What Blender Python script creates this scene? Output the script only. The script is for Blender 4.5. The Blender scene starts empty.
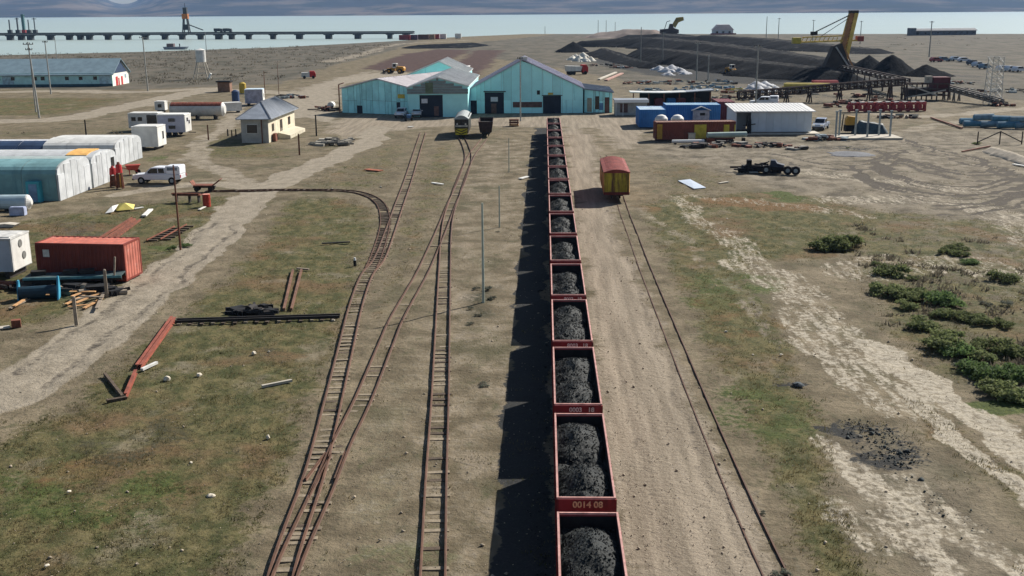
import bpy, math, random
import numpy as np
from mathutils import Vector, Matrix

random.seed(7)
RNG = np.random.default_rng(7)
SC = bpy.context.scene
COL = SC.collection
R = math.radians
HAZE = 0.000055
WAGON_PITCH, WAGON_Y0, WAGON_N = 8.77, 28.07, 16

# ------------------------------------------------------------------ camera
CAM_H, FOC = 17.6, 1100.0
VPX, VPY, ROLL = 544.0, 10.5, R(0.39)
_dx, _dy = VPX - 512.0, 288.0 - VPY
_ux = _dx * math.cos(ROLL) + _dy * math.sin(ROLL)
_uy = -_dx * math.sin(ROLL) + _dy * math.cos(ROLL)
PITCH = math.atan(_uy / FOC)
YAW = math.atan(_ux / FOC * math.cos(PITCH))
_R0 = Matrix.Rotation(YAW, 3, 'Z') @ Matrix.Rotation(R(90) - PITCH, 3, 'X') @ Matrix.Rotation(-ROLL, 3, 'Z')


def proj(p):
    """World point to picture point."""
    v = _R0.transposed() @ (Vector(p) - Vector((0, 0, CAM_H)))
    return 512 + FOC * v.x / -v.z, 288 - FOC * v.y / -v.z


if abs(proj((0, 1e6, CAM_H))[0] - VPX) + abs(proj((0, 1e6, CAM_H))[1] - VPY) > 3:
    _R0 = Matrix.Rotation(YAW, 3, 'Z') @ Matrix.Rotation(R(90) - PITCH, 3, 'X') @ Matrix.Rotation(ROLL, 3, 'Z')
cam_d = bpy.data.cameras.new('camera')
cam = bpy.data.objects.new('camera', cam_d)
COL.objects.link(cam)
cam.location = (0, 0, CAM_H)
cam.rotation_euler = _R0.to_euler()
cam_d.sensor_width = 36
cam_d.lens = FOC / 1024 * 36
cam_d.clip_start, cam_d.clip_end = 0.5, 30000
SC.camera = cam


def G(px, py, z=0.0):
    """Where the sight line of a picture point meets the height z: used to read places off the photograph."""
    d = _R0 @ Vector(((px - 512) / FOC, (288 - py) / FOC, -1))
    t = (z - CAM_H) / d.z
    return Vector((d.x * t, d.y * t, z))


def S(px, py):
    """Pixels per metre at a ground point."""
    p = G(px, py)
    return FOC / -(_R0.transposed() @ (p - Vector((0, 0, CAM_H)))).z


def HT(px, by, ty):
    """Height of an upright thing standing at (px, by) whose top shows at row ty."""
    p = G(px, by)
    lo, hi = 0.0, 80.0
    for _ in range(40):
        m = (lo + hi) / 2
        if proj((p.x, p.y, m))[1] > ty: lo = m
        else: hi = m
    return lo


# ------------------------------------------------------------------ light
SUN_EL, SUN_AZ = R(36.5), R(45)          # azimuth turned from +X towards +Y
sdir = Vector((math.cos(SUN_EL) * math.cos(SUN_AZ), math.cos(SUN_EL) * math.sin(SUN_AZ), math.sin(SUN_EL)))
W = bpy.data.worlds.new('World')
SC.world = W
W.use_nodes = True
wn = W.node_tree
sky = wn.nodes.new('ShaderNodeTexSky')
sky.sky_type = 'NISHITA'
sky.sun_disc = False
sky.sun_elevation = SUN_EL
sky.sun_rotation = R(90) - SUN_AZ
sky.air_density, sky.dust_density, sky.ozone_density = 1.0, 0.7, 1.0
bgn = [n for n in wn.nodes if n.type == 'BACKGROUND'][0]
bgn.inputs['Strength'].default_value = 0.05
wn.links.new(sky.outputs[0], bgn.inputs['Color'])
sl = bpy.data.lights.new('sun', 'SUN')
sl.energy, sl.angle, sl.color = 5.0, R(0.53), (1.0, 0.94, 0.855)
so = bpy.data.objects.new('sun', sl)
COL.objects.link(so)
so.rotation_euler = sdir.to_track_quat('Z', 'Y').to_euler()
SC.view_settings.view_transform = 'Standard'
SC.view_settings.look = 'None'
SC.view_settings.exposure = 0.62
SC.view_settings.gamma = 1.0
SC.cycles.max_bounces = 5
SC.cycles.diffuse_bounces = 2
SC.cycles.volume_bounces = 0
SC.cycles.caustics_reflective = SC.cycles.caustics_refractive = False


# ------------------------------------------------------------------ materials
def lin(h):
    h = h.lstrip('#')
    o = []
    for i in (0, 2, 4):
        c = int(h[i:i + 2], 16) / 255
        o.append(c / 12.92 if c <= 0.04045 else ((c + 0.055) / 1.055) ** 2.4)
    return tuple(o)


def N(nt, t, **kw):
    n = nt.nodes.new(t)
    for k, v in kw.items():
        if k in n.inputs: n.inputs[k].default_value = v
        else: setattr(n, k, v)
    return n


def mix(nt, a, b, f, mode='MIX'):
    m = nt.nodes.new('ShaderNodeMix')
    m.data_type, m.blend_type = 'RGBA', mode
    for s, v in ((m.inputs[6], a), (m.inputs[7], b), (m.inputs[0], f)):
        if hasattr(v, 'is_output'): nt.links.new(v, s)
        elif isinstance(v, (int, float)): s.default_value = v
        else: s.default_value = (*v[:3], 1)
    return m.outputs[2]


def mth(nt, op, a, b=0.0, c=0.0, clamp=False):
    m = nt.nodes.new('ShaderNodeMath')
    m.operation, m.use_clamp = op, clamp
    for s, v in zip(m.inputs, (a, b, c)):
        if hasattr(v, 'is_output'): nt.links.new(v, s)
        else: s.default_value = v
    return m.outputs[0]


def ramp(nt, v, lo, hi, a=0.0, b=1.0):
    m = nt.nodes.new('ShaderNodeMapRange')
    m.interpolation_type = 'SMOOTHSTEP'
    for k, x in ((1, lo), (2, hi), (3, a), (4, b)): m.inputs[k].default_value = x
    nt.links.new(v, m.inputs[0])
    return m.outputs[0]


def noise(nt, vec, scale, detail=4, rough=0.55, out=0):
    n = N(nt, 'ShaderNodeTexNoise', Scale=scale, Detail=detail, Roughness=rough)
    nt.links.new(vec, n.inputs['Vector'])
    return n.outputs[out]


def mapped(nt, vec, scale):
    m = nt.nodes.new('ShaderNodeMapping')
    m.inputs['Scale'].default_value = scale
    nt.links.new(vec, m.inputs['Vector'])
    return m.outputs[0]


MATS = {}


def mat(name, col, rough=0.7, var=0.25, scale=1.5, dirt=None, damt=0.5, dscale=0.7, streak=False, metal=0.0, bump=0.0, bscale=20, spec=0.35):
    """A weathered surface: own colour, mottling, patches or downward streaks of dirt or rust, fine relief."""
    if name in MATS: return MATS[name]
    if isinstance(col, str): col = lin(col)
    if isinstance(dirt, str): dirt = lin(dirt)
    m = bpy.data.materials.new(name)
    m.use_nodes = True
    nt = m.node_tree
    b = nt.nodes['Principled BSDF']
    tc = N(nt, 'ShaderNodeTexCoord').outputs['Object']
    oi = N(nt, 'ShaderNodeObjectInfo')
    off = N(nt, 'ShaderNodeVectorMath', operation='MULTIPLY_ADD')
    nt.links.new(oi.outputs['Random'], off.inputs[0])
    off.inputs[1].default_value = (37, 53, 71)
    nt.links.new(tc, off.inputs[2])
    vec = off.outputs[0]
    n1 = noise(nt, vec, scale, 5, 0.6)
    c = mix(nt, [x * (1 - var) for x in col], [min(1, x * (1 + var)) for x in col], ramp(nt, n1, 0.3, 0.7))
    if dirt:
        v2 = mapped(nt, vec, (2.2, 2.2, 0.25)) if streak else vec
        n2 = noise(nt, v2, dscale, 6, 0.65)
        c = mix(nt, c, dirt, ramp(nt, n2, 0.72 - 0.34 * damt, 0.86 - 0.26 * damt, 0, min(1.0, 0.45 + damt * 0.6)))
    tint = ramp(nt, oi.outputs['Random'], 0, 1, 0.9, 1.1)
    hs = N(nt, 'ShaderNodeHueSaturation')
    nt.links.new(tint, hs.inputs['Value'])
    nt.links.new(c, hs.inputs['Color'])
    nt.links.new(hs.outputs[0], b.inputs['Base Color'])
    b.inputs['Roughness'].default_value = rough
    b.inputs['Metallic'].default_value = metal
    b.inputs['Specular IOR Level'].default_value = spec
    if bump:
        bp = N(nt, 'ShaderNodeBump', Strength=bump, Distance=0.05)
        nt.links.new(noise(nt, vec, bscale, 6, 0.6), bp.inputs['Height'])
        nt.links.new(bp.outputs[0], b.inputs['Normal'])
    MATS[name] = m
    return m


# ------------------------------------------------------------------ mesh building
class MB:
    def __init__(s):
        s.v, s.f = [], []

    def add(s, vs, fs):
        o = len(s.v)
        s.v += [tuple(v) for v in vs]
        s.f += [tuple(i + o for i in f) for f in fs]
        return s

    def box(s, c, d, rz=0.0, taper=1.0):
        cx, cy, cz = c
        hx, hy, hz = d[0] / 2, d[1] / 2, d[2] / 2
        ca, sa = math.cos(rz), math.sin(rz)
        vs = []
        for z in (-1, 1):
            t = taper if z > 0 else 1.0
            for x, y in ((-1, -1), (1, -1), (1, 1), (-1, 1)):
                a, b = x * hx * t, y * hy * t
                vs.append((cx + a * ca - b * sa, cy + a * sa + b * ca, cz + z * hz))
        return s.add(vs, [(3, 2, 1, 0), (4, 5, 6, 7), (0, 1, 5, 4), (1, 2, 6, 5), (2, 3, 7, 6), (3, 0, 4, 7)])

    def bar(s, p, q, w, h=None):
        p, q = Vector(p), Vector(q)
        h = h or w
        d = (q - p).normalized()
        up = Vector((0, 0, 1)) if abs(d.z) < 0.95 else Vector((0, 1, 0))
        r = d.cross(up).normalized()
        u = r.cross(d)
        vs = []
        for e in (p, q):
            for a, b in ((-1, -1), (1, -1), (1, 1), (-1, 1)):
                vs.append(e + r * a * w / 2 + u * b * h / 2)
        return s.add(vs, [(0, 1, 2, 3), (7, 6, 5, 4), (4, 5, 1, 0), (5, 6, 2, 1), (6, 7, 3, 2), (7, 4, 0, 3)])

    def cyl(s, p, q, r0, r1=None, n=10):
        r1 = r0 if r1 is None else r1
        p, q = Vector(p), Vector(q)
        d = (q - p).normalized()
        up = Vector((0, 0, 1)) if abs(d.z) < 0.9 else Vector((1, 0, 0))
        a = d.cross(up).normalized()
        b = a.cross(d)
        vs = []
        for e, r in ((p, r0), (q, r1)):
            for i in range(n):
                t = 2 * math.pi * i / n
                vs.append(e + (a * math.cos(t) + b * math.sin(t)) * r)
        fs = [(i, (i + 1) % n, n + (i + 1) % n, n + i) for i in range(n)]
        return s.add(vs, fs + [tuple(range(n - 1, -1, -1)), tuple(range(n, 2 * n))])

    def prism(s, poly, y0, y1, ax='y'):
        """Extrude a polygon: ax 'y' reads it as (x, z), ax 'x' as (y, z), ax 'z' as (x, y)."""
        n = len(poly)
        k = {'y': lambda a, b, t: (a, t, b), 'x': lambda a, b, t: (t, a, b), 'z': lambda a, b, t: (a, b, t)}[ax]
        vs = [k(a, b, y0) for a, b in poly] + [k(a, b, y1) for a, b in poly]
        return s.add(vs, [tuple(range(n)), tuple(range(2 * n - 1, n - 1, -1))] + [(i, n + i, n + (i + 1) % n, (i + 1) % n) for i in range(n)])

    def corrug(s, a, b, z0, z1, pitch=0.3, depth=0.05, t=0.02):
        """A ribbed sheet standing on the line a-b (2-D points), ribs proud to the right of the line."""
        a, b = Vector((*a, 0)), Vector((*b, 0))
        L = (b - a).length
        d = (b - a) / L
        nrm = Vector((d.y, -d.x, 0))
        n = max(2, int(L / pitch))
        pts = []
        for i in range(n):
            for f, o in ((0, 0), (0.25, 1), (0.5, 1), (0.75, 0)):
                pts.append(a + d * L * (i + f) / n + nrm * depth * o)
        pts.append(b)
        vs = [(p.x, p.y, z) for p in pts for z in (z0, z1)]
        return s.add(vs, [(2 * i, 2 * i + 2, 2 * i + 3, 2 * i + 1) for i in range(len(pts) - 1)])

    def mesh(s, name, m, smooth=False):
        me = bpy.data.meshes.new(name)
        me.from_pydata(s.v, [], s.f)
        me.materials.append(m)
        import bmesh
        bm = bmesh.new()
        bm.from_mesh(me)
        bmesh.ops.recalc_face_normals(bm, faces=bm.faces)
        bm.to_mesh(me)
        bm.free()
        if smooth: me.polygons.foreach_set('use_smooth', [True] * len(me.polygons))
        me.update()
        return me

    def build(s, name, m, parent=None, loc=(0, 0, 0), rz=0.0, smooth=False):
        return inst(name, s.mesh(name, m, smooth), parent, loc, rz)


def inst(name, me, parent=None, loc=(0, 0, 0), rz=0.0):
    o = bpy.data.objects.new(name, me)
    COL.objects.link(o)
    o.parent = parent
    o.location = loc
    o.rotation_euler = (0, 0, rz)
    return o


def T(name, label, cat, loc=(0, 0, 0), rz=0.0, group=None):
    o = bpy.data.objects.new(name, None)
    o.empty_display_size = 0.5
    COL.objects.link(o)
    o.location = loc
    o.rotation_euler = (0, 0, rz)
    return tag(o, label, cat, group)


def tag(o, label, cat, group=None):
    o['label'], o['category'] = label, cat
    if group: o['group'] = group
    return o


def kind(o, k):
    o['kind'] = k
    return o


def kids(o):
    return [c for c in COL.objects if c.parent == o]


def dup(root, label, loc, rz=None, group=None, scale=None):
    def cp(o, par):
        c = o.copy()
        COL.objects.link(c)
        c.parent = par
        for ch in CH.get(o, ()): cp(ch, c)
        return c
    CH = {}
    for c in COL.objects:
        if c.parent: CH.setdefault(c.parent, []).append(c)
    n = cp(root, None)
    n['label'] = label
    if group: n['group'] = group
    n.location = loc
    if rz is not None: n.rotation_euler = (0, 0, rz)
    if scale is not None: n.scale = scale if hasattr(scale, '__len__') else (scale,) * 3
    return n


def spline(pts, step=0.5):
    """Catmull-Rom through 2-D points, sampled evenly."""
    P = [Vector((p[0], p[1])) for p in pts]
    P = [P[0] * 2 - P[1]] + P + [P[-1] * 2 - P[-2]]
    out = []
    for i in range(1, len(P) - 2):
        p0, p1, p2, p3 = P[i - 1:i + 3]
        n = max(2, int((p2 - p1).length / step))
        for k in range(n):
            t = k / n
            out.append(0.5 * ((2 * p1) + (p2 - p0) * t + (2 * p0 - 5 * p1 + 4 * p2 - p3) * t * t + (3 * p1 - p0 - 3 * p2 + p3) * t ** 3))
    out.append(P[-2])
    return out


def vnoise(x, y, f, seed=0):
    """Value noise on numpy arrays."""
    r = np.random.default_rng(seed)
    tab = r.random((256, 256))
    x, y = x * f, y * f
    xi, yi = np.floor(x).astype(int), np.floor(y).astype(int)
    fx, fy = x - xi, y - yi
    fx, fy = fx * fx * (3 - 2 * fx), fy * fy * (3 - 2 * fy)
    a, b = tab[xi % 256, yi % 256], tab[(xi + 1) % 256, yi % 256]
    c, d = tab[xi % 256, (yi + 1) % 256], tab[(xi + 1) % 256, (yi + 1) % 256]
    return (a * (1 - fx) + b * fx) * (1 - fy) + (c * (1 - fx) + d * fx) * fy


def fbm(x, y, f, n=4, seed=0, g=0.5):
    o, a, t = 0, 1.0, 0
    for i in range(n):
        o = o + a * vnoise(x, y, f * 2 ** i, seed + i)
        t += a
        a *= g
    return o / t


def sstep(a, b, x):
    t = np.clip((x - a) / (b - a), 0, 1)
    return t * t * (3 - 2 * t)


def dist_line(x, y, pts):
    d = np.full(x.shape, 1e9)
    for p, q in zip(pts[:-1], pts[1:]):
        vx, vy = q[0] - p[0], q[1] - p[1]
        t = np.clip(((x - p[0]) * vx + (y - p[1]) * vy) / (vx * vx + vy * vy + 1e-9), 0, 1)
        d = np.minimum(d, np.hypot(x - p[0] - t * vx, y - p[1] - t * vy))
    return d


def sd_poly(x, y, pts):
    """Signed distance to a polygon, positive inside."""
    ins = np.zeros(x.shape, bool)
    n = len(pts)
    for i in range(n):
        (x0, y0), (x1, y1) = pts[i][:2], pts[(i + 1) % n][:2]
        c = (y0 > y) != (y1 > y)
        ins ^= c & (x < (x1 - x0) * (y - y0) / (y1 - y0 + 1e-12) + x0)
    d = dist_line(x, y, [tuple(p[:2]) for p in pts] + [tuple(pts[0][:2])])
    return np.where(ins, d, -d)


def GP(l):
    return [tuple(G(*p)[:2]) for p in l]


def grid_mesh(name, X, Y, Z, m, smooth=True):
    """A sheet from 2-D arrays."""
    ny, nx = X.shape
    co = np.stack([X, Y, Z], -1).reshape(-1, 3).astype(np.float32)
    i = np.arange(ny * nx).reshape(ny, nx)
    q = np.stack([i[:-1, :-1], i[:-1, 1:], i[1:, 1:], i[1:, :-1]], -1).reshape(-1, 4)
    return raw_mesh(name, co, q, m, smooth)


def raw_mesh(name, co, q, m, smooth=False):
    me = bpy.data.meshes.new(name)
    k = q.shape[1]
    me.vertices.add(len(co))
    me.vertices.foreach_set('co', np.ascontiguousarray(co, np.float32).ravel())
    me.loops.add(q.size)
    me.loops.foreach_set('vertex_index', np.ascontiguousarray(q, np.int32).ravel())
    me.polygons.add(len(q))
    me.polygons.foreach_set('loop_start', np.arange(len(q), dtype=np.int32) * k)
    me.polygons.foreach_set('loop_total', np.full(len(q), k, np.int32))
    if smooth: me.polygons.foreach_set('use_smooth', np.ones(len(q), bool))
    me.materials.append(m)
    me.update(calc_edges=True)
    return me

# ------------------------------------------------------------------ ground
def ground_material():
    m = bpy.data.materials.new('ground_soil')
    m.use_nodes = True
    nt = m.node_tree
    b = nt.nodes['Principled BSDF']
    b.inputs['Roughness'].default_value = 0.95
    b.inputs['Specular IOR Level'].default_value = 0.12
    pos = N(nt, 'ShaderNodeNewGeometry').outputs['Position']

    def attr(n):
        a = N(nt, 'ShaderNodeAttribute', attribute_name=n)
        s = N(nt, 'ShaderNodeSeparateColor')
        nt.links.new(a.outputs['Color'], s.inputs[0])
        return s.outputs[0], s.outputs[1], s.outputs[2], a.outputs['Alpha']
    grass, gravel, road, pale = attr('zone_a')
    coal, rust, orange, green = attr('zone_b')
    mud, scrub, dark, fresh = attr('zone_c')
    nb = noise(nt, pos, 0.07, 4, 0.6)
    nm = noise(nt, pos, 0.45, 5, 0.62)
    nm2 = noise(nt, mapped(nt, pos, (1.3, 0.8, 1)), 0.8, 5, 0.65)
    nf = noise(nt, pos, 3.2, 5, 0.65)
    nv = noise(nt, pos, 13.0, 5, 0.7)
    ns = noise(nt, mapped(nt, pos, (1.0, 0.06, 1)), 1.6, 4, 0.6)

    def edge(a, k1=0.62, k2=0.45, lo=0.36, hi=0.70, n1=nm, n2=nf):
        v = mth(nt, 'ADD', a, mth(nt, 'MULTIPLY', mth(nt, 'SUBTRACT', n1, 0.5), k1 * 2))
        v = mth(nt, 'ADD', v, mth(nt, 'MULTIPLY', mth(nt, 'SUBTRACT', n2, 0.5), k2 * 2))
        return ramp(nt, v, lo, hi)
    c = mix(nt, (0.112, 0.091, 0.058), (0.222, 0.182, 0.122), ramp(nt, nm, 0.32, 0.68))
    c = mix(nt, c, (0.078, 0.074, 0.046), ramp(nt, nf, 0.50, 0.70, 0, 0.7))
    c = mix(nt, c, (0.085, 0.085, 0.045), ramp(nt, nm2, 0.55, 0.72, 0, 0.75))
    nq = noise(nt, mapped(nt, pos, (1, 0.75, 1)), 0.16, 6, 0.66)
    c = mix(nt, c, (0.076, 0.076, 0.040), ramp(nt, nq, 0.50, 0.66, 0, 0.5))
    ch = mix(nt, (0.068, 0.060, 0.047), (0.27, 0.235, 0.178), ramp(nt, noise(nt, mapped(nt, pos, (0.7, 0.5, 1)), 0.55, 7, 0.72), 0.36, 0.64))
    c = mix(nt, c, ch, mth(nt, 'MULTIPLY', fresh, 0.85))
    # scrubland: grey brown ground under low dark bushes
    sc = mix(nt, (0.130, 0.114, 0.088), (0.068, 0.065, 0.048), ramp(nt, noise(nt, mapped(nt, pos, (0.35, 0.16, 1)), 0.4, 6, 0.7), 0.38, 0.66))
    c = mix(nt, c, sc, ramp(nt, scrub, 0.3, 0.7))
    # grass
    g = mix(nt, (0.060, 0.066, 0.026), (0.146, 0.124, 0.058), ramp(nt, nm2, 0.36, 0.66))
    g = mix(nt, g, (0.15, 0.095, 0.052), ramp(nt, noise(nt, pos, 0.16, 5, 0.6), 0.49, 0.66, 0, 0.85))
    g = mix(nt, g, (0.21, 0.18, 0.125), ramp(nt, noise(nt, mapped(nt, pos, (1, 0.8, 1)), 0.3, 5, 0.65), 0.54, 0.70, 0, 0.85))
    g = mix(nt, g, (0.030, 0.034, 0.016), ramp(nt, nf, 0.50, 0.72, 0, 0.75))
    g = mix(nt, g, (0.22, 0.185, 0.115), ramp(nt, nv, 0.56, 0.74, 0, 0.7))
    c = mix(nt, c, g, edge(grass))
    c = mix(nt, c, mix(nt, (0.085, 0.104, 0.032), (0.05, 0.066, 0.022), ramp(nt, nf, 0.4, 0.65)), edge(green))
    c = mix(nt, c, mix(nt, (0.185, 0.105, 0.05), (0.115, 0.08, 0.038), ramp(nt, nf, 0.35, 0.65)), edge(orange))
    c = mix(nt, c, mix(nt, (0.035, 0.037, 0.022), (0.07, 0.065, 0.04), ramp(nt, nf, 0.4, 0.6)), edge(dark, lo=0.45, hi=0.8))
    # gravel and dirt roads
    gr = mix(nt, (0.200, 0.168, 0.124), (0.310, 0.262, 0.198), ramp(nt, ns, 0.32, 0.7))
    gr = mix(nt, gr, (0.13, 0.108, 0.08), ramp(nt, nv, 0.53, 0.72, 0, 0.65))
    gr = mix(nt, gr, (0.45, 0.40, 0.33), ramp(nt, nv, 0.46, 0.30, 0, 0.5))
    c = mix(nt, c, gr, edge(gravel, 0.45, 0.35))
    rd = mix(nt, (0.225, 0.194, 0.146), (0.325, 0.282, 0.218), ramp(nt, nm2, 0.3, 0.7))
    rd = mix(nt, rd, (0.16, 0.138, 0.105), ramp(nt, nf, 0.52, 0.72, 0, 0.55))
    c = mix(nt, c, rd, edge(road, 0.34, 0.25, 0.38, 0.62))
    # salt pale streaks
    npl = noise(nt, mapped(nt, pos, (1.15, 0.24, 1)), 1.5, 6, 0.72)
    pl = mix(nt, (0.26, 0.225, 0.168), (0.42, 0.375, 0.295), ramp(nt, nf, 0.35, 0.6))
    c = mix(nt, c, pl, edge(pale, 0.55, 0.36, 0.44, 0.68, n1=npl))
    c = mix(nt, c, (0.085, 0.073, 0.058), edge(mud, 0.4, 0.35, 0.48, 0.8))
    c = mix(nt, c, mix(nt, (0.055, 0.034, 0.03), (0.09, 0.056, 0.046), ramp(nt, nm, 0.3, 0.7)), edge(rust, 0.2, 0.1))
    c = mix(nt, c, mix(nt, (0.034, 0.035, 0.034), (0.078, 0.074, 0.066), ramp(nt, nv, 0.5, 0.75)), edge(coal, 0.45, 0.5, 0.48, 0.66))  # coal ground, plus shade painted along the train's cast shadow
    nt.links.new(c, b.inputs['Base Color'])
    bp = N(nt, 'ShaderNodeBump', Strength=1.0, Distance=0.10)
    h = mth(nt, 'ADD', nf, mth(nt, 'MULTIPLY', nv, 0.35))
    nt.links.new(h, bp.inputs['Height'])
    nt.links.new(bp.outputs[0], b.inputs['Normal'])
    return m


SHORE = GP([(-900, 78), (-300, 63), (0, 54.2), (130, 51.2), (260, 47), (330, 43.5), (395, 40), (450, 36.5), (520, 33.6), (760, 33.6), (1024, 33.4), (1500, 32)])

Z_GRASS = [
    (0.47, [(310, 570), (350, 450), (400, 340), (428, 285), (430, 400), (418, 576)]), (0.42, [(452, 440), (456, 250), (480, 180), (512, 140), (522, 150), (505, 260), (484, 440), (470, 576), (452, 576)]),
    (0.80, [(-30, 455), (60, 405), (130, 352), (190, 305), (232, 268), (268, 232), (284, 203), (302, 196), (355, 199), (374, 208), (379, 230), (362, 290), (335, 350), (312, 410), (285, 480), (262, 520), (235, 590), (-400, 700), (-500, 520)]),
    (0.75, [(-60, 236), (60, 215), (130, 205), (200, 197), (238, 195), (224, 224), (172, 262), (140, 285), (105, 300), (50, 322), (-60, 345)]),
    (0.62, [(390, 255), (402, 225), (424, 150), (456, 140), (460, 170), (442, 205), (425, 250), (392, 300), (370, 330)]),
    (0.9, [(640, 205), (672, 190), (700, 196), (760, 192), (840, 200), (900, 228), (870, 250), (800, 262), (758, 258), (745, 285), (790, 330), (800, 380), (826, 415), (838, 470), (850, 520), (872, 590), (815, 590), (790, 520), (758, 440), (715, 360), (680, 290), (652, 240)]),
    (0.85, [(900, 392), (920, 400), (972, 440), (1030, 478), (1100, 520), (1100, 560), (1030, 505), (970, 468), (920, 428)]),
    (0.62, [(840, 205), (1100, 230), (1200, 420), (1060, 400), (930, 378), (880, 330), (850, 280)]),
    (0.5, [(640, 168), (700, 160), (740, 180), (720, 196), (660, 190)]),
    (0.72, [(-60, 118), (0, 116), (60, 115), (110, 106), (128, 98), (60, 97), (-60, 99)]),
    (0.6, [(145, 152), (185, 147), (200, 142), (230, 133), (300, 150), (290, 158), (250, 160), (200, 158)]),
    (0.5, [(345, 160), (375, 146), (420, 136), (408, 165), (392, 190), (350, 190), (300, 186)]),
    (0.45, [(-60, 132), (120, 125), (200, 100), (230, 96), (230, 108), (150, 122), (130, 134), (-60, 138)]),
]
Z_GRAVEL = [
    (1.0, [(560, 116), (585, 122), (598, 150), (606, 195), (628, 255), (662, 330), (700, 410), (748, 500), (800, 600), (628, 600), (600, 420), (578, 250)]),
    (0.75, [(335, 118), (345, 112), (640, 112), (660, 120), (640, 150), (610, 150), (590, 128), (545, 128), (470, 126), (425, 128), (380, 134), (345, 140), (320, 132)]),
    (0.42, [(455, 150), (545, 125), (556, 300), (558, 600), (300, 600), (350, 420), (400, 320), (432, 260)]),
]
Z_ROAD = [
    (1.0, 1.9, [(-60, 420), (0, 396), (60, 360), (110, 322), (160, 282), (200, 250), (232, 218), (254, 195), (290, 175), (330, 160), (355, 148), (372, 138), (378, 128)]),
    (0.85, 1.6, [(256, 192), (240, 186), (200, 184), (160, 187), (120, 194)]),
    (0.55, 1.8, [(250, 186), (222, 172), (196, 158), (205, 142), (225, 128), (236, 112), (250, 102), (300, 90), (345, 78), (400, 64)]),
    (1.0, 3.2, [(-60, 121.5), (0, 121), (55, 119.5), (95, 113), (140, 104), (180, 95), (225, 90), (330, 96)]),
    (0.95, 3.2, [(-60, 93), (60, 91), (130, 92), (215, 88)]),
    (0.55, 4.0, [(330, 62), (370, 52), (400, 44), (470, 40)]),
    (0.6, 2.5, [(860, 112), (930, 116), (1024, 108)]),
    (0.5, 2.0, [(900, 132), (960, 122), (1060, 114)]),
    (0.46, 0.7, [(640, 208), (690, 246), (735, 290), (770, 340)]),
]
Z_ROADP = [
    (0.75, [(250, 112), (285, 94), (330, 78), (395, 70), (420, 74), (345, 84), (338, 125), (300, 118), (262, 122)]),
    (0.2, [(560, 66), (630, 62), (690, 84), (640, 100), (600, 100), (578, 78)]),
    (0.18, [(860, 70), (1100, 60), (1100, 105), (940, 108), (860, 112)]),
    (0.42, [(650, 150), (830, 140), (1060, 128), (1100, 220), (880, 195), (760, 185), (690, 165)]),
]
Z_PALE = [
    (0.52, 1.3, [(672, 196), (700, 218), (735, 240), (760, 268)]),
    (0.52, 2.2, [(745, 262), (790, 290), (815, 325), (850, 350)]),
    (0.54, 1.7, [(800, 315), (840, 350), (880, 385), (905, 410)]),
    (0.78, 1.0, [(870, 345), (905, 368), (940, 395), (985, 425), (1060, 480)]),
    (0.74, 0.55, [(905, 392), (935, 425), (985, 462), (1050, 510)]),
    (0.6, 0.7, [(826, 440), (860, 465), (890, 495), (920, 530), (950, 580)]),
    (0.55, 0.9, [(900, 480), (960, 530), (1040, 580)]),
    (0.55, 0.8, [(796, 340), (812, 350)]),
    (0.50, 3.0, [(830, 200), (930, 200), (1000, 215), (1060, 250)]),
    (0.50, 2.5, [(780, 170), (860, 178), (960, 190)]),
    (0.48, 1.5, [(690, 196), (790, 205), (860, 215)]),
    (0.5, 3.5, [(860, 270), (940, 262), (1040, 275)]),
    (0.52, 1.2, [(842, 505), (870, 515), (880, 540)]),
]
Z_COAL_SHADE = [
    (0.58, 1.6, [(862, 428), (885, 440), (892, 455)]), (0.7, 0.5, [(826, 428), (850, 432)]), (0.38, 1.0, [(900, 466), (925, 484)]),
    (0.7, 0.5, [(786, 383), (806, 383)]), (0.55, 3.0, [(836, 148), (862, 147)]), (0.52, 7, [(636, 88), (760, 93), (905, 100)]), (0.5, 8, [(860, 74), (990, 82)]), (0.75, 12, [(612, 60), (700, 76), (800, 82), (870, 80)]),
    (0.56, 8, [(860, 72), (960, 76)]), (0.6, 10, [(590, 46), (640, 40), (800, 42)]), (0.5, 5, [(640, 108), (860, 102)]), (0.95, 1.05, [(541, 128), (534, 250), (530, 400), (522, 600)]),  # last entry: dark strip painted to deepen the train's cast shadow
]
Z_RUST = [(1.0, [(362, 69), (402, 54), (440, 49), (470, 50), (440, 68), (410, 72)]), (1.0, [(446, 68), (476, 50), (505, 50), (492, 64), (478, 76)])]
Z_ORANGE = [(0.85, 2.4, [(726, 200), (760, 205), (792, 207)]), (0.5, 0.8, [(385, 172), (360, 170)]), (0.55, 1.0, [(640, 205), (655, 212)]), (0.5, 1.5, [(60, 470), (150, 455)]), (0.42, 2.5, [(720, 300), (760, 330)])]
Z_GREEN = [(0.85, 1.2, [(778, 194), (790, 199)]), (0.9, 0.9, [(985, 408), (1040, 405)]), (0.55, 3, [(716, 300), (740, 280)]), (0.5, 2.5, [(760, 400), (780, 430)]), (0.5, 3.0, [(120, 500), (40, 480)]), (0.5, 1.5, [(150, 160), (165, 155)]), (0.55, 1.2, [(165, 247), (180, 247)]), (0.5, 1.2, [(425, 560), (380, 560)])]
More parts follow.
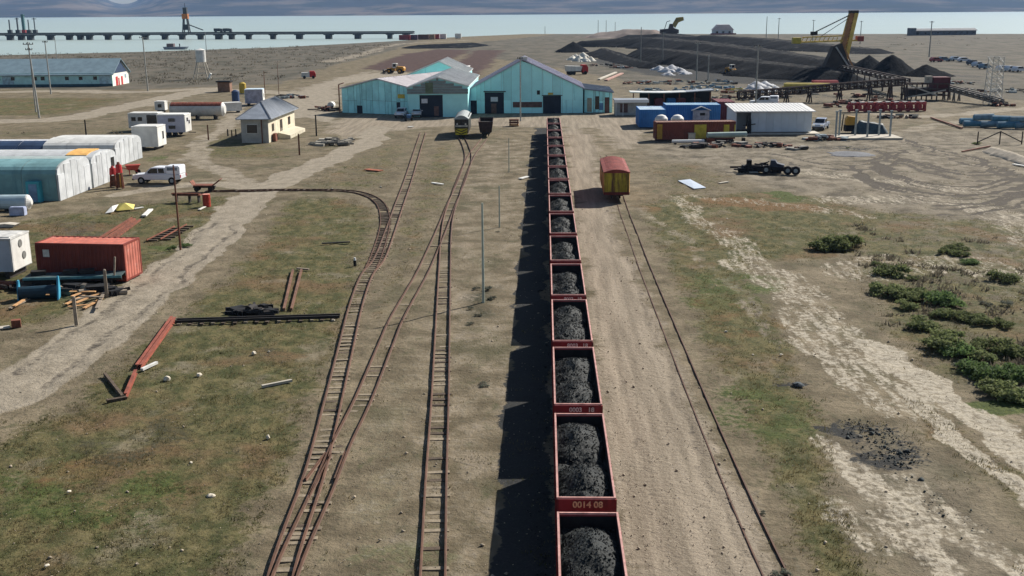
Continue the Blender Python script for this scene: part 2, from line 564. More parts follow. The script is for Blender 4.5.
Z_MUD = [
    (0.46, 9, [(880, 70), (960, 80), (1060, 86)]), (0.48, 6, [(640, 104), (760, 98), (900, 104)]), (0.42, 14, [(880, 47), (1100, 47)]), (0.45, 6, [(600, 62), (640, 80)]),
    (0.37, 0.8, [(281, 600), (292, 540), (316, 470), (333, 402), (356, 306), (379.5, 259), (399, 206), (423, 133)]), (0.36, 0.7, [(285.5, 576), (322, 492), (363, 401), (397.5, 318), (429, 259), (451, 206), (467, 165)]), (0.37, 0.7, [(431, 600), (440, 400), (445, 260), (456, 194)]),
    (1.0, 0.40, [(900.0, 138), (935.0, 148), (975.0, 158), (1010.0, 172)]), (0.9, 0.34, [(902.24, 141.2), (937.24, 151.2), (977.24, 161.2), (1012.24, 175.2)]), (0.8, 0.45, [(905.95, 146.5), (940.95, 156.5), (980.95, 166.5), (1015.95, 180.5)]), (1.0, 0.40, [(868.0, 158), (905.0, 176), (955.0, 186), (1000.0, 182), (1040.0, 170)]), (0.9, 0.34, [(870.24, 161.2), (907.24, 179.2), (957.24, 189.2), (1002.24, 185.2), (1042.24, 173.2)]), (0.8, 0.45, [(873.95, 166.5), (910.95, 184.5), (960.95, 194.5), (1005.95, 190.5), (1045.95, 178.5)]), (1.0, 0.40, [(850.0, 165), (885.0, 183), (935.0, 194), (990.0, 194), (1040.0, 184)]), (0.9, 0.34, [(852.24, 168.2), (887.24, 186.2), (937.24, 197.2), (992.24, 197.2), (1042.24, 187.2)]), (0.8, 0.45, [(855.95, 173.5), (890.95, 191.5), (940.95, 202.5), (995.95, 202.5), (1045.95, 192.5)]), (1.0, 0.40, [(930.0, 206), (975.0, 205), (1015.0, 196), (1050.0, 182)]), (0.9, 0.34, [(932.24, 209.2), (977.24, 208.2), (1017.24, 199.2), (1052.24, 185.2)]), (0.8, 0.45, [(935.95, 214.5), (980.95, 213.5), (1020.95, 204.5), (1055.95, 190.5)]), (1.0, 0.40, [(880.0, 150), (925.0, 164), (970.0, 172), (1015.0, 170)]), (0.9, 0.34, [(882.24, 153.2), (927.24, 167.2), (972.24, 175.2), (1017.24, 173.2)]), (0.8, 0.45, [(885.95, 158.5), (930.95, 172.5), (975.95, 180.5), (1020.95, 178.5)]), (1.0, 0.40, [(770.0, 152), (820.0, 160), (870.0, 160), (905.0, 150)]), (0.9, 0.34, [(772.24, 155.2), (822.24, 163.2), (872.24, 163.2), (907.24, 153.2)]), (0.8, 0.45, [(775.95, 160.5), (825.95, 168.5), (875.95, 168.5), (910.95, 158.5)]), 
    (0.55, 2.5, [(900, 160), (960, 175), (1020, 175)]), (0.62, 0.8, [(725, 148), (745, 140)]), (0.62, 0.8, [(742, 150), (760, 140)]), (0.5, 2.5, [(800, 150), (880, 150)]),
    (0.55, 0.14, [(600, 200), (628, 275), (662, 360), (694, 440), (742, 560)]), (0.5, 0.16, [(590, 215), (608, 330), (640, 440), (672, 560)]), (0.48, 0.14, [(604, 205), (640, 300), (675, 400), (716, 510)]),
    (0.62, 0.6, [(215, 166), (260, 166), (285, 168)]), (0.55, 1.3, [(125, 190), (190, 186)]), (0.55, 0.3, [(735, 282), (765, 330), (780, 380)]), (0.6, 2.0, [(90, 232), (70, 222)]),
    (0.62, 0.3, [(40, 385), (110, 335), (175, 285), (236, 222)]), (0.62, 0.3, [(15, 372), (85, 326), (150, 280), (215, 222)]),
]
Z_DARK = [(0.9, [(455, 292), (500, 282), (502, 318), (458, 322)]), (0.55, [(60, 440), (180, 400), (230, 420), (180, 470), (70, 480)]), (0.5, [(0, 130), (110, 124), (120, 128), (60, 134), (0, 138)]),
          (0.6, [(430, 236), (445, 210), (455, 215), (448, 240)]), (0.55, [(405, 320), (420, 290), (432, 300), (420, 330)]), (0.55, [(800, 425), (838, 428), (836, 440), (800, 436)]), (0.5, [(235, 355), (300, 330), (310, 360), (250, 390)])]


Z_CHURN = [(0.8, [(640, 138), (900, 132), (1100, 122), (1200, 330), (1060, 300), (930, 235), (860, 205), (760, 188), (700, 165), (650, 158)]), (0.6, [(800, 230), (860, 240), (1000, 260), (1100, 330), (900, 262)]), (0.30, [(590, 66), (700, 76), (1100, 66), (1100, 118), (820, 110), (640, 108), (590, 95)]), (0.2, [(860, 40), (1200, 38), (1200, 66), (900, 60)]), (0.55, [(830, 440), (900, 430), (1000, 520), (1060, 600), (930, 600), (860, 520)])]


def build_ground():
    ys = [22.0]
    while ys[-1] < 1150: ys.append(ys[-1] * 1.0056)
    ys = np.array([-4000, -1200, -300, -80, -20, 4, 13, 18] + ys + [1200, 1350, 1600, 2100, 3000, 4300, 6000, 9000, 12000])
    u = np.concatenate([-np.array([60, 14, 5, 2.6, 1.7, 1.25]), np.linspace(-1, 1, 600), np.array([1.25, 1.7, 2.6, 5, 14, 60])])
    half = 14 + 0.56 * np.clip(ys, 0, 1e9)
    X = u[None, :] * half[:, None]
    X = np.clip(X, -12000, 12000) + np.where(np.abs(X) > 12000, u[None, :] * 0.5, 0)
    Y = np.repeat(ys[:, None], X.shape[1], 1)
    x, y = X.ravel(), Y.ravel()
    # a wobble on the borders so that no edge is drawn with a ruler
    wob = 0.007 * np.hypot(x, y) + 0.3
    wx = x + wob * (fbm(x, y, 0.35, 3, 3) - 0.5) * 2.2
    wy = y + wob * (fbm(x, y, 0.35, 3, 9) - 0.5) * 2.2
    sof = 1.0 + 0.012 * np.clip(y, 0, 600)

    def zone(polys=(), lines=()):
        o = np.zeros(x.shape)
        for w, p in polys:
            o = np.maximum(o, w * sstep(-1.2, 1.2, sd_poly(wx, wy, GP(p)) / sof))
        for w, r, p in lines:
            pts = spline(GP(p), 1.5) if len(p) > 2 else GP(p)
            o = np.maximum(o, w * (1 - sstep(0.65, 1.45, dist_line(wx, wy, [tuple(q) for q in pts]) / r)))
        return o
    road = np.maximum(zone((), Z_ROAD), zone(Z_ROADP))
    coal = zone((), Z_COAL_SHADE)  # coal on the ground and the painted shade beside the train
    shore_poly = SHORE + [(4000, 500), (4000, -4200), (-4000, -4200), (-4000, 250)]
    sd = sd_poly(x, y, shore_poly)
    z = np.clip(-0.6 + sd * 0.05, -5.0, 0.0)
    scrub = sstep(0.0, 1.0, np.maximum.reduce([
        zone([(1, [(-500, 84), (-500, 50), (330, 42), (420, 40), (395, 50), (330, 66), (280, 84), (215, 86), (130, 90)])]),
        0.85 * zone([(1, [(420, 48), (560, 33.8), (1500, 33), (1500, 104), (1024, 100), (900, 92), (640, 84), (580, 72), (480, 56)])])]))
    za = np.stack([zone(Z_GRASS), zone(Z_GRAVEL), road, zone((), Z_PALE)], -1)
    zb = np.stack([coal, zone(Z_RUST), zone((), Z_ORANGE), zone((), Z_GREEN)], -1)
    zc = np.stack([zone((), Z_MUD), scrub, zone(Z_DARK), zone(Z_CHURN)], -1)
    near = 1 - sstep(90, 330, np.hypot(x, y))
    rough = 0.05 + 0.07 * za[:, 0] + 0.06 * za[:, 3]
    z = z + near * (fbm(x, y, 1.1, 4, 21) - 0.5) * rough * 2 * (1 - 0.7 * za[:, 1]) - 0.03
    z -= 0.05 * zc[:, 0] * near
    me = grid_mesh('ground', X, Y, z.reshape(X.shape), ground_material())
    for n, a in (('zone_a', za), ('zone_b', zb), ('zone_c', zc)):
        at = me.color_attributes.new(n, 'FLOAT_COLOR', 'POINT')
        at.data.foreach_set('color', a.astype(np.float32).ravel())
    kind(inst('ground', me), 'structure')


build_ground()


def shader(name, build):
    m = bpy.data.materials.new(name)
    m.use_nodes = True
    nt = m.node_tree
    build(nt, nt.nodes['Principled BSDF'], N(nt, 'ShaderNodeNewGeometry').outputs['Position'])
    return m


def sea_mat(nt, b, pos):
    n = noise(nt, mapped(nt, pos, (0.004, 0.02, 1)), 1.0, 5, 0.6)
    nt.links.new(mix(nt, (0.33, 0.42, 0.39), (0.42, 0.49, 0.45), n), b.inputs['Base Color'])
    b.inputs['Roughness'].default_value = 0.32
    b.inputs['Specular IOR Level'].default_value = 0.4
    bp = N(nt, 'ShaderNodeBump', Strength=0.25, Distance=0.4)
    nt.links.new(noise(nt, mapped(nt, pos, (0.25, 0.6, 1)), 1.0, 5, 0.6), bp.inputs['Height'])
    nt.links.new(bp.outputs[0], b.inputs['Normal'])


me = bpy.data.meshes.new('sea')
me.from_pydata([(-11500, 240, -0.6), (11500, 240, -0.6), (11500, 7600, -0.6), (-11500, 7600, -0.6)], [], [(0, 1, 2, 3)])
me.materials.append(shader('sea_water', sea_mat))
kind(inst('sea', me), 'structure')


def hill_mat(nt, b, pos):
    n1 = noise(nt, mapped(nt, pos, (0.0016, 0.0022, 0.02)), 1.0, 7, 0.62)
    n2 = noise(nt, mapped(nt, pos, (0.003, 0.003, 0.02)), 1.0, 6, 0.65)
    c = mix(nt, (0.030, 0.036, 0.044), (0.15, 0.122, 0.100), ramp(nt, n1, 0.44, 0.64))
    c = mix(nt, c, (0.025, 0.032, 0.03), ramp(nt, n2, 0.52, 0.64, 0, 0.85))
    nt.links.new(c, b.inputs['Base Color'])
    b.inputs['Roughness'].default_value = 1.0
    b.inputs['Specular IOR Level'].default_value = 0.0


xs = np.linspace(-8000, 8000, 300)
t = np.linspace(0, 1, 90)
p0, p1 = G(0, 17.6), G(1024, 11.6)
yf = np.interp(xs, [-8000, p0.x, p1.x, 8000], [p0.y, p0.y, p1.y + 60, p1.y + 60]) + 60 * np.sin(xs / 310.0)
X = np.repeat(xs[None, :], len(t), 0)
Y = yf[None, :] + t[:, None] * 4200
rise = 8 * sstep(0, .02, t)[:, None] + 120 * sstep(0.02, 0.3, t)[:, None] + 300 * sstep(0.2, 1.0, t)[:, None]
dip = 1 - 0.80 * np.exp(-(((X / Y) + 0.372) / 0.045) ** 2)
Z = rise * (0.45 + 1.1 * fbm(X, Y, 1 / 700.0, 6, 40, 0.58)) * dip - 2.0
Z = np.where(t[:, None] <= 0, -3.0, Z)
kind(inst('hills', grid_mesh('hills', X, Y, Z, shader('hill_slopes', hill_mat))), 'structure')

# air between here and the far shore
hz = MB().box((0, 3900, 348), (24800, 16600, 710))
hm = bpy.data.materials.new('haze_air')
hm.use_nodes = True
hn = hm.node_tree
hn.nodes.clear()
vo = N(hn, 'ShaderNodeVolumePrincipled', Density=HAZE)
vo.inputs['Color'].default_value = (0.40, 0.62, 1.0, 1)
vo.inputs['Anisotropy'].default_value = 0.2
ou = N(hn, 'ShaderNodeOutputMaterial')
hn.links.new(vo.outputs[0], ou.inputs['Volume'])
kind(hz.build('haze', hm), 'stuff')

# ------------------------------------------------------------------ railway
RUST = mat('rusty_rail', '#7a5a48', 0.7, 0.3, 3, '#4a3128', 0.6, 1.5, metal=0.2)
RAILTOP = mat('worn_rail', '#5a3f30', 0.75, 0.25, 2, '#735a44', 0.4, 0.8, metal=0.0)
SLEEP = mat('grey_timber', '#847967', 0.95, 0.3, 4, '#5c5246', 0.5, 2.0, bump=0.3)
SLEEPD = mat('dark_timber', '#574b3f', 0.95, 0.35, 4, '#2e2822', 0.6, 2.0, bump=0.3)
SLEEP_ME = []
for k in range(4):
    b = MB()
    b.box((0, 0, 0), (0.96 + 0.06 * k, 0.23 + 0.02 * (k % 2), 0.14), 0, 0.96)
    SLEEP_ME.append((b.mesh('sleeper', SLEEP), b.mesh('sleeper', SLEEPD)))


def rail_mesh(pts, off, h=0.13, w=0.048, z0=0.0):
    b = MB()
    prof = [(-w, 0), (w, 0), (w * 0.35, 0.03), (w * 0.3, h - 0.04), (w * 0.6, h - 0.03), (w * 0.55, h), (-w * 0.55, h), (-w * 0.6, h - 0.03), (-w * 0.3, h - 0.04), (-w * 0.35, 0.03)]
    n = len(prof)
    vs, fs = [], []
    for i, p in enumerate(pts):
        a, c = pts[max(0, i - 1)], pts[min(len(pts) - 1, i + 1)]
        d = (c - a).normalized()
        nr = Vector((d.y, -d.x))
        q = p + nr * off
        for s, z in prof:
            vs.append((q.x + nr.x * s, q.y + nr.y * s, z0 + z))
    for i in range(len(pts) - 1):
        for j in range(n):
            fs.append((i * n + j, i * n + (j + 1) % n, (i + 1) * n + (j + 1) % n, (i + 1) * n + j))
    fs += [tuple(range(n)), tuple(range((len(pts) - 1) * n, len(pts) * n))]
    return b.add(vs, fs)


GAUGE = 0.80


def track(label, px, show=0.7, dark=False, sleep_to=125, step=0.70, shown=None, rails=(0.0, 0.0), zs=-0.02, sink=0.02):
    pts = spline(GP(px) if px and isinstance(px[0], tuple) else px, 1.0)
    t = T('railway_track', label, 'railway track', (0, 0, 0))
    for s, on in zip((-1, 1), rails):
        if on is not None: rail_mesh(pts, s * GAUGE / 2, z0=on).build('rail', RAILTOP, t)
    acc, last = 0.0, 0
    rnd = random.Random(len(label) * 7 + 3)
    for a, c in zip(pts[:-1], pts[1:]):
        L = (c - a).length
        while acc < L:
            p = a + (c - a) * (acc / L)
            acc += step * rnd.uniform(0.92, 1.08)
            if p.y > sleep_to: continue
            pr = proj((p.x, p.y, 0))
            vis = show if shown is None else shown(pr[1])
            if rnd.random() > vis: continue
            d = c - a
            m = SLEEP_ME[rnd.randrange(4)][1 if (dark or rnd.random() < 0.3) else 0]
            inst('sleeper', m, t, (p.x, p.y, zs - 0.03 - rnd.random() * 0.05 - sink), math.atan2(d.y, d.x) + math.pi / 2 + rnd.uniform(-.05, .05))
        acc -= L
    return t


track('long rusty narrow-gauge track on the left that runs straight up towards the pickup trucks',
      [(276, 600), (281, 576), (292, 540), (316, 470), (333, 402), (345, 352), (356, 306), (367, 275.5), (379.5, 259), (390, 232), (399, 206), (408, 181), (417, 152), (423, 133)], 0.96, step=0.62)
tA = [o for o in COL.objects if o.get('category') == 'railway track'][0]
for q0, q1 in (((305.7, 481), (325.4, 455)), ((334.5, 481), (345, 453.5)), ((309, 498), (331, 456))):
    g = GP([q0, q1])
    rail_mesh([Vector(g[0]), Vector(g[0]).lerp(Vector(g[1]), 0.5), Vector(g[1])], 0.0).build('guard_rail', RAILTOP, tA)
track('rusty track that leaves the left track at the near switch and climbs to the locomotive',
      [(278, 600), (285.5, 576), (298, 545), (322, 492), (341, 446), (363, 401), (386, 345), (397.5, 318), (421, 276), (429, 259), (441, 231.5), (451, 206), (461, 183), (467, 165), (468, 155), (465, 145), (461.5, 138)],
      0.35, shown=lambda y: 0.75 if y > 480 else 0.45 if 370 < y < 410 else 0.12)
track('rusty middle track with pale sleepers that joins the locomotive track at its far end',
      [(431, 600), (432.7, 576), (436, 480), (440, 400), (442.5, 330), (445, 260), (446, 237), (449, 216), (456, 194), (464, 172), (472, 155), (478, 147), (484.5, 139)],
      0.7, shown=lambda y: 0.85 if y > 340 else 0.45)
track('dark curved siding that swings left across the grass towards the small rusty cart',
      [(206, 191.6), (240, 191), (276, 190.2), (319, 190.2), (341, 190.8), (358.6, 192.7), (373, 197.8), (381.5, 205.6), (385, 217.6), (384.3, 230), (380.5, 244), (375, 260), (371, 268)], 0.9, True, step=0.62, zs=0.02, rails=(-0.05, -0.05))
train_x = 1.38
track('track under the long coal train', [Vector((train_x, 18)), Vector((train_x, 90)), Vector((train_x, 168))], 1.0, True, 70)
track('half buried track on the right leading to the red and yellow boxcar',
      [(798, 620), (776, 576), (741, 500), (703.5, 412), (683, 362), (645, 268), (633, 235), (625, 214), (618, 192), (611, 172), (603, 155)], 0.12, True, rails=(-0.120, -0.085), zs=-0.09)

# ---- coal train
MAROON = mat('maroon_paint', '#7d2a2b', 0.6, 0.25, 1.2, '#41211d', 0.6, 1.2, True)
RIM = mat('worn_rim', '#bd8f86', 0.7, 0.25, 3, '#7f3c38', 0.45, 2.5)
INSIDE = mat('coal_black_steel', '#242120', 0.8, 0.4, 2, '#4a2c25', 0.3, 1.0)
IRON = mat('dark_iron', '#2a2624', 0.7, 0.3, 3, '#4a362c', 0.5, 2)
TYRE = mat('black_rubber', '#1b1b1c', 0.85, 0.2, 5)
COALM = mat('coal', '#1d2222', 0.7, 0.35, 6, '#131616', 0.4, 3, bump=0.6, bscale=16, spec=0.25)
WHITEP = mat('white_marking', '#d8d2c6', 0.7, 0.2, 6)
YMARK = mat('cream_marking', '#d9b98c', 0.7, 0.25, 9)
WL, WW, WH, FZ = 7.68, 1.88, 2.25, 0.85      # wagon body: length, width, rim height, floor


def text_mesh(fc):
    o = bpy.data.objects.new('text', fc)
    COL.objects.link(o)
    me = bpy.data.meshes.new_from_object(o.evaluated_get(bpy.context.evaluated_depsgraph_get()))
    me.name = 'wagon_number'
    bpy.data.objects.remove(o)
    return me


def bogie(parent, y, r=0.32):
    b = MB()
    for s in (-1, 1):
        b.bar((s * 0.56, -0.72, 0.42), (s * 0.56, 0.72, 0.42), 0.08, 0.2)
    b.bar((-0.56, 0, 0.48), (0.56, 0, 0.48), 0.3, 0.2)
    o = b.build('bogie', IRON, parent, (0, y, 0.13))
    for yy in (-0.5, 0.5):
        w = MB()
        for s in (-1, 1):
            w.cyl((s * 0.40 - 0.05, 0, 0), (s * 0.40 + 0.05, 0, 0), r, n=16).cyl((s * 0.36 - 0.03, 0, 0), (s * 0.36, 0, 0), r + 0.03, n=16)
        w.cyl((-0.5, 0, 0), (0.5, 0, 0), 0.05, n=8)
        w.build('wheelset', IRON, o, (0, yy, r + 0.0))
    return o


def make_wagon(label):
    t = T('coal_wagon', label, 'coal wagon', (0, 0, 0), 0, 'wagons of the coal train')
    for s in (-1, 1):
        b = MB()
        b.box((s * (WW / 2 - 0.025), 0, (FZ + WH) / 2 - 0.03), (0.05, WL, WH - FZ - 0.06))
        for i in range(9):
            b.box((s * (WW / 2 + 0.03), -WL / 2 + 0.18 + i * (WL - 0.36) / 8, (FZ + WH) / 2 - 0.06), (0.06, 0.09, WH - FZ - 0.12))
        sw = b.build('side_wall', MAROON, t)
        MB().box((s * (WW / 2 - 0.01), 0, WH), (0.065, WL + 0.04, 0.06)).build('top_rim', RIM, sw)
        MB().box((s * (WW / 2 - 0.055), 0, (FZ + WH) / 2 - 0.05), (0.008, WL - 0.13, WH - FZ - 0.1)).build('lining', INSIDE, sw)
    for s in (-1, 1):
        b = MB()
        b.box((0, s * (WL / 2 - 0.03), (FZ + WH) / 2 - 0.03), (WW - 0.1, 0.05, WH - FZ - 0.06))
        for x in (-0.5, 0.5):
            b.box((x, s * (WL / 2 + 0.03), FZ + 0.42), (0.09, 0.06, 0.82))
        ew = b.build('end_wall', MAROON, t)
        MB().box((0, s * (WL / 2 - 0.02), WH - 0.005), (WW - 0.1, 0.06, 0.06)).build('top_rim', RIM, ew)
        MB().box((0, s * (WL / 2 - 0.059), (FZ + WH) / 2 - 0.05), (WW - 0.125, 0.008, WH - FZ - 0.1)).build('lining', INSIDE, ew)
    MB().box((0, 0, FZ - 0.03), (WW - 0.11, WL - 0.12, 0.06)).build('floor', INSIDE, t)
    b = MB()
    for x in (-0.3, 0.3):
        b.box((x, 0, FZ - 0.16), (0.12, WL + 0.1, 0.2))
    for s in (-1, 1):
        b.box((0, s * (WL / 2 + 0.02), FZ - 0.16), (WW - 0.1, 0.1, 0.2))
    b.build('underframe', IRON, t)
    for s in (-1, 1):
        b = MB()
        b.bar((0, s * (WL / 2 + 0.08), FZ - 0.14), (0, s * (WL / 2 + 0.54), FZ - 0.14), 0.13).box((0, s * (WL / 2 + 0.46), FZ - 0.14), (0.24, 0.09, 0.24))
        b.build('coupler', IRON, t)
        bogie(t, s * 2.5)
    return t


def coal_mesh(seed):
    """Two tipped heaps in one wagon: a relief with lumps lying on it."""
    r = np.random.default_rng(seed)
    xs = np.linspace(-WW / 2 + 0.07, WW / 2 - 0.07, 44)
    ys = np.linspace(-WL / 2 + 0.08, WL / 2 - 0.08, 150)
    X, Y = np.meshgrid(xs, ys)
    Z = np.full(X.shape, WH - 0.5)
    low = r.uniform(0.0, 0.14)
    for k, s in enumerate((-1, 1)):
        cx, cy = r.uniform(-0.16, 0.10), s * 1.75 + r.uniform(-0.2, 0.2)
        top = WH + r.uniform(0.12, 0.24) - low
        dx, dy = np.abs(X - cx), np.abs(Y - cy) * r.uniform(0.46, 0.54)
        d = (dx ** 2.2 + dy ** 2.2) ** (1 / 2.2)
        d = d + 0.18 * (fbm(X, Y, 1.5, 3, seed * 9 + k) - 0.5) * 2
        z = top - np.where(d < 0.14, d * d * 2.1, (d - 0.07) * 0.58) - 0.5 * np.clip(d - 0.95, 0, 9)
        Z = np.maximum(Z, z)
    Z += 0.08 * (fbm(X, Y, 3.2, 4, seed) - 0.5) + 0.035 * (fbm(X, Y, 16.0, 2, seed + 5) - 0.5)
    me = grid_mesh('coal_load', X, Y, Z, COALM, False)
    co = [tuple(v.co) for v in me.vertices]
    b = MB()
    b.v, b.f = co, [tuple(p.vertices) for p in me.polygons]
    for i in range(1000):
        ix, iy = r.integers(2, 42), r.integers(2, 148)
        x, y, z = X[iy, ix], Y[iy, ix], Z[iy, ix]
        s = r.uniform(0.015, 0.045) if r.random() < 0.96 else r.uniform(0.045, 0.075)
        q = r.normal(size=(6, 3)) * 0.2
        base = np.array([(1, 0, 0), (-1, 0, 0), (0, 1, 0), (0, -1, 0), (0, 0, 1), (0, 0, -1)], float)
        an = r.uniform(0, 6.28)
        rot = np.array([[math.cos(an), -math.sin(an), 0], [math.sin(an), math.cos(an), 0], [0, 0, 1]])
        vs = (base + q) @ rot * s + np.array([x, y, z + s * 0.25])
        b.add(vs, [(0, 2, 4), (2, 1, 4), (1, 3, 4), (3, 0, 4), (2, 0, 5), (1, 2, 5), (3, 1, 5), (0, 3, 5)])
    return b.mesh('coal_load', COALM)


COAL_ME = [coal_mesh(k) for k in range(8)]
ORD = ['nearest', 'second', 'third', 'fourth', 'fifth', 'sixth', 'seventh', 'eighth', 'ninth', 'tenth', 'eleventh', 'twelfth', 'thirteenth', 'fourteenth', 'fifteenth', 'sixteenth', 'seventeenth', 'eighteenth', 'nineteenth']
PITCH_W = WAGON_PITCH
first = None
for k in range(WAGON_N):
    y = WAGON_Y0 + k * PITCH_W
    if k == 0: lb = 'nearest maroon coal wagon, cut off by the bottom edge of the photo'
    elif k == 1: lb = 'maroon coal wagon with 0014 08 in cream on its near end wall'
    elif k == WAGON_N - 1: lb = 'farthest coal wagon of the long train, nearest the teal hall'
    else: lb = f'{ORD[k]} maroon coal wagon from the near end of the long train'
    if first is None:
        first = w = make_wagon(lb)
        w.location = (train_x, y, 0)
    else:
        w = dup(first, lb, (train_x, y, 0))
    c = inst('coal_load', COAL_ME[k % 8], None, (train_x, y, 0), math.pi if k % 3 == 1 else 0)
    tag(c, ('black coal tipped in two heaps in the nearest wagon' if k == 0 else 'twin coal heaps in the wagon marked 0014 08' if k == 1 else f'twin black coal heaps in the {ORD[k]} wagon of the train'), 'coal', 'coal loads in the wagons')
    if 1 <= k <= 4:
        ew = [o for o in COL.objects if o.parent == w and o.name.startswith('end_wall')][0]
        for txt, x0, sz, m in ((('0014 08', 0.05, 0.30, YMARK),) if k == 1 else ((('0003', -0.1, 0.26, WHITEP), ('18', 0.52, 0.26, WHITEP)) if k == 2 else (('8003', 0.0, 0.26, WHITEP), ('18', 0.6, 0.26, WHITEP)))):
            fc = bpy.data.curves.new('number', 'FONT')
            fc.body, fc.size, fc.extrude, fc.align_x, fc.align_y = txt, sz, 0.004, 'CENTER', 'CENTER'
            fc.offset = 0.008
            fc.materials.append(m)
            fo = inst('wagon_number', text_mesh(fc), ew, (x0, -WL / 2 - 0.012, WH - 0.24))
            fo.rotation_euler = (R(90), 0, 0)

# ---- red and yellow boxcar on the right track
REDROOF = mat('red_roof_paint', '#7f3d36', 0.8, 0.25, 1.5, '#55302a', 0.5, 1.0)
YELP = mat('old_yellow_paint', '#a39430', 0.75, 0.3, 1.5, '#54382a', 0.85, 1.2, True)
OCHRE = mat('ochre_side_paint', '#b98a4c', 0.75, 0.25, 1.5, '#6f3a28', 0.6, 0.9, True)


def boxcar(label, loc, rz, L=7.0, Wd=2.3, top=3.3, side=OCHRE, end=YELP, roof=REDROOF, doors=True, group=None, cat='boxcar', legs=True):
    t = T('boxcar', label, cat, loc, rz, group)
    z0 = 0.8 if legs else 0.25
    b = MB()
    for s in (-1, 1):
        b.corrug((s * Wd / 2, -s * L / 2), (s * Wd / 2, s * L / 2), z0, top - 0.18, 0.55, 0.05)
    b.box((0, 0, (z0 + top - 0.2) / 2), (Wd - 0.06, L - 0.1, top - 0.2 - z0))
    b.build('body', side, t)
    for s in (-1, 1):
        b = MB().box((0, s * L / 2, (z0 + top - 0.16) / 2), (Wd, 0.08, top - 0.16 - z0))
        for x in (-0.38, 0.0, 0.38):
            b.box((x * Wd, s * (L / 2 + 0.06), (z0 + top) / 2 - 0.15), (0.09, 0.05, top - 0.5 - z0))
        e = b.build('end_wall', end, t)
        MB().box((0, s * (L / 2 + 0.09), z0 + 0.05), (Wd + 0.05, 0.14, 0.26)).build('buffer_beam', mat('beam_rust', '#6b2f28', 0.8, 0.3, 2, '#2e1d19', 0.6, 2), e)
    n = 8
    arc = [(-(Wd / 2 + 0.08) + (Wd + 0.16) * i / n, top - 0.2 + 0.28 * math.sin(math.pi * i / n)) for i in range(n + 1)]
    rf = MB().prism(arc + [(Wd / 2 + 0.08, top - 0.27), (-Wd / 2 - 0.08, top - 0.27)], -L / 2 - 0.1, L / 2 + 0.1).build('roof', roof, t)
    b = MB()
    for i in range(12):
        y = -L / 2 + 0.35 + i * (L - 0.7) / 11
        b.prism([(x, z + 0.025) for x, z in arc[1:-1]] + [(arc[-2][0], arc[-2][1] - 0.02), (arc[1][0], arc[1][1] - 0.02)], y - 0.03, y + 0.03)
    b.build('roof_rib', roof, rf)
    if doors:
        for s in (-1, 1):
            d = MB().box((s * (Wd / 2 + 0.07), 0, (z0 + top) / 2 - 0.1), (0.06, 1.9, top - z0 - 0.5)).build('door', side, t)
            MB().bar((s * (Wd / 2 + 0.11), -L * 0.38, top - 0.3), (s * (Wd / 2 + 0.11), L * 0.38, top - 0.3), 0.05).build('door_rail', IRON, d)
    b = MB().box((0, 0, z0 - 0.1), (Wd * 0.5, L, 0.2))
    b.build('underframe', IRON, t)
    if legs:
        for s in (-1, 1): bogie(t, s * L * 0.3)
    return t


bp_ = G(620, 203)
bq_ = G(612, 178)
boxcar('boxcar with a red roof and yellow end standing alone right of the coal train', (bp_.x - 0.25, bp_.y + 5.2, 0), math.atan2(bq_.y - bp_.y, bq_.x - bp_.x) - math.pi / 2, 9.6, 2.35, 3.05)

# ---- locomotive and dark wagon before the hall
p = G(461, 138.5)
t = T('locomotive', 'small dark diesel locomotive with a pale rounded roof and yellow chevron front', 'locomotive', (p.x, p.y + 3.4, 0), 0.02)
LG = mat('loco_dark_green', '#2d332f', 0.6, 0.25, 1.5, '#4b3b2f', 0.5, 1, True)
LR = mat('loco_roof_grey', '#9aa09f', 0.6, 0.2, 1.5, '#6d675f', 0.5, 1)
MB().box((0, 1.5, 0.95), (1.9, 9.6, 0.5)).build('frame', IRON, t)
MB().box((0, 2.6, 2.05), (1.9, 7.2, 1.7)).build('hood', LG, t)
MB().box((0, -1.9, 1.95), (2.0, 1.9, 1.5)).build('cab', LG, t)
arc = [(-1.06 + 2.12 * i / 8, 2.72 + 0.5 * math.sin(math.pi * i / 8)) for i in range(9)]
MB().prism(arc + [(1.06, 2.66), (-1.06, 2.66)], -2.95, 6.2).build('roof', LR, t)
GLASSD = mat('dark_glass', '#141a1f', 0.15, 0.2, 2, spec=0.6)
for x in (-0.45, 0.45):
    MB().box((x, -2.87, 2.25), (0.66, 0.05, 0.6)).build('windscreen', GLASSD, t)
MB().box((0, -3.0, 1.72), (1.7, 0.3, 0.22)).build('white_band', mat('loco_white', '#b9b4aa', 0.7), t)
fr = MB().box((0, -3.34, 0.95), (1.7, 0.08, 0.85)).build('front_panel', mat('loco_yellow', '#cdbb28', 0.6, 0.2, 2, '#6b5a20', 0.4), t)
for s in (-1, 1):
    for k in range(2):
        MB().bar((0, -3.395, 0.62 + k * 0.36), (s * 0.8, -3.395, 0.95 + k * 0.36), 0.03, 0.12).build('chevron', IRON, fr)
    MB().cyl((s * 0.6, -3.0, 2.0), (s * 0.6, -3.14, 2.0), 0.12).build('headlight', WHITEP, t)
for s in (-1, 3): bogie(t, s * 1.6)
p = G(485, 138)
t = T('ore_wagon', 'short dark brown open wagon beside the locomotive', 'wagon', (p.x, p.y + 3.6, 0), 0.03)
DKB = mat('dark_brown_steel', '#3a2823', 0.75, 0.3, 1.5, '#5a3a2c', 0.5, 1, True)
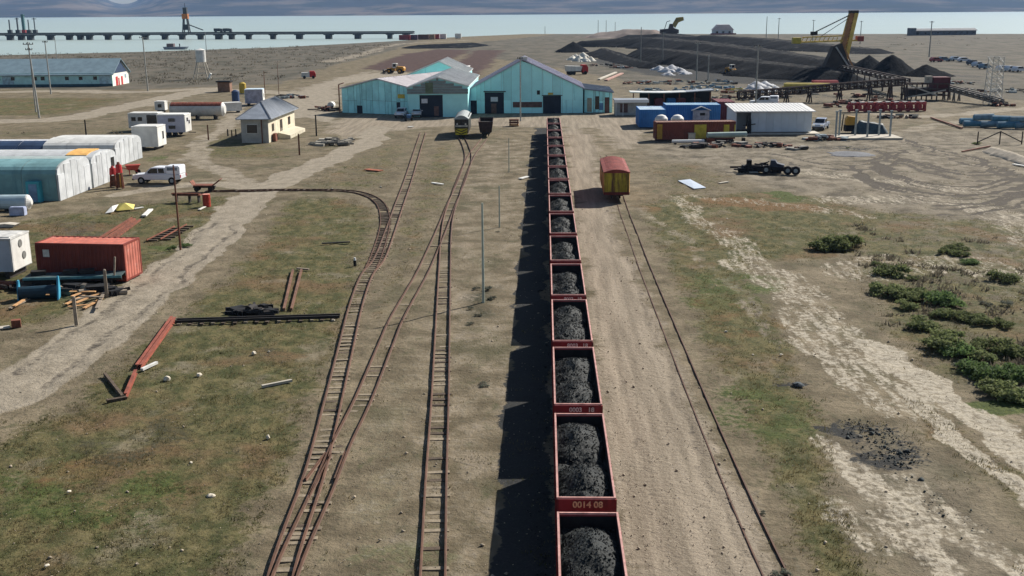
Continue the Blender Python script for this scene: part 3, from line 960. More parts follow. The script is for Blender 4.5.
for s in (-1, 1):
    MB().prism([(s * 0.85, 0.8), (s * 1.05, 2.3), (s * 0.99, 2.3), (s * 0.79, 0.8)], -3.4, 3.4).build('side_wall', DKB, t)
    b = MB().prism([(-0.79, 0.8), (0.79, 0.8), (0.99, 2.28), (-0.99, 2.28)], s * 3.36, s * 3.41)
    for x in (-.5, .5): b.box((x, s * 3.44, 1.5), (0.1, 0.08, 1.3))
    b.build('end_wall', DKB, t)
    bogie(t, s * 2.2)
MB().box((0, 0, 0.76), (1.6, 6.9, 0.1)).build('floor', IRON, t)
MB().box((0, 0, 1.5), (1.75, 6.6, 0.5)).build('scrap_filling', IRON, t)

# ------------------------------------------------------------------ left yard
WHITE = mat('white_paint', '#d9d8d2', 0.6, 0.12, 1.0, '#8d8377', 0.35, 0.8, True)
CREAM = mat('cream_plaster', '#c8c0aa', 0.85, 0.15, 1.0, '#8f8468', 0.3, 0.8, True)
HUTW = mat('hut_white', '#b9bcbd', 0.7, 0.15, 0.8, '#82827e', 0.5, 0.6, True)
CREAM_SHADE = mat('cream_plaster_shaded', '#a9a7a0', 0.85, 0.15, 1.0, '#6d6960', 0.3, 0.8, True)  # house walls facing away from the sun, shade put into the plaster colour
GREYROOF = mat('grey_sheet_roof', '#8b929b', 0.55, 0.15, 1.0, '#5d6064', 0.4, 0.8)
WROOF = mat('white_sheet_roof', '#e2e1dd', 0.5, 0.08, 0.6, '#a9a49a', 0.25, 0.6)
TEAL = mat('teal_paint', '#b6fbfb', 0.65, 0.10, 0.35, '#7cc9cd', 0.45, 0.3, True)
TEALG = mat('weathered_teal_sheet', '#aef2f3', 0.65, 0.15, 0.5, '#4fadad', 0.5, 0.4, True)
TEALD = mat('dark_teal_sheet', '#235a70', 0.6, 0.2, 0.7, '#1b4354', 0.5, 0.6, True)
TEALP = mat('pale_teal_sheet', '#6f9497', 0.6, 0.2, 0.7, '#4d757d', 0.5, 0.6, True)
NAVY = mat('navy_sheet', '#2c3f5a', 0.6, 0.2, 0.8, '#1d2938', 0.5, 0.6, True)
DARK = mat('dark_opening', '#15171b', 0.9, 0.2, 2)
DOORN = mat('navy_door', '#1d2a3a', 0.7, 0.2, 1.0, '#3a322c', 0.35, 0.6, True)
REDC_LIT = mat('red_container_lit', '#b56a5a', 0.7, 0.2, 1.2, '#c49a8f', 0.45, 0.7)  # container top and ends, sunlight put into the red
REDP = mat('red_paint', '#b32b2b', 0.6, 0.2, 2, '#6b2420', 0.4, 2)
WOOD = mat('fresh_plank', '#b98f63', 0.85, 0.25, 3, '#7d5a3c', 0.5, 2, bump=0.2)
WOODG = mat('weathered_wood', '#8d8172', 0.9, 0.25, 3, '#574d42', 0.5, 2, bump=0.2)
BROWNW = mat('brown_post', '#6b4635', 0.85, 0.3, 3, '#3b2a22', 0.5, 2)
CONC = mat('pale_concrete', '#b9b2a4', 0.9, 0.15, 1.5, '#7f786c', 0.4, 1)
POLEG = mat('pale_pole', '#9a9a94', 0.8, 0.2, 2, '#6d675d', 0.4, 1)
GALV = mat('galvanised', '#8d979a', 0.5, 0.15, 3, '#6b6259', 0.3, 2, metal=0.3)
BLUEP = mat('bright_blue_plastic', '#4596b3', 0.5, 0.15, 2, '#2b6d8a', 0.4, 1)
RUSTS = mat('rusty_steel', '#7b4a38', 0.8, 0.3, 2, '#3f2a22', 0.6, 1.5)
BEAMR = mat('red_lead_beam', '#8a4c3c', 0.75, 0.25, 1.5, '#5e3327', 0.5, 1)
LPIPE = mat('pale_blue_tank', '#a9bcc2', 0.5, 0.12, 1, '#76858a', 0.4, 0.8)


def barrel(r, w, z0, n=12, k=1.0):
    """Outline of a half-barrel roof as (y, z)."""
    return [(-w / 2 * math.cos(math.pi * i / n), z0 + r * math.sin(math.pi * i / n) ** k) for i in range(n + 1)]


def hut(label, x1, y0, y1, L, H, wall_z, side, roof, end, bays=None, group='half-barrel huts in a row'):
    """A long half-barrel hut whose white end looks towards +X; ridge along X."""
    w = y1 - y0
    t = T('barrel_hut', label, 'hut', (x1, (y0 + y1) / 2, 0), 0, group)
    arc = barrel(H - wall_z, w, wall_z, 12, 0.8)
    MB().prism([(-w / 2 + 0.03, 0), (w / 2 - 0.03, 0)] + arc[::-1], -L, -0.12, 'x').build('shell', roof, t)
    nb = bays or max(2, int(L / 3))
    for i in range(nb):
        xa, xb = -0.15 - L * i / nb, -0.15 - L * (i + 1) / nb + 0.05
        b = MB()
        out = [(y * 1.03 - 0.02, z + 0.03) for y, z in arc[:6]]
        prof = [(-w / 2 - 0.02, 0.02)] + out
        vs = [(xa, y, z) for y, z in prof] + [(xb, y, z) for y, z in prof]
        n = len(prof)
        b.add(vs, [(j, j + 1, n + j + 1, n + j) for j in range(n - 1)])
        b.build('side_panel', side[i % len(side)], t)
        MB().bar((xb - 0.02, -w / 2 - 0.03, 0), (xb - 0.02, -w / 2 - 0.03, wall_z), 0.08).build('rib', IRON if side[0] is TEALD else roof, t)
    e = MB().prism([(-w / 2, 0), (w / 2, 0)] + arc[::-1], -0.12, 0.0, 'x').build('end_wall', end, t)
    np_ = max(3, int(w / 1.3))
    for i in range(np_):
        ya, yb = -w / 2 + w * i / np_ + 0.05, -w / 2 + w * (i + 1) / np_ - 0.05
        hh = min(np.interp(abs(v) / (w / 2), [0, 0.5, 0.87, 1], [H, H - 0.12 * (H - wall_z), wall_z + 0.4 * (H - wall_z), wall_z]) for v in (ya, yb)) - 0.12
        MB().box((0.02, (ya + yb) / 2, hh / 2), (0.06, yb - ya, hh)).build('wall_panel', end, e)
    return t, e


q = G(60, 201)
hx = q.x
t, e = hut('front half-barrel hut with teal and dark blue side panels and white end', hx, q.y, G(93, 188.3).y - 0.1, 20, 3.75, 2.6, [TEALP, TEALP, TEALD, TEALP, TEALD, TEALD], mat('frosted_teal_roof', '#a3b1ad', 0.6, 0.15, 1, '#86a0a2', 0.4, 0.6), HUTW, 6)
pc = MB().box((-2.2, -(G(93, 188.3).y - 0.1 - q.y) / 2 - 0.3, 1.0), (1.3, 0.9, 2.0)).build('porch', mat('teal_porch', '#3f9fae', 0.6, 0.2, 1), t)
MB().box((-2.2, -(G(93, 188.3).y - 0.1 - q.y) / 2 - 0.76, 0.9), (0.8, 0.04, 1.7)).build('door', mat('blue_grey_door', '#6f8aa8', 0.6), pc)
t, e = hut('white ended half-barrel hut with a small dark window and an orange tarpaulin on its roof', hx, G(93, 188).y + 0.1, G(118, 178.3).y, 20, 3.5, 2.6, [HUTW], HUTW, HUTW, 6)
MB().box((0.08, 2.2, 2.0), (0.06, 0.8, 1.0)).build('window', GLASSD, e)
w_ = (G(118, 178.3).y - G(93, 188).y - 0.1)
rz_ = lambda y: 2.6 + 0.9 * (1 - (2 * y / w_) ** 2) ** 0.4
ys_ = [-2.6, -1.8, -0.9, 0.0, 0.8]
MB().prism([(y, rz_(y) + 0.03) for y in ys_] + [(y, rz_(y) + 0.12) for y in ys_[::-1]], -2.9, -0.7, 'x').build('tarpaulin', mat('ochre_tarp', '#d9a860', 0.8, 0.2, 2), t)
t, e = hut('grey-roofed half-barrel hut with a white corrugated end wall farthest along the row', hx - 3.6, G(118, 167).y, G(145, 157.5).y, 8.4, 3.2, 2.2, [mat('pale_ribbed_side', '#c9c9c4', 0.6, 0.12, 0.8, '#8a8880', 0.4, 0.6)], mat('pale_grey_roof', '#c9c9c4', 0.6, 0.12, 0.8, '#8a8880', 0.4, 0.6), HUTW, 3)
hut('dark navy half-barrel hut with a frosted white crest at the far left', hx - 12.2, G(118, 166).y, G(145, 159).y, 14, 2.8, 0.9, [NAVY], mat('frosted_white', '#c9ccd2', 0.7, 0.2, 2, '#5a6472', 0.5, 1.5), NAVY, 4)


def cabin(label, loc, rz, L, Wd, H, wall, roof, end=None, wins=(), feet=0.4, wheels=False, name='site_cabin', cat='cabin', group=None):
    """A box cabin or caravan on feet or wheels; wins: (face, along, z, width, height) with face s(outh) or e(ast)."""
    t = T(name, label, cat, loc, rz, group)
    b = MB().box((0, 0, feet + (H - feet) / 2), (L, Wd, H - feet))
    b.build('body', wall, t)
    for sx in (-1, 1):
        for sy in (-1, 1):
            MB().box((sx * (L / 2 - 0.03), sy * (Wd / 2 - 0.03), feet + (H - feet) / 2), (0.12, 0.12, H - feet)).build('corner_post', roof, t)
    MB().box((0, 0, H + 0.03), (L + 0.12, Wd + 0.12, 0.1)).box((0, 0, H + 0.1), (L - 0.3, Wd - 0.4, 0.08)).build('roof', roof, t)
    if end:
        MB().box((L / 2 + 0.015, 0, feet + (H - feet) / 2), (0.05, Wd - 0.14, H - feet - 0.1)).build('end_panel', end, t)
    for f, a, z, w, h in wins:
        b, g = MB(), MB()
        if f == 's':
            b.box((a, -Wd / 2 - 0.02, z), (w + 0.12, 0.05, h + 0.12)); g.box((a, -Wd / 2 - 0.035, z), (w, 0.05, h))
        else:
            b.box((L / 2 + 0.045, a, z), (0.05, w + 0.12, h + 0.12)); g.box((L / 2 + 0.06, a, z), (0.05, w, h))
        fr = b.build('window', wall, t)
        g.build('pane', GLASSD, fr)
    if wheels:
        for s in (-1, 1):
            w = MB()
            for x in (-0.45, 0.45): w.cyl((x, s * (Wd / 2 - 0.15) - 0.1, 0.36), (x, s * (Wd / 2 - 0.15) + 0.1, 0.36), 0.36, n=14)
            w.build('wheel', TYRE, t)
        MB().bar((L / 2, 0, 0.5), (L / 2 + 1.1, 0, 0.45), 0.1).build('drawbar', IRON, t)
    else:
        for sx in (-1, 1):
            MB().box((sx * (L / 2 - 0.5), 0, feet / 2), (0.3, Wd - 0.2, feet)).build('skid', IRON, t)
    return t


p = G(146, 150)
cabin('small white cabin at the far end of the hut row with a dark doorway', (p.x, p.y + 1.6, 0), 0, 3.4, 3.2, 3.0, WHITE, WHITE, WHITE, [('e', 0.4, 1.8, 0.5, 1.0)])
p = G(146, 131.5)
cabin('longer white caravan with dark side windows behind the short caravan', (p.x - 0.3, p.y + 1.3, 0), 0, 4.6, 2.4, 2.7, WHITE, WHITE, None, [('s', -1.5, 1.9, 0.7, 0.6), ('s', -0.5, 1.9, 0.7, 0.6), ('s', 1.4, 1.8, 1.7, 1.4)], 0.5, True, 'caravan', 'caravan')
p = G(176, 136.5)
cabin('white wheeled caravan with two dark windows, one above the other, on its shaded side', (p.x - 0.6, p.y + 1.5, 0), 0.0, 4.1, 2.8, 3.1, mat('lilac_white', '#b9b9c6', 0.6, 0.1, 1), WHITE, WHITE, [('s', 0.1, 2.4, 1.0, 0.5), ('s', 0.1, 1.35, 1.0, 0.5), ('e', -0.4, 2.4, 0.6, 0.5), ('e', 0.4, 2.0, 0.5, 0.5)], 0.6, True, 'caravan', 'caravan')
p = G(158, 113)
cabin('tiny white cabin with one dark window behind the two caravans', (p.x, p.y + 2, 0), 0, 1.8, 1.6, 1.9, WHITE, WHITE, None, [('s', 0, 1.2, 0.7, 0.6)])

# long white rust-topped tank wagon lying behind the caravans
p, q = G(172, 119), G(220, 120)
t = T('storage_tank', 'long white horizontal tank with a rust-red top behind the white caravans', 'tank', ((p.x + q.x) / 2, (p.y + q.y) / 2 + 1.2, 0), 0)
TANKW = mat('rust_topped_white', '#c9c6bf', 0.6, 0.15, 1, '#8b4a3a', 0.45, 0.5)
L = q.x - p.x
MB().cyl((-L / 2, 0, 1.6), (L / 2, 0, 1.6), 1.2, n=20).build('shell', TANKW, t, smooth=False)
MB().cyl((L / 2, 0, 1.6), (L / 2 + 0.35, 0, 1.6), 1.2, 0.7, 20).build('end_cap', WHITE, t)
b = MB()
for i in range(13): b.prism([(1.24 * math.sin(a), 1.6 + 1.24 * math.cos(a)) for a in [(-1 + 2 * k / 8) * 1.0 for k in range(9)]] + [(0.9, 2.2), (-0.9, 2.2)], -L / 2 + i * (L - .2) / 13 + .1, -L / 2 + (i + 1) * (L - .2) / 13 + .08, 'x')
b.build('rust_cladding', mat('rust_cladding', '#7d4334', 0.85, 0.3, 2, '#a89c90', 0.4, 1.2), t)
for x in (-0.35, 0, 0.35): MB().box((x * L, 0, 0.35), (0.3, 1.8, 0.7)).build('saddle', IRON, t)
p = G(228, 113)
cabin('low white trailer box beside the end of the rusty tank', (p.x, p.y + 1.2, 0), 0.5, 4.0, 1.9, 1.7, WHITE, WHITE, None, [('e', 0.2, 1.0, 0.7, 0.8)], 0.3)
p = G(259, 105.5)
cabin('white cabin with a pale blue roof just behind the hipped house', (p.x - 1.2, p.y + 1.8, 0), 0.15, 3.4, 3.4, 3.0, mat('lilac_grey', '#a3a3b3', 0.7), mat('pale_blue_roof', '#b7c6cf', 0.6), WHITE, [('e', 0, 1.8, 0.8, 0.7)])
p = G(224, 92)
t = T('storage_shed', 'brown shed under a flat black roof near the yellow drum', 'shed', (p.x, p.y + 1, 0))
MB().box((0, 0, 1.1), (2.8, 2, 2.2)).build('wall', mat('brown_board', '#8a6a58', 0.8, 0.2, 2), t)
MB().box((0, -0.2, 2.35), (3.3, 2.6, 0.3)).build('roof', DARK, t)
for px, py, c, lb in ((236, 103, '#34486b', 'upright dark blue tank beside the white cabin'), (243, 94, '#b59a3a', 'upright yellow tank between the shed and the white cabin')):
    p = G(px, py)
    t = T('upright_tank', lb, 'tank', (p.x, p.y, 0))
    m = mat(lb[8:20].strip().replace(' ', '_'), c, 0.6, 0.2, 2)
    MB().cyl((0, 0, 0.2), (0, 0, 2.3), 0.75, n=14).build('shell', m, t)
    MB().cyl((0, 0, 2.3), (0, 0, 2.6), 0.75, 0.3, 14).build('lid', m, t)
    MB().box((0, 0, 0.1), (1.3, 1.3, 0.2)).build('plinth', CONC, t)

# ---- hipped house
p = G(242, 143)
hw, hl, he, hr = 3.8, G(291, 130).y - p.y - 0.5, 3.35, 5.35
t = T('small_house', 'small house with a grey hipped roof, one shaded and one sunlit cream side', 'house', (p.x, p.y, 0))
w = MB().box((hw / 2, 0.06, he / 2), (hw, 0.12, he)).build('front_wall', CREAM_SHADE, t)
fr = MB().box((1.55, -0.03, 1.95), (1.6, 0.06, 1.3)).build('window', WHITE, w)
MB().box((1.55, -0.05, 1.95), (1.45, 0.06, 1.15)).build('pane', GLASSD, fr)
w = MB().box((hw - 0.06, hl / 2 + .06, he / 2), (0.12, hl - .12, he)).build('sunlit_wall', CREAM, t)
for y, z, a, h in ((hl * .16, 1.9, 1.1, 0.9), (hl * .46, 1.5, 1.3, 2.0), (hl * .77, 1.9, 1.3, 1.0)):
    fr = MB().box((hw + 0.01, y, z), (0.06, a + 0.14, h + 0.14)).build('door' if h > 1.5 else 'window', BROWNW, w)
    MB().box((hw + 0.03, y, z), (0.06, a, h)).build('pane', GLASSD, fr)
MB().box((0.06, hl / 2 + .06, he / 2), (0.12, hl - .12, he)).build('side_wall', CREAM_SHADE, t)
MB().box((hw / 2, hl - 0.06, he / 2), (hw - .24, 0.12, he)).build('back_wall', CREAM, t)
o = 0.55
A = [(-o, -o, he), (hw + o, -o, he), (hw + o, hl + o, he), (-o, hl + o, he)]
ra, rb = (hw / 2, hl * 0.26, hr), (hw / 2, hl * 0.8, hr)
for nm, fs in (('front_hip', (A[0], A[1], ra)), ('right_slope', (A[1], A[2], rb, ra)), ('back_hip', (A[2], A[3], rb)), ('left_slope', (A[3], A[0], ra, rb))):
    vs = list(fs) + [(x, y, z - 0.1) for x, y, z in fs]
    k = len(fs)
    MB().add(vs, [tuple(range(k)), tuple(range(2 * k - 1, k - 1, -1))] + [(i, k + i, k + (i + 1) % k, (i + 1) % k) for i in range(k)]).build('roof_slope', GREYROOF, t)
    d0, d1 = Vector(fs[0]), Vector(fs[1])
    ns_ = int((d1 - d0).length / 0.55)
    for i in range(1, ns_):
        e0 = d0 + (d1 - d0) * i / ns_
        top = Vector(fs[-1]) + ((Vector(fs[2]) - Vector(fs[-1])) * i / ns_ if k == 4 else Vector((0, 0, 0)))
        if k == 4:
            MB().bar(e0 + Vector((0, 0, 0.03)), top + Vector((0, 0, 0.03)), 0.05, 0.05).build('roof_seam', GREYROOF, t)
for a, bb in ((A[0], ra), (A[1], ra), (A[2], rb), (A[3], rb), (ra, rb)):
    MB().bar(Vector(a) + Vector((0, 0, 0.03)), Vector(bb) + Vector((0, 0, 0.05)), 0.14, 0.08).build('ridge_cap', mat('ridge_dark', '#5c6068', 0.6), t)
MB().box((hw / 2 + 1.05, -0.25, 1.7), (0.14, 0.14, 3.4)).build('downpipe', BROWNW, t)
MB().prism([(hw + 0.1, 0), (hw + 1.9, 0), (hw + 1.9, 0.5), (hw + 0.1, 0.9)], hl * .3, hl * .9, 'y').build('ramp', CREAM, t)
MB().box((hw + 0.35, hl * .13, 0.55), (0.4, 1.0, 1.1)).build('crate', RUSTS, t)

# ---- teal office block far left
p0_, p1_ = G(-190, 88.5), G(113, 86.2)
a = math.atan2(p1_.y - p0_.y, p1_.x - p0_.x)
L = math.hypot(p1_.x - p0_.x, p1_.y - p0_.y)
t = T('long_building', 'long teal building with a grey roof and a white gable with red doors', 'building', (p0_.x, p0_.y, 0), a)
D, EH, RH = 12.5, 3.3, 6.6
tl = mat('soft_teal_wall', '#c4efea', 0.75, 0.1, 0.6, '#5c8b90', 0.4, 0.4)
wl = MB().box((L / 2, 0.1, EH / 2), (L, 0.2, EH)).build('front_wall', tl, t)
MB().box((L / 2, -0.02, 0.3), (L, 0.1, 0.6)).build('plinth', mat('plinth_dark', '#3f5d66', 0.8), t)
MB().box((L / 2, D - 0.1, EH / 2), (L, 0.2, EH)).build('back_wall', tl, t)
x = 6.0
i = 0
while x < L - 2.5:
    fr = MB().box((x, -0.01, 2.0), (1.2, 0.08, 1.1)).build('window', tl, wl)
    MB().box((x, -0.03, 2.0), (0.95, 0.08, 0.85)).build('pane', GLASSD, fr)
    if i % 6 == 4:
        MB().box((x + 2.4, -0.02, 1.7), (2.8, 0.08, 2.2)).build('panel', mat('pale_panel', '#a9c4cb', 0.7), wl)
    x += (3.6, 5.5, 1.9, 6.0, 3.4)[i % 5]
    i += 1
gp = [(0.2, 0), (D - 0.2, 0), (D - 0.2, EH), (D / 2, RH - 0.35), (0.2, EH)]
gw = MB().prism(gp, L - 0.25, L, 'x').build('gable_wall', mat('white_gable', '#e3e0d3', 0.7, 0.08, 1), t)
MB().prism([(1.2, EH - 0.2), (D - 1.2, EH - 0.2), (D / 2, RH - 0.4)], L + 0.0, L + 0.06, 'x').build('gable_cladding', NAVY, gw)
for y, wd, h in ((3.2, 1.5, 2.2), (4.8, 0.7, 1.8), (7.1, 1.2, 2.1)):
    MB().box((L + 0.03, y, h / 2), (0.08, wd, h)).build('door', REDP, gw)
MB().box((L + 0.02, 10, 2.0), (0.06, 1.1, 0.9)).build('window', mat('bluish_pane', '#8fa9b3', 0.3), gw)
MB().prism(gp, 0, 0.25, 'x').build('gable_wall', tl, t)
for s in (0, 1):
    y0_, y1_ = (-0.6, D / 2) if s == 0 else (D + 0.6, D / 2)
    z0_ = EH - 0.42
    MB().add([(-0.5, y0_, z0_), (L + 0.5, y0_, z0_), (L + 0.5, y1_, RH), (-0.5, y1_, RH), (-0.5, y0_, z0_ - .15), (L + 0.5, y0_, z0_ - .15), (L + 0.5, y1_, RH - .15), (-0.5, y1_, RH - .15)],
             [(0, 1, 2, 3), (7, 6, 5, 4), (0, 4, 5, 1), (1, 5, 6, 2), (2, 6, 7, 3), (3, 7, 4, 0)]).build('roof_slope', mat('blue_grey_sheet', '#7f949d', 0.6, 0.12, 0.6, '#66777f', 0.4, 0.4), t)

# ---- white pickup with a canopy
def pickup(label, loc, rz, paint, canopy=True, sc=1.0, name='pickup_truck'):
    t = T(name, label, 'pickup truck', loc, rz)
    prof = [(-2.6, 0.55), (-2.6, 1.02), (-1.15, 1.1), (0.5, 1.1), (1.3, 1.08), (2.45, 0.98), (2.65, 0.8), (2.65, 0.5), (2.1, 0.45), (-2.1, 0.45)]
    b = MB().prism(prof, -0.88, 0.88)
    b.build('body', paint, t)
    cabp = [(-0.95, 1.1), (1.35, 1.1), (0.62, 1.72), (0.2, 1.78), (-0.8, 1.78), (-0.95, 1.72)]
    c = MB().prism(cabp, -0.76, 0.76).build('cab', paint, t)
    MB().add([(1.30, -.7, 1.17), (1.30, .7, 1.17), (0.70, .66, 1.69), (0.70, -.66, 1.69), (1.25, -.7, 1.13), (1.25, .7, 1.13), (0.65, .66, 1.65), (0.65, -.66, 1.65)], [(0, 1, 2, 3), (7, 6, 5, 4), (0, 4, 5, 1), (1, 5, 6, 2), (2, 6, 7, 3), (3, 7, 4, 0)]).build('windscreen', GLASSD, c)
    for s in (-1, 1):
        MB().prism([(-0.1, 1.16), (1.15, 1.16), (0.6, 1.64), (-0.1, 1.66)], s * 0.765, s * 0.785).build('side_window', GLASSD, c)
        MB().prism([(-0.85, 1.18), (-0.2, 1.18), (-0.2, 1.66), (-0.8, 1.66)], s * 0.765, s * 0.785).build('side_window', GLASSD, c)
        MB().box((2.6, s * 0.62, 0.86), (0.16, 0.4, 0.2)).build('headlight', WHITEP, t)
        MB().box((-2.6, s * 0.75, 0.85), (0.06, 0.16, 0.3)).build('tail_light', REDP, t)
        MB().box((0.95, s * 0.98, 1.2), (0.15, 0.2, 0.14)).build('mirror', paint, t)
    if canopy:
        k = MB().prism([(-2.58, 1.05), (-1.02, 1.1), (-1.0, 1.92), (-2.45, 1.95), (-2.58, 1.85)], -0.84, 0.84).build('canopy', paint, t)
        for s in (-1, 1): MB().box((-1.75, s * 0.845, 1.62), (1.1, 0.03, 0.32)).build('canopy_window', mat('grey_glass', '#6c7684', 0.3), k)
    MB().box((2.62, 0, 0.52), (0.16, 1.7, 0.2)).build('bumper', IRON, t)
    for x in (-1.65, 1.7):
        for s in (-1, 1):
            w = MB().cyl((x, s * 0.66, 0.38), (x, s * 0.91, 0.38), 0.38, n=18).build('wheel', TYRE, t)
            MB().cyl((x, s * 0.90, 0.38), (x, s * 0.925, 0.38), 0.2, n=12).build('rim', GALV, w)
    soften(t)
    if sc != 1: t.scale = (sc,) * 3
    return t


def soften(t, w=0.06):
    for o in kids(t):
        if o.name.split('.')[0] in ('body', 'cab', 'canopy'):
            m = o.modifiers.new('edge', 'BEVEL')
            m.width, m.segments, m.limit_method = w, 2, 'ANGLE'


CARW = mat('white_car_paint', '#dfe1e6', 0.35, 0.04, 1, spec=0.5)
p = G(158, 184)
pickup('white pickup truck with a white canopy parked before the white huts', (p.x, p.y + 0.7, 0), math.pi - 0.06, CARW, True, 1.0)

# ---- red-topped rusty stands by the huts
for px, py, ty, lb, dx in ((114, 187, 166, 'left of two rust-brown steel stands with a red top, beside the white huts', 0), (120.5, 188.5, 162, 'right, taller of two rust-brown steel stands with a dark red top', 1)):
    p = G(px, py)
    h = HT(px, py, ty)
    t = T('steel_stand', lb, 'stand', (p.x, p.y, 0), 0.15, 'red-topped steel stands by the huts')
    b = MB()
    for sx in (-1, 1):
        for sy in (-1, 1): b.bar((sx * 0.3, sy * 0.25, 0), (sx * 0.22, sy * 0.18, h * 0.6), 0.11)
    b.bar((-0.3, -.25, h * 0.3), (0.3, -.25, h * 0.3), 0.08).bar((-0.3, .25, h * 0.3), (0.3, .25, h * 0.3), 0.08)
    b.build('frame', RUSTS, t)
    MB().box((-0.02, 0, h * 0.29), (0.5, 0.42, h * 0.5), 0, 0.9).build('skirt_panel', BROWNW, t)
    if dx: MB().box((0.12, -0.27, h * 0.3), (0.12, 0.05, h * 0.52)).build('yellow_strip', mat('amber_strip', '#c08a3c', 0.7), t)
    MB().cyl((0, 0, h * 0.6), (0, 0, h * 0.9), 0.36, 0.3, 12).build('red_drum', REDP, t)
    MB().cyl((0, 0, h * 0.9), (0, 0, h), 0.2, 0.12, 10).build('cap', RUSTS if dx else REDP, t)
p = G(135, 176)
t = T('garden_cart', 'red wheelbarrow-like cart with an orange tray by the pickup bonnet', 'cart', (p.x - 0.6, p.y + 1.2, 0), 0.3)
MB().prism([(-0.5, 0.55), (0.5, 0.55), (0.8, 1.1), (-0.8, 1.1)], -0.5, 0.5).build('tray', mat('orange_red', '#9c3a2c', 0.6, 0.2, 2), t)
MB().cyl((0.5, -0.1, 0.3), (0.5, 0.1, 0.3), 0.3, n=14).build('wheel', TYRE, t)
MB().bar((-0.4, -.3, 0.6), (-1.2, -.35, 0.8), 0.06).bar((-0.4, .3, 0.6), (-1.2, .35, 0.8), 0.06).bar((-.4, -.3, 0), (-.4, -.3, .6), .06).bar((-.4, .3, 0), (-.4, .3, .6), .06).bar((0.5, -.2, 0.3), (0, -.2, 0.58), .06).bar((0.5, .2, 0.3), (0, .2, 0.58), .06).build('frame', REDP, t)

# ---- rusty handcart and red drum stand
p = G(206, 191.5)
t = T('rail_cart', 'small rusty flat cart with raised sides at the end of the curved siding', 'cart', (p.x - 0.1, p.y - 0.1, 0), 0.05)
b = MB().prism([(-0.9, 0.62), (0.95, 0.62), (1.75, 1.25), (1.65, 1.28), (0.9, 0.72), (-1.0, 0.74), (-1.25, 1.15), (-1.32, 1.12)], -0.62, 0.62)
b.build('tray', RUSTS, t)
MB().bar((-1.1, 0, 0.5), (1.1, 0, 0.5), 0.5, 0.16).build('frame', IRON, t)
for x in (-0.7, 0.7):
    w = MB().cyl((x, -0.5, 0.36), (x, 0.5, 0.36), 0.06, n=8)
    for s in (-1, 1): w.cyl((x, s * 0.40 - .05, 0.33), (x, s * 0.40 + .05, 0.33), 0.26, n=14)
    w.build('wheelset', IRON, t)
p = G(196, 203)
t = T('steel_bench', 'low rusty steel bench carrying pipes beside a red drum', 'bench', (p.x - 0.9, p.y + 0.4, 0), -0.05)
MB().box((0, 0, 0.72), (2.7, 0.7, 0.1)).build('top', RUSTS, t)
for x in (-1.1, 0.2, 1.1): MB().box((x, 0, 0.34), (0.12, 0.5, 0.67)).build('leg', IRON, t)
for y in (-0.2, 0.1): MB().cyl((-1.5, y, 0.84), (1.2, y, 0.84), 0.07, n=8).build('pipe', RUSTS, t)
p = G(207, 206.5)
t = T('red_drum', 'bright red drum with a pale lid standing right of the rusty bench', 'drum', (p.x, p.y, 0))
MB().cyl((0, 0, 0), (0, 0, 1.15), 0.36, n=16).cyl((0, 0, 0.38), (0, 0, 0.42), 0.38, n=16).cyl((0, 0, 0.76), (0, 0, 0.8), 0.38, n=16).build('shell', mat('drum_red', '#96301f', 0.55, 0.2, 2, '#6f2a20', 0.4, 1.5), t)
MB().cyl((0, 0, 1.15), (0, 0, 1.18), 0.34, n=16).build('lid', mat('pink_lid', '#d8917c', 0.6), t)


def plank(px0, py0, px1, py1, w, h, m, name, label, cat, z=0.05, group=None, extra=None):
    a, c = G(px0, py0), G(px1, py1)
    o = MB().bar((0, 0, z + h / 2), ((c - a).x, (c - a).y, z + h / 2), w, h).build(name, m, None, (a.x, a.y, 0))
    return tag(o, label, cat, group)


plank(199, 210.5, 205, 207.5, 0.25, 0.06, WHITEP, 'white_board', 'short white board on the grass under the red drum', 'board')
# ---- red container, low flat trailer before it, white cabin on the left edge
pa, pb, pc_ = G(39, 281), G(127, 283), G(138, 277)
ca = math.atan2(pb.y - pa.y, pb.x - pa.x)
L = math.hypot(pb.x - pa.x, pb.y - pa.y)


def container(label, loc, rz, L, D, H, paint, roofp=None, endp=None, z=0.12, name='shipping_container', group=None):
    """loc: near-left corner; long side towards -Y."""
    t = T(name, label, 'container', loc, rz, group)
    MB().corrug((0, 0.03), (L, 0.03), z + 0.12, z + H - 0.1, 0.28, 0.045).build('side_panel', paint, t)
    MB().corrug((L, D - 0.03), (0, D - 0.03), z + 0.12, z + H - 0.1, 0.28, 0.045).build('side_panel', paint, t)
    MB().corrug((L - 0.03, 0), (L - 0.03, D), z + 0.12, z + H - 0.1, 0.35, 0.04).build('end_panel', endp or paint, t)
    MB().corrug((0.03, D), (0.03, 0), z + 0.12, z + H - 0.1, 0.35, 0.04).build('end_panel', endp or paint, t)
    b = MB()
    n = int(L / 0.4)
    b.box((L / 2, D / 2, z + H - 0.05), (L - 0.1, D - 0.1, 0.05))
    for i in range(n): b.box((0.2 + (L - 0.4) * i / (n - 1), D / 2, z + H - 0.01), (0.2, D - 0.3, 0.03))
    b.build('roof', roofp or paint, t)
    b = MB()
    for y in (0.04, D - 0.04):
        b.box((L / 2, y, z + H - 0.03), (L, 0.12, 0.12)).box((L / 2, y, z + 0.06), (L, 0.12, 0.14))
        for x in (0.06, L - 0.06): b.box((x, y, z + H / 2), (0.14, 0.14, H - 0.2))
    for x in (0.06, L - 0.06): b.box((x, D / 2, z + H - 0.03), (0.12, D - 0.2, 0.12)).box((x, D / 2, z + 0.06), (0.12, D - 0.2, 0.14))
    b.build('frame', paint, t)
    MB().box((L / 2, D / 2, z / 2), (L - 0.4, D - 0.3, z)).build('bearers', IRON, t)
    return t


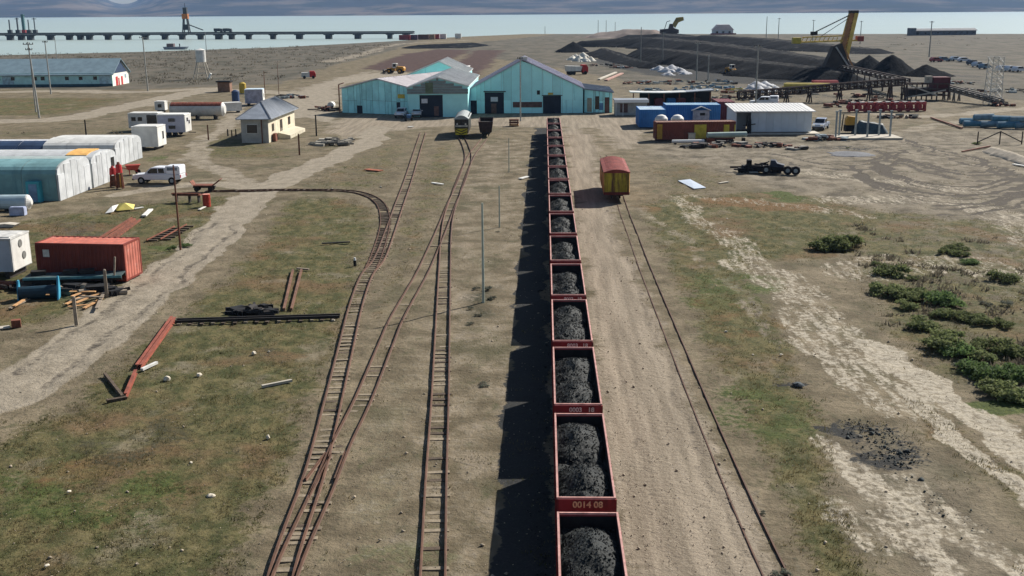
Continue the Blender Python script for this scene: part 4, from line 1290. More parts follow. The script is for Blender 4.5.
t = container('red shipping container, coloured paler on its sunlit top and end, behind the plank pile', (pa.x, pa.y, 0), ca, L, 2.4, 2.5, mat('red_container_shaded', '#78352b', 0.6, 0.15, 1.2, '#4f241e', 0.35, 0.7, True), REDC_LIT, REDC_LIT)  # one paint in two reds: shaded side, sunlit top and ends
MB().box((0.75, -0.035, 1.95), (0.45, 0.02, 0.5)).build('notice', WHITEP, t)
pt, pu = G(24, 291), G(122, 288)
t = T('flat_trailer', 'low dark flatbed trailer lined up in front of the red container', 'trailer', (pt.x, pt.y, 0), math.atan2(pu.y - pt.y, pu.x - pt.x))
L = math.hypot(pu.x - pt.x, pu.y - pt.y)
fl = mat('teal_black_deck', '#3b4a4c', 0.8, 0.3, 1.5, '#22282a', 0.5, 1)
n = 9
for i in range(n):
    MB().box((L * (i + 0.5) / n, 0.75, 0.82), (L / n - 0.03, 1.5, 0.07)).build('deck_board', fl, t)
for y in (0.2, 1.3): MB().box((L / 2, y, 0.66), (L, 0.12, 0.24)).build('beam', IRON, t)
MB().box((L / 2, 0.02, 0.78), (L + 0.02, 0.06, 0.16)).build('side_rail', mat('faded_teal_rail', '#4f7f86', 0.7, 0.3, 2, '#3a3a38', 0.5, 1), t)
for x in (0.14, 0.24, 0.84):
    for y in (0.15, 1.35): MB().cyl((x * L, y - 0.12, 0.36), (x * L, y + 0.12, 0.36), 0.36, n=14).build('wheel', TYRE, t)
MB().bar((L * 0.93, 0.05, 0.8), (L * 0.955, 0.05, 2.1), 0.1).build('stake', WOODG, t)
for x0_, z0_ in ((0.12, 0.86), (0.45, 0.86), (0.62, 0.86)): MB().box((x0_ * L, 0.9, z0_ + 0.14), (0.9, 0.6, 0.28), 0.2).build('scrap_bundle', IRON, t)
p = G(16, 279)
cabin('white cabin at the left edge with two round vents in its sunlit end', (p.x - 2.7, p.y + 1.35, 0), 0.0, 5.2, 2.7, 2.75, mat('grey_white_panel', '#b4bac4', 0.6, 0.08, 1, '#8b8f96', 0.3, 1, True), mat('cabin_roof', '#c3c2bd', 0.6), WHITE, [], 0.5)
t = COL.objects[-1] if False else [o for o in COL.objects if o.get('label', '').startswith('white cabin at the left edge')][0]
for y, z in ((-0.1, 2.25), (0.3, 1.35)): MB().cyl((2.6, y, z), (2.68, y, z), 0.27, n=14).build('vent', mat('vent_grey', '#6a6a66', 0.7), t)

# ---- blue cable cradle, planks, posts
p = G(46, 301)
t = T('spool_cradle', 'dark blue drum between two bright blue end plates among fresh planks', 'spool', (p.x - 0.5, p.y + 0.5, 0), 0.28)
MB().cyl((-1.3, 0, 0.45), (1.0, 0, 0.45), 0.42, n=14).build('drum', mat('deep_blue', '#12303f', 0.6, 0.25, 2), t)
MB().prism([(-0.6, 0), (0.5, 0), (0.62, 0.5), (0.42, 1.35), (0.1, 1.4), (-0.2, 0.8)], 1.0, 1.1, 'x').build('end_plate', BLUEP, t)
MB().prism([(-0.2, 0), (0.7, 0), (0.75, 0.5), (0.6, 1.2), (0.35, 1.2), (0.0, 0.7)], -1.4, -1.3, 'x').build('end_plate', BLUEP, t)
rr = random.Random(5)
k = 0
for (x0, y0, x1, y1) in ((10, 310, 36, 297), (14, 309, 40, 292), (30, 300, 46, 289), (44, 300, 52, 288), (48, 301, 54, 290), (66, 306, 92, 293), (70, 303, 96, 297), (72, 300, 94, 291), (76, 308, 100, 298), (80, 302, 104, 303), (84, 310, 102, 300), (68, 309, 88, 307), (97, 312, 104, 296), (70, 296, 96, 296)):
    c = G((x0 + x1) / 2, (y0 + y1) / 2)
    plank(x0, y0, x1, y1, 0.2, 0.06, WOOD if k % 3 else WOODG, 'loose_plank', f'{["bare", "fresh", "tan"][k % 3]} loose plank in the heap around the blue spool' if False else 'loose plank in the heap between blue spool and red container', 'plank', 0.04 + 0.07 * (k % 5) + rr.random() * 0.05, 'loose planks around the blue spool')
    k += 1
for px, by, ty, lb, m in ((76.5, 325, 297, 'pale stub post in front of the plank heap', WOODG), (107, 297, 270, 'grey stub post at the right end of the plank heap', WOODG), (299.5, 155, 134, 'short dark brown post right of the hipped house ramp', BROWNW), (316.5, 136, 115, 'dark post beside the stone ring right of the house', DARK), (208.5, 140, 125, 'brown post left of the hipped house', BROWNW), (86.5, 138, 120, 'dark post behind the navy barrel hut', DARK)):
    h = HT(px, by, ty)
    p = G(px, by)
    t = T('stub_post', lb, 'post', (p.x, p.y, 0))
    MB().box((0, 0, h / 2), (0.2, 0.2, h), 0.3, 0.85).build('shaft', m, t)
    MB().cyl((0, 0, h - 0.02), (0, 0, h + 0.05), 0.10, 0.05, 8).build('top', m, t)
for i, px in enumerate((228, 232, 236)):
    p = G(px, 136 + (i == 1))
    tag(MB().box((0, 0, 0.5), (0.18, 0.18, 1.0), 0.2 * i, 0.8).build('fence_stub', DARK, None, (p.x, p.y, 0)), ['leftmost of three low fence stubs in the house shadow', 'middle one of three low fence stubs in the house shadow', 'fence stub nearest the house, in its shadow'][i], 'post', 'fence stubs left of the house')

# ---- poles
def pole(px, by, ty, label, m=POLEG, arms=(), r=0.13, lean=0.0, lamp=False, cat='pole'):
    h = HT(px, by, ty)
    p = G(px, by)
    t = T('utility_pole', label, cat, (p.x, p.y, 0))
    MB().cyl((0, 0, -0.3), (lean * h, 0, h), r, r * 0.65, 10).build('shaft', m, t)
    for fz, w in arms:
        z = h * fz
        a = MB().bar((lean * z - w / 2, 0, z), (lean * z + w / 2, 0, z), 0.14).build('crossarm', m, t)
        for s in (-0.9, -0.3, 0.3, 0.9): MB().cyl((lean * z + s * w / 2, 0, z + 0.06), (lean * z + s * w / 2, 0, z + 0.3), 0.08, 0.05, 8).build('insulator', DARK, a)
    if lamp:
        MB().bar((lean * h, 0, h), (lean * h - 1.0, 0, h + 0.15), 0.08).build('bracket', m, t)
        MB().box((lean * h - 1.2, 0, h + 0.12), (0.6, 0.25, 0.14)).build('lamp_head', GALV, t)
    return t


pole(39.5, 118, 42, 'tall pale leaning pole with offset crossarms at the far left', POLEG, ((0.97, 1.8), (0.90, 1.2)), 0.17, -0.045)
pole(36, 112, 58, 'shorter dark-capped post standing close left of the leaning pole', POLEG, (), 0.14)
pole(51, 94, 41, 'pale pole in front of the long teal building', POLEG, ((0.98, 1.2),), 0.16, -0.01)
pole(148, 91, 37, 'lone grey pole between the teal building and the water tower', POLEG, ((0.985, 1.6),), 0.17, -0.015)
pole(57, 60, 37, 'slim far pole on the shore behind the teal building', POLEG, (), 0.14)
pole(206.5, 52, 32, 'far slim pole right behind the water tower', POLEG, (), 0.16)
pole(180.5, 249, 165, 'thin dark brown pole on the grass beside the dirt road', BROWNW, (), 0.085, -0.005)
PGREEN = mat('pale_green_steel', '#a9b2a4', 0.6, 0.15, 2, '#6f7d76', 0.4, 1)
pole(483.5, 302, 203, 'pale green steel pole standing in grey weeds left of the coal train', PGREEN, (), 0.09)
pole(499.5, 227, 186, 'short pale green pole farther along the train shadow', PGREEN, (), 0.07)
pole(509, 172, 138, 'slim pale pole between the middle track and the train shadow', PGREEN, (), 0.06)
pole(520.5, 121, 57, 'tall grey pole standing in front of the big teal gable', POLEG, ((0.97, 0.9),), 0.13)
pole(265, 93, 71, 'slim brown pole behind the hipped house', BROWNW, (), 0.1)
pole(279, 95, 62, 'thin pole at the edge of the beige yard behind the house', BROWNW, (), 0.07)

# ---- water tower
p = G(206, 79)
h1, h0 = HT(206, 79, 50), HT(206, 79, 62)
t = T('water_tower', 'small white water tank on splayed legs in the far scrub', 'water tower', (p.x, p.y, 0))
MB().cyl((-1.0, 0, h0), (-1.0, 0, h1), 1.35, n=18).build('tank', WHITE, t)
MB().cyl((-1.0, 0, h1), (-1.0, 0, h1 + 0.4), 1.4, 0.2, 18).build('lid', WHITE, t)
for sx in (-1, 1):
    for sy in (-1, 1):
        MB().bar((-1.0 + sx * 2.0, sy * 1.6, 0), (-1.0 + sx * 0.9, sy * 0.9, h0), 0.2).build('leg', CONC, t)
b = MB()
for f in (0.35, 0.7):
    k = 2.0 - 1.1 * f
    z = h0 * f
    b.bar((-1 - k, -k * .8, z), (-1 + k, -k * .8, z), 0.1).bar((-1 - k, k * .8, z), (-1 + k, k * .8, z), 0.1)
b.build('bracing', CONC, t)
MB().bar((1.2, -1.8, 0), (2.1, -2.0, 1.6), 0.5).build('chute', WHITE, t)

# ---- pale tanks at the left edge and odds on the grass
p, q = G(-40, 214), G(26, 211)
t = T('storage_tank', 'pale blue horizontal tank with a white domed end at the left edge', 'tank', (q.x, q.y + 0.5, 0), 0.06)
MB().cyl((-7, 0, 0.75), (0, 0, 0.75), 0.7, n=18).build('shell', LPIPE, t)
MB().cyl((0, 0, 0.75), (0.12, 0, 0.75), 0.7, 0.66, 18).cyl((0.12, 0, 0.75), (0.4, 0, 0.75), 0.64, 0.25, 18).build('end_cap', WHITE, t)
for x in (-5.5, -1.8): MB().box((x, 0, 0.1), (0.3, 1.2, 0.2)).build('saddle', IRON, t)
p = G(18.5, 215)
tag(MB().box((0, 0, 0.35), (1.35, 0.6, 0.7), 0.02).box((0, 0, 0.73), (1.25, 0.5, 0.06), 0.02).build('white_box', mat('lavender_white', '#aab3cc', 0.5), None, (p.x, p.y, 0)), 'lavender white box standing in front of the pale blue tank', 'box')
tag(MB().prism([(-1.0, 0.0), (0.9, 0.0), (1.1, 0.22), (0.2, 0.3), (-1.0, 0.2)], -0.4, 0.5).build('pale_slab', CONC, None, tuple(G(5, 226.5))), 'pale broken slab lying on the grass at the left edge', 'slab')
for i, (x0, y0, x1, y1) in enumerate(((97, 241, 132, 219), (102, 242, 135, 220), (107, 241, 137, 222), (112, 242, 140, 221))):
    plank(x0, y0, x1, y1, 0.16, 0.16, RUSTS, 'rusty_beam', ['leftmost of four rusty beams lying behind the red container', 'second rusty beam from the left behind the red container', 'third rusty beam from the left behind the red container', 'rightmost of four rusty beams lying behind the red container'][i], 'beam', 0.02, 'rusty beams behind the container')
for i, (x0, y0, x1, y1) in enumerate(((150, 242, 178, 228), (164, 241, 190, 226))):
    a, c = G(x0, y0), G(x1, y1)
    t = T('timber_ladder', ['left', 'right'][i] + ' of two short sleeper rows half sunk in grass by the brown pole', 'sleeper row', (a.x, a.y, 0), math.atan2(c.y - a.y, c.x - a.x), 'sleeper rows by the brown pole')
    n = 7
    for k in range(n): MB().box(((c - a).length * (k + 0.5) / n, 0, 0.06), (0.2, 0.9, 0.12), rr.uniform(-.1, .1)).build('sleeper', SLEEPD, t)
    MB().box(((c - a).length / 2, 0.28, 0.16), ((c - a).length, 0.07, 0.09)).build('rail', RUSTS, t)
p = G(123, 210)
t = T('crumpled_sheet', 'crumpled yellow and white metal sheet thrown on the grass', 'sheet metal', (p.x, p.y, 0), 0.4)
MB().add([(-0.6, -0.5, 0.05), (0.9, -0.6, 0.1), (1.1, 0.6, 0.35), (-0.4, 0.8, 0.5), (0.2, 0.1, 0.65)], [(0, 1, 4), (1, 2, 4), (2, 3, 4), (3, 0, 4), (0, 3, 2, 1)]).build('yellow_panel', mat('panel_yellow', '#d8c66a', 0.6, 0.15, 2), t)
MB().add([(-1.6, -1.3, 0.02), (-0.9, -1.4, 0.12), (-0.3, 0.4, 0.5), (-1.1, 0.5, 0.2), (-0.9, -0.4, 0.5)], [(0, 1, 4), (1, 2, 4), (2, 3, 4), (3, 0, 4), (0, 3, 2, 1)]).build('white_panel', WHITE, t)
plank(134, 209.5, 143, 208, 0.3, 0.06, WHITE, 'white_board', 'white board next to the crumpled yellow sheet', 'board')
plank(144, 217, 151, 210.5, 0.4, 0.12, WHITE, 'white_board', 'short thick white board right of the rusty beams', 'board')
p = G(20, 327)
t = T('small_crate', 'small rust-red crate on the bare edge of the road at left', 'crate', (p.x - 0.2, p.y, 0), 0.4)
MB().box((0, 0, 0.22), (0.5, 0.4, 0.44)).build('body', RUSTS, t)
MB().box((-0.8, 0.0, 0.05), (0.9, 0.5, 0.06), 0.2).build('lid', CONC, t)

# red I-beams forming a V, dark track panel, short rail pair, rocks
for i, (x0, y0, x1, y1, m, w) in enumerate(((137, 369, 172, 320, BEAMR, 0.16), (141, 369, 175, 321, BEAMR, 0.16), (126, 398, 136, 374, BEAMR, 0.16), (123, 399, 105, 376, SLEEPD, 0.14))):
    a, c = G(x0, y0), G(x1, y1)
    t = T('steel_beam', ['left one of two long red steel beams lying side by side', 'right one of two long red steel beams lying side by side', 'short red beam that closes the V below the long red beams', 'dark timber beam forming the left leg of the V'][i], 'beam', (a.x, a.y, 0), math.atan2(c.y - a.y, c.x - a.x))
    L = (c - a).length
    if i < 3:
        MB().box((L / 2, 0, 0.03), (L, w, 0.03)).build('flange', m, t)
        MB().box((L / 2, 0, 0.13), (L, 0.03, 0.17)).build('web', m, t)
        MB().box((L / 2, 0, 0.23), (L, w, 0.03)).build('flange', m, t)
    else:
        MB().box((L / 2, 0, 0.1), (L, w, 0.18)).build('baulk', m, t)
        MB().box((-0.1, 0.3, 0.08), (0.2, 0.9, 0.12)).build('end_block', m, t)
plank(142, 371.5, 157, 364.5, 0.16, 0.12, WHITE, 'white_board', 'white angled board crossing the foot of the red beams', 'board')
a, c = G(176, 323.5), G(340, 318.5)
t = T('track_panel', 'dark panel of loose track lying across the grass below the dirt road', 'track panel', (a.x, a.y, 0), math.atan2(c.y - a.y, c.x - a.x))
L = (c - a).length
for y in (-0.2, 0.22): MB().box((L / 2, y, 0.17), (L, 0.09, 0.16)).build('rail', mat('black_rail', '#2b2724', 0.7, 0.3, 2), t)
for k in range(15): MB().box((L * (k + 0.4) / 15, 0, 0.05), (0.2, 0.95 + 0.1 * (k % 3), 0.1), rr.uniform(-.08, .08)).build('sleeper', SLEEPD if k % 3 else SLEEP, t)
a, c = G(284.5, 311), G(294.5, 271)
for i, dx in enumerate((0, 1)):
    plank(284 + 7.5 * dx, 311, 293 + 8.5 * dx, 271.5, 0.14, 0.16, RUST, 'short_rail', ['left', 'right'][i] + ' one of two short loose rails lying beside the dark track panel', 'rail', 0.02, 'two loose rails on the grass')
plank(297, 270, 309, 271, 0.14, 0.12, WOODG, 'loose_plank', 'short grey timber at the far end of the two loose rails', 'plank')
plank(262, 388.5, 292, 382.5, 0.15, 0.12, CONC, 'concrete_stake', 'pale concrete stake lying on the grass left of the tracks', 'stake')


def rock_mesh(seed, m):
    r = np.random.default_rng(seed)
    b = MB()
    import bmesh
    bm = bmesh.new()
    bmesh.ops.create_icosphere(bm, subdivisions=2, radius=1)
    for v in bm.verts:
        v.co *= 0.8 + 0.35 * r.random()
        v.co.z = max(v.co.z * 0.8, -0.3)
    me = bpy.data.meshes.new('rock')
    bm.to_mesh(me)
    bm.free()
    me.materials.append(m)
    return me


ROCKP = mat('pale_stone', '#cfc5b2', 0.9, 0.15, 3, '#8f8675', 0.35, 2, bump=0.3)
ROCKD = mat('dark_stone', '#4a5154', 0.9, 0.25, 3, '#2c3032', 0.4, 2, bump=0.3)
RK = [rock_mesh(k, ROCKP) for k in range(3)] + [rock_mesh(9, ROCKD)]
for px, py, s, k, sq, lb in ((211, 497, 0.20, 0, 0.7, 'cream stone lying in the near left grass'), (268, 438, 0.13, 1, 1.6, 'small upright white stone on the grass left of the tracks'), (167, 380, 0.22, 1, 1.3, 'white block standing near the red beams'), (199, 376, 0.20, 2, 1.0, 'pale lavender-white stone right of the white block'), (254, 354, 0.2, 2, 0.9, 'white and brown stone below the dark track panel'), (269, 352, 0.09, 0, 1, 'tiny white stone right of the white and brown stone'), (333, 321, 0.16, 1, 0.8, 'white stone at the right end of the dark track panel'), (332, 189, 0.14, 0, 1, 'small white stone on the curved siding'), (381, 187.5, 0.18, 2, 0.8, 'white stone beside the bend of the siding'), (69, 492, 0.12, 0, 0.6, 'white fragment in the grass at lower left'), (47, 566, 0.12, 1, 0.5, 'whitish stone at the lower left corner'), (191, 463, 0.1, 2, 0.7, 'tiny pale stone in the middle of the left grass'),
                         (798, 386, 0.36, 3, 0.6, 'dark grey boulder on the green strip right of the tracks'), (726, 332, 0.12, 0, 1, 'small white stone on the grass right of the half buried track'), (753, 355, 0.09, 1, 0.7, 'tiny white stone on the right grass'), (781, 355, 0.12, 2, 0.6, 'flat pale stone near the salt streak'), (727, 219, 0.12, 1, 0.8, 'white stone at the edge of the rough grass right of the boxcar')):
    p = G(px, py)
    o = inst('stone', RK[k], None, (p.x, p.y, s * 0.2), px * 0.7)
    s *= 0.8
    o.scale = (s, s * 0.8, s * sq)
    tag(o, lb, 'stone')

# ------------------------------------------------------------------ halls
CLADG = mat('grey_cladding', '#7f8a8a', 0.7, 0.15, 0.6, '#5c665f', 0.45, 0.4, True)
PALER = mat('pale_sheet_roof', '#d0d1cf', 0.55, 0.15, 0.5, '#8f8a86', 0.45, 0.35, True)


def wall(b, x0, x1, top, holes=(), y=0.0, th=0.25):
    """A wall in the XZ plane under a roofline, with openings (xa, xb, za, zb)."""
    xs = sorted(set([x0, x1] + [v for h in holes for v in h[:2]] + [k for k in top[0] if x0 < k < x1]))
    f = lambda x: float(np.interp(x, top[0], top[1]))
    for a, c in zip(xs[:-1], xs[1:]):
        m = (a + c) / 2
        z = 0.0
        for h in sorted([h for h in holes if h[0] < m < h[1]], key=lambda h: h[2]):
            if h[2] > z + 1e-3: b.prism([(a, z), (c, z), (c, h[2]), (a, h[2])], y, y + th)
            z = h[3]
        b.prism([(a, z), (c, z), (c, f(c)), (a, f(a))], y, y + th)
    return b


def hall(label, loc, rz, top, depth0, wm, rm, holes=(), door=DOORN, signs=(), panel=None, over=0.25, name='hall', th=0.14, gap=0.03):
    """top = (xs, zs): the roofline of the gable seen from the front, eave to eave."""
    depth = depth0 * 1.5
    t = T(name, label, 'industrial hall', loc, rz)
    x0, x1 = top[0][0], top[0][-1]
    if panel is None:
        fw = wall(MB(), x0, x1, top, holes).build('front_wall', wm, t)
    else:
        fw = wall(MB(), x0 + .02, x1 - .02, (top[0], [z - .06 for z in top[1]]), holes, 0.07, 0.2).build('front_wall', mat('rust_backing', '#5c4a3e', 0.8, 0.3, 2), t)
        n = int((x1 - x0) / panel)
        rr = random.Random(3)
        bps = sorted([x0 + (x1 - x0) * i / n for i in range(n + 1)] + [v for h in holes for v in h[:2]])
        bps = [v for i, v in enumerate(bps) if i == 0 or v - bps[i - 1] > 0.12 or any(abs(v - w) < 1e-6 for h in holes for w in h[:2])]
        for b0, b1 in zip(bps[:-1], bps[1:]):
            if b1 - b0 < 0.05: continue
            a, c, m_ = b0 + gap, b1 - gap, (b0 + b1) / 2
            zz = [float(z) for z in (np.interp(a, *top), np.interp(c, *top))]
            cut = 2.3 + rr.uniform(-.15, .15)
            o = rr.uniform(0, 0.03)
            hs = sorted([h for h in holes if h[0] < m_ < h[1]], key=lambda h: h[2])
            spans, z = [], 0.05
            for h in hs:
                if h[2] > z + 0.1: spans.append((z, h[2]))
                z = h[3]
            if not hs:
                spans.append((z, cut - gap))
                z = cut
            for za, zb in spans: MB().prism([(a, za), (c, za), (c, zb), (a, zb)], 0.0 - o, 0.06).build('cladding_panel', wm, fw)
            MB().prism([(a, z), (c, z), (c, zz[1] - .05), (a, zz[0] - .05)], 0.01 - o, 0.06).build('cladding_panel', wm, fw)
    wall(MB(), x0, x1, top, (), depth - 0.25).build('back_wall', wm, t)
    for x, z in ((x0, top[1][0]), (x1 - 0.2, top[1][-1])):
        MB().box((x + 0.1, depth / 2, z / 2), (0.2, depth - 0.52, z)).build('side_wall', wm, t)
    for h in holes:
        MB().box(((h[0] + h[1]) / 2, 0.22, (h[2] + h[3]) / 2), (h[1] - h[0] - .02, 0.06, h[3] - h[2] - .02)).build('door' if h[2] < 0.1 else 'window', door if h[2] < 0.1 else GLASSD, fw)
    for xa, xb, za, zb, m in signs:
        MB().box(((xa + xb) / 2, -0.05, (za + zb) / 2), (xb - xa, 0.06, zb - za)).build('sign', m, fw)
    for (xa, za), (xb, zb) in zip(list(zip(*top))[:-1], list(zip(*top))[1:]):
        sl = (zb - za) / (xb - xa)
        xa2 = xa - over if xa == x0 else xa
        xb2 = xb + over if xb == x1 else xb
        za2, zb2 = za + sl * (xa2 - xa), zb + sl * (xb2 - xb)
        r = MB().add([(xa2, -0.3, za2), (xb2, -0.3, zb2), (xb2, depth + .3, zb2), (xa2, depth + .3, za2)] + [(xa2, -0.3, za2 + th), (xb2, -0.3, zb2 + th), (xb2, depth + .3, zb2 + th), (xa2, depth + .3, za2 + th)],
                     [(3, 2, 1, 0), (4, 5, 6, 7), (0, 1, 5, 4), (1, 2, 6, 5), (2, 3, 7, 6), (3, 0, 4, 7)]).build('roof_slope', rm, t)
        b = MB()
        n = int(depth / 0.9)
        for i in range(n + 1):
            y = -0.2 + (depth + .3) * i / n
            b.bar((xa2, y, za2 + th + .03), (xb2, y, zb2 + th + .03), 0.08, 0.06)
        b.build('roof_rib', rm, r)
    return t, fw


WSIGN = mat('sign_white', '#d5d7da', 0.6, 0.15, 4, '#8a8d93', 0.4, 5)
YSIGN = mat('sign_yellow', '#c9b24a', 0.6, 0.2, 4, '#a34a3a', 0.4, 5)
RUSTDOOR = mat('rusty_door', '#6b5149', 0.8, 0.3, 2, '#3d3330', 0.5, 1)
# main teal gable
p = G(523, 113.5)
Y0 = p.y
xl, xr = G(461, 113.5).x, G(583, 113.5).x
k = S(523, 113.5)
zl, zp, zr = HT(461, 113.5, 94), HT(523, 113.5, 60), HT(583, 113.5, 88.5)
X = lambda px: (px - 544) / k - p.x + 0.03 * 0
fx = lambda px: G(px, 113.5).x - p.x
t, fw = hall('large teal gabled hall behind the far end of the coal train', (p.x, Y0, 0), 0, ([fx(461), 0, fx(583)], [zl, zp, zr]), 10.5, TEAL, mat('lilac_sheet_roof', '#b5b3bf', 0.5, 0.12, 0.5, '#d8d8da', 0.45, 0.4),
             [(fx(485), fx(504), 0, 3.7), (fx(543), fx(561), 0, 3.05), (fx(471), fx(477), 0, 2.3)], panel=1.75, gap=0.012,
             signs=[(fx(491), fx(498), 2.1, 2.9, WSIGN), (fx(548), fx(553), 3.25, 3.6, YSIGN), (fx(537), fx(540), 3.3, 4.0, IRON)])
MB().box((fx(494), -0.06, 0.9), (0.9, 0.06, 1.7)).build('door_panel', RUSTDOOR, fw)
wf = MB().box((fx(527.5), -0.06, 1.55), (fx(542) - fx(513), 0.08, 0.95)).build('window_band', RUSTDOOR, fw)
for i_ in range(6): MB().box((fx(513) + (fx(542) - fx(513)) * (i_ + .5) / 6, -0.11, 1.55), (0.7, 0.04, 0.7)).build('pane', GLASSD, wf) if False else None
MB().box((fx(525), 0.3, zp + 0.25), (0.9, 0.9, 0.6)).build('ridge_vent', PALER, t)
MB().box((fx(495), -0.12, 3.85), (3.9, 0.14, 0.16)).build('door_rail', IRON, fw)
MB().box((fx(552), -0.12, 3.14), (3.6, 0.12, 0.12)).build('door_rail', IRON, fw)
# right annex
p2 = G(584, 113)
w2 = G(612, 113).x - p2.x
t, fw = hall('low teal lean-to annex with stained doors at the right of the large hall', (p2.x + 0.06, p2.y + 0.3, 0), 0, ([0, w2], [4.1, 3.5]), 9, TEALG, mat('blue_grey_roof', '#7d8794', 0.6, 0.15, 0.6), [(1.9, 2.6, 0.6, 2.9), (3.6, 4.4, 0, 2.7)], RUSTDOOR, panel=1.25)
MB().box((0.9, -0.06, 1.4), (0.8, 0.06, 2.4)).build('pale_panel', mat('stained_cream', '#a8a793', 0.8, 0.2, 1, '#7a5a48', 0.5, 1), fw)
MB().box((3.0, -0.06, 1.1), (0.7, 0.06, 1.2)).build('blue_panel', mat('faded_blue', '#5f8db5', 0.7), fw)
# grey gabled workshop
p3 = G(438, 117)
f3 = lambda px: G(px, 117).x - p3.x
zpk, zev = HT(438, 117, 78), HT(409, 117, 88)
t, fw = hall('workshop with a grey clad gable over a tall dark doorway', (p3.x, p3.y, 0), 0, ([f3(408.5), 0, f3(468)], [zev, zpk, zev + 0.3]), 21, TEAL, PALER,
             [(f3(420), f3(443), 0, HT(430, 117, 95))], signs=[(f3(422), f3(428), 2.35, 3.1, WSIGN)])
MB().box((f3(436.5), 0.12, 1.0), (0.8, 0.06, 1.6)).build('door_notice', RUSTDOOR, fw)
zc = HT(430, 117, 94)
cl = MB()
tp = lambda x: float(np.interp(x, [f3(408.5), 0, f3(468)], [zev, zpk, zev + 0.3]))
n = 6
g0 = None
for i in range(n):
    za, zb = zc + (zpk - zc) * i / n + 0.03, zc + (zpk - zc) * (i + 1) / n - 0.02
    if zb < zev: xa, xb = f3(408.5) - 0.1, f3(468) + 0.1
    else:
        fr = (zb - zev) / (zpk - zev)
        xa, xb = f3(408.5) * (1 - fr), f3(468) * (1 - fr)
    MB().box(((xa + xb) / 2, -0.12, (za + zb) / 2), (max(xb - xa, .3), 0.14, zb - za)).build('cladding_board', CLADG, fw)
MB().box((f3(430), -0.22, (zc + zpk) / 2 - 0.3), (1.3, 0.05, zpk - zc - 0.9)).build('green_stain_panel', mat('moss_cladding', '#5d6a55', 0.8, 0.3, 1, '#6d7a74', 0.4), fw)
# left weathered shed
p4 = G(342.5, 112.8)
q4 = G(411, 115.4)
L4 = math.hypot(q4.x - p4.x, q4.y - p4.y)
a4 = math.atan2(q4.y - p4.y, q4.x - p4.x)
t, fw = hall('weathered teal sheet-metal shed with rust seams left of the grey workshop', (p4.x, p4.y, 0), a4, ([0, L4 * 0.53, L4], [4.3, 6.1, 4.7]), 17, TEALG, mat('pink_white_roof', '#cfc8c8', 0.55, 0.12, 0.5, '#8f7f80', 0.5, 0.4),
             [(L4 * 0.80, L4 * 0.85, 0.0, 2.2), (L4 * 0.22, L4 * 0.30, 0.0, 1.4)], panel=1.25, signs=[(L4 * 0.82, L4 * 0.92, 2.9, 3.6, YSIGN)])
MB().bar((-0.5, -0.1, 0), (-0.5, -0.1, 5.0), 0.16).bar((-0.5, -0.1, 5.0), (0.4, 0.2, 5.3), 0.16).build('stove_pipe', RUSTS, t)
# rear hall
p5 = G(440, 99)
k5 = S(440, 99)
t, fw = hall('smaller teal hall standing behind the grey workshop', (p5.x, p5.y, 0), 0, ([-36 / k5, 0, 26 / k5], [HT(404, 99, 77), HT(440, 99, 62), HT(440, 99, 74)]), 14, TEAL, PALER, [(-22 / k5, -19 / k5, 3.6, 4.3), (-11 / k5, -8 / k5, 3.6, 4.3)])
p = G(458, 92)
t = T('open_shed', 'dark-fronted shed with a white frame behind the teal halls', 'shed', (p.x, p.y, 0))
MB().box((0, 0, 2.6), (4.6, 3.4, 5.2)).build('wall', NAVY, t)
for x in (-2.4, 2.4): MB().box((x, -1.8, 2.9), (0.3, 0.2, 5.8)).build('post', WROOF, t)
MB().prism([(-2.7, 5.3), (2.7, 5.6), (2.7, 5.75), (-2.7, 5.45)], -2.2, 2.2).build('roof', WROOF, t)

# ---- vehicles before the halls
p = G(400, 118.5)
pickup('white car parked nose-out before the weathered shed, left of the blue quad', (p.x, p.y + 2.6, 0), -math.pi / 2 - 0.1, CARW, False, 0.9, 'parked_car')
p = G(415.5, 118)
pickup('white car parked nose-out by the dark workshop door, right of the blue quad', (p.x, p.y + 2.6, 0), -math.pi / 2 + 0.05, CARW, False, 0.92, 'parked_car')
p = G(408, 121)
t = T('quad_bike', 'small dark blue quad between the two white cars', 'quad bike', (p.x, p.y + 0.8, 0), 0.2)
MB().prism([(-1.0, 0.5), (1.0, 0.5), (0.9, 0.95), (0.3, 0.9), (-0.2, 1.05), (-0.9, 0.95)], -0.3, 0.3, 'x').build('body', mat('quad_blue', '#3d5f86', 0.5), t)
MB().bar((-0.4, -0.6, 1.25), (0.4, -0.6, 1.25), 0.06).bar((0, -0.5, 0.9), (0, -0.6, 1.25), 0.06).build('handlebar', IRON, t)
for y in (-0.7, 0.7):
    for s in (-1, 1): MB().cyl((s * 0.4, y, 0.32), (s * 0.62, y, 0.32), 0.32, n=14).build('wheel', TYRE, t)
p = G(331, 110)
t = T('round_tank', 'small white round tank amid dark scrap left of the weathered shed', 'tank', (p.x, p.y + 0.5, 0))
MB().cyl((0, -0.7, 0.85), (0, 0.9, 0.85), 0.62, n=16).build('shell', WHITE, t)
for y in (-.4, .5): MB().box((0, y, 0.15), (1.0, 0.2, 0.3)).build('saddle', IRON, t)
rr = random.Random(11)


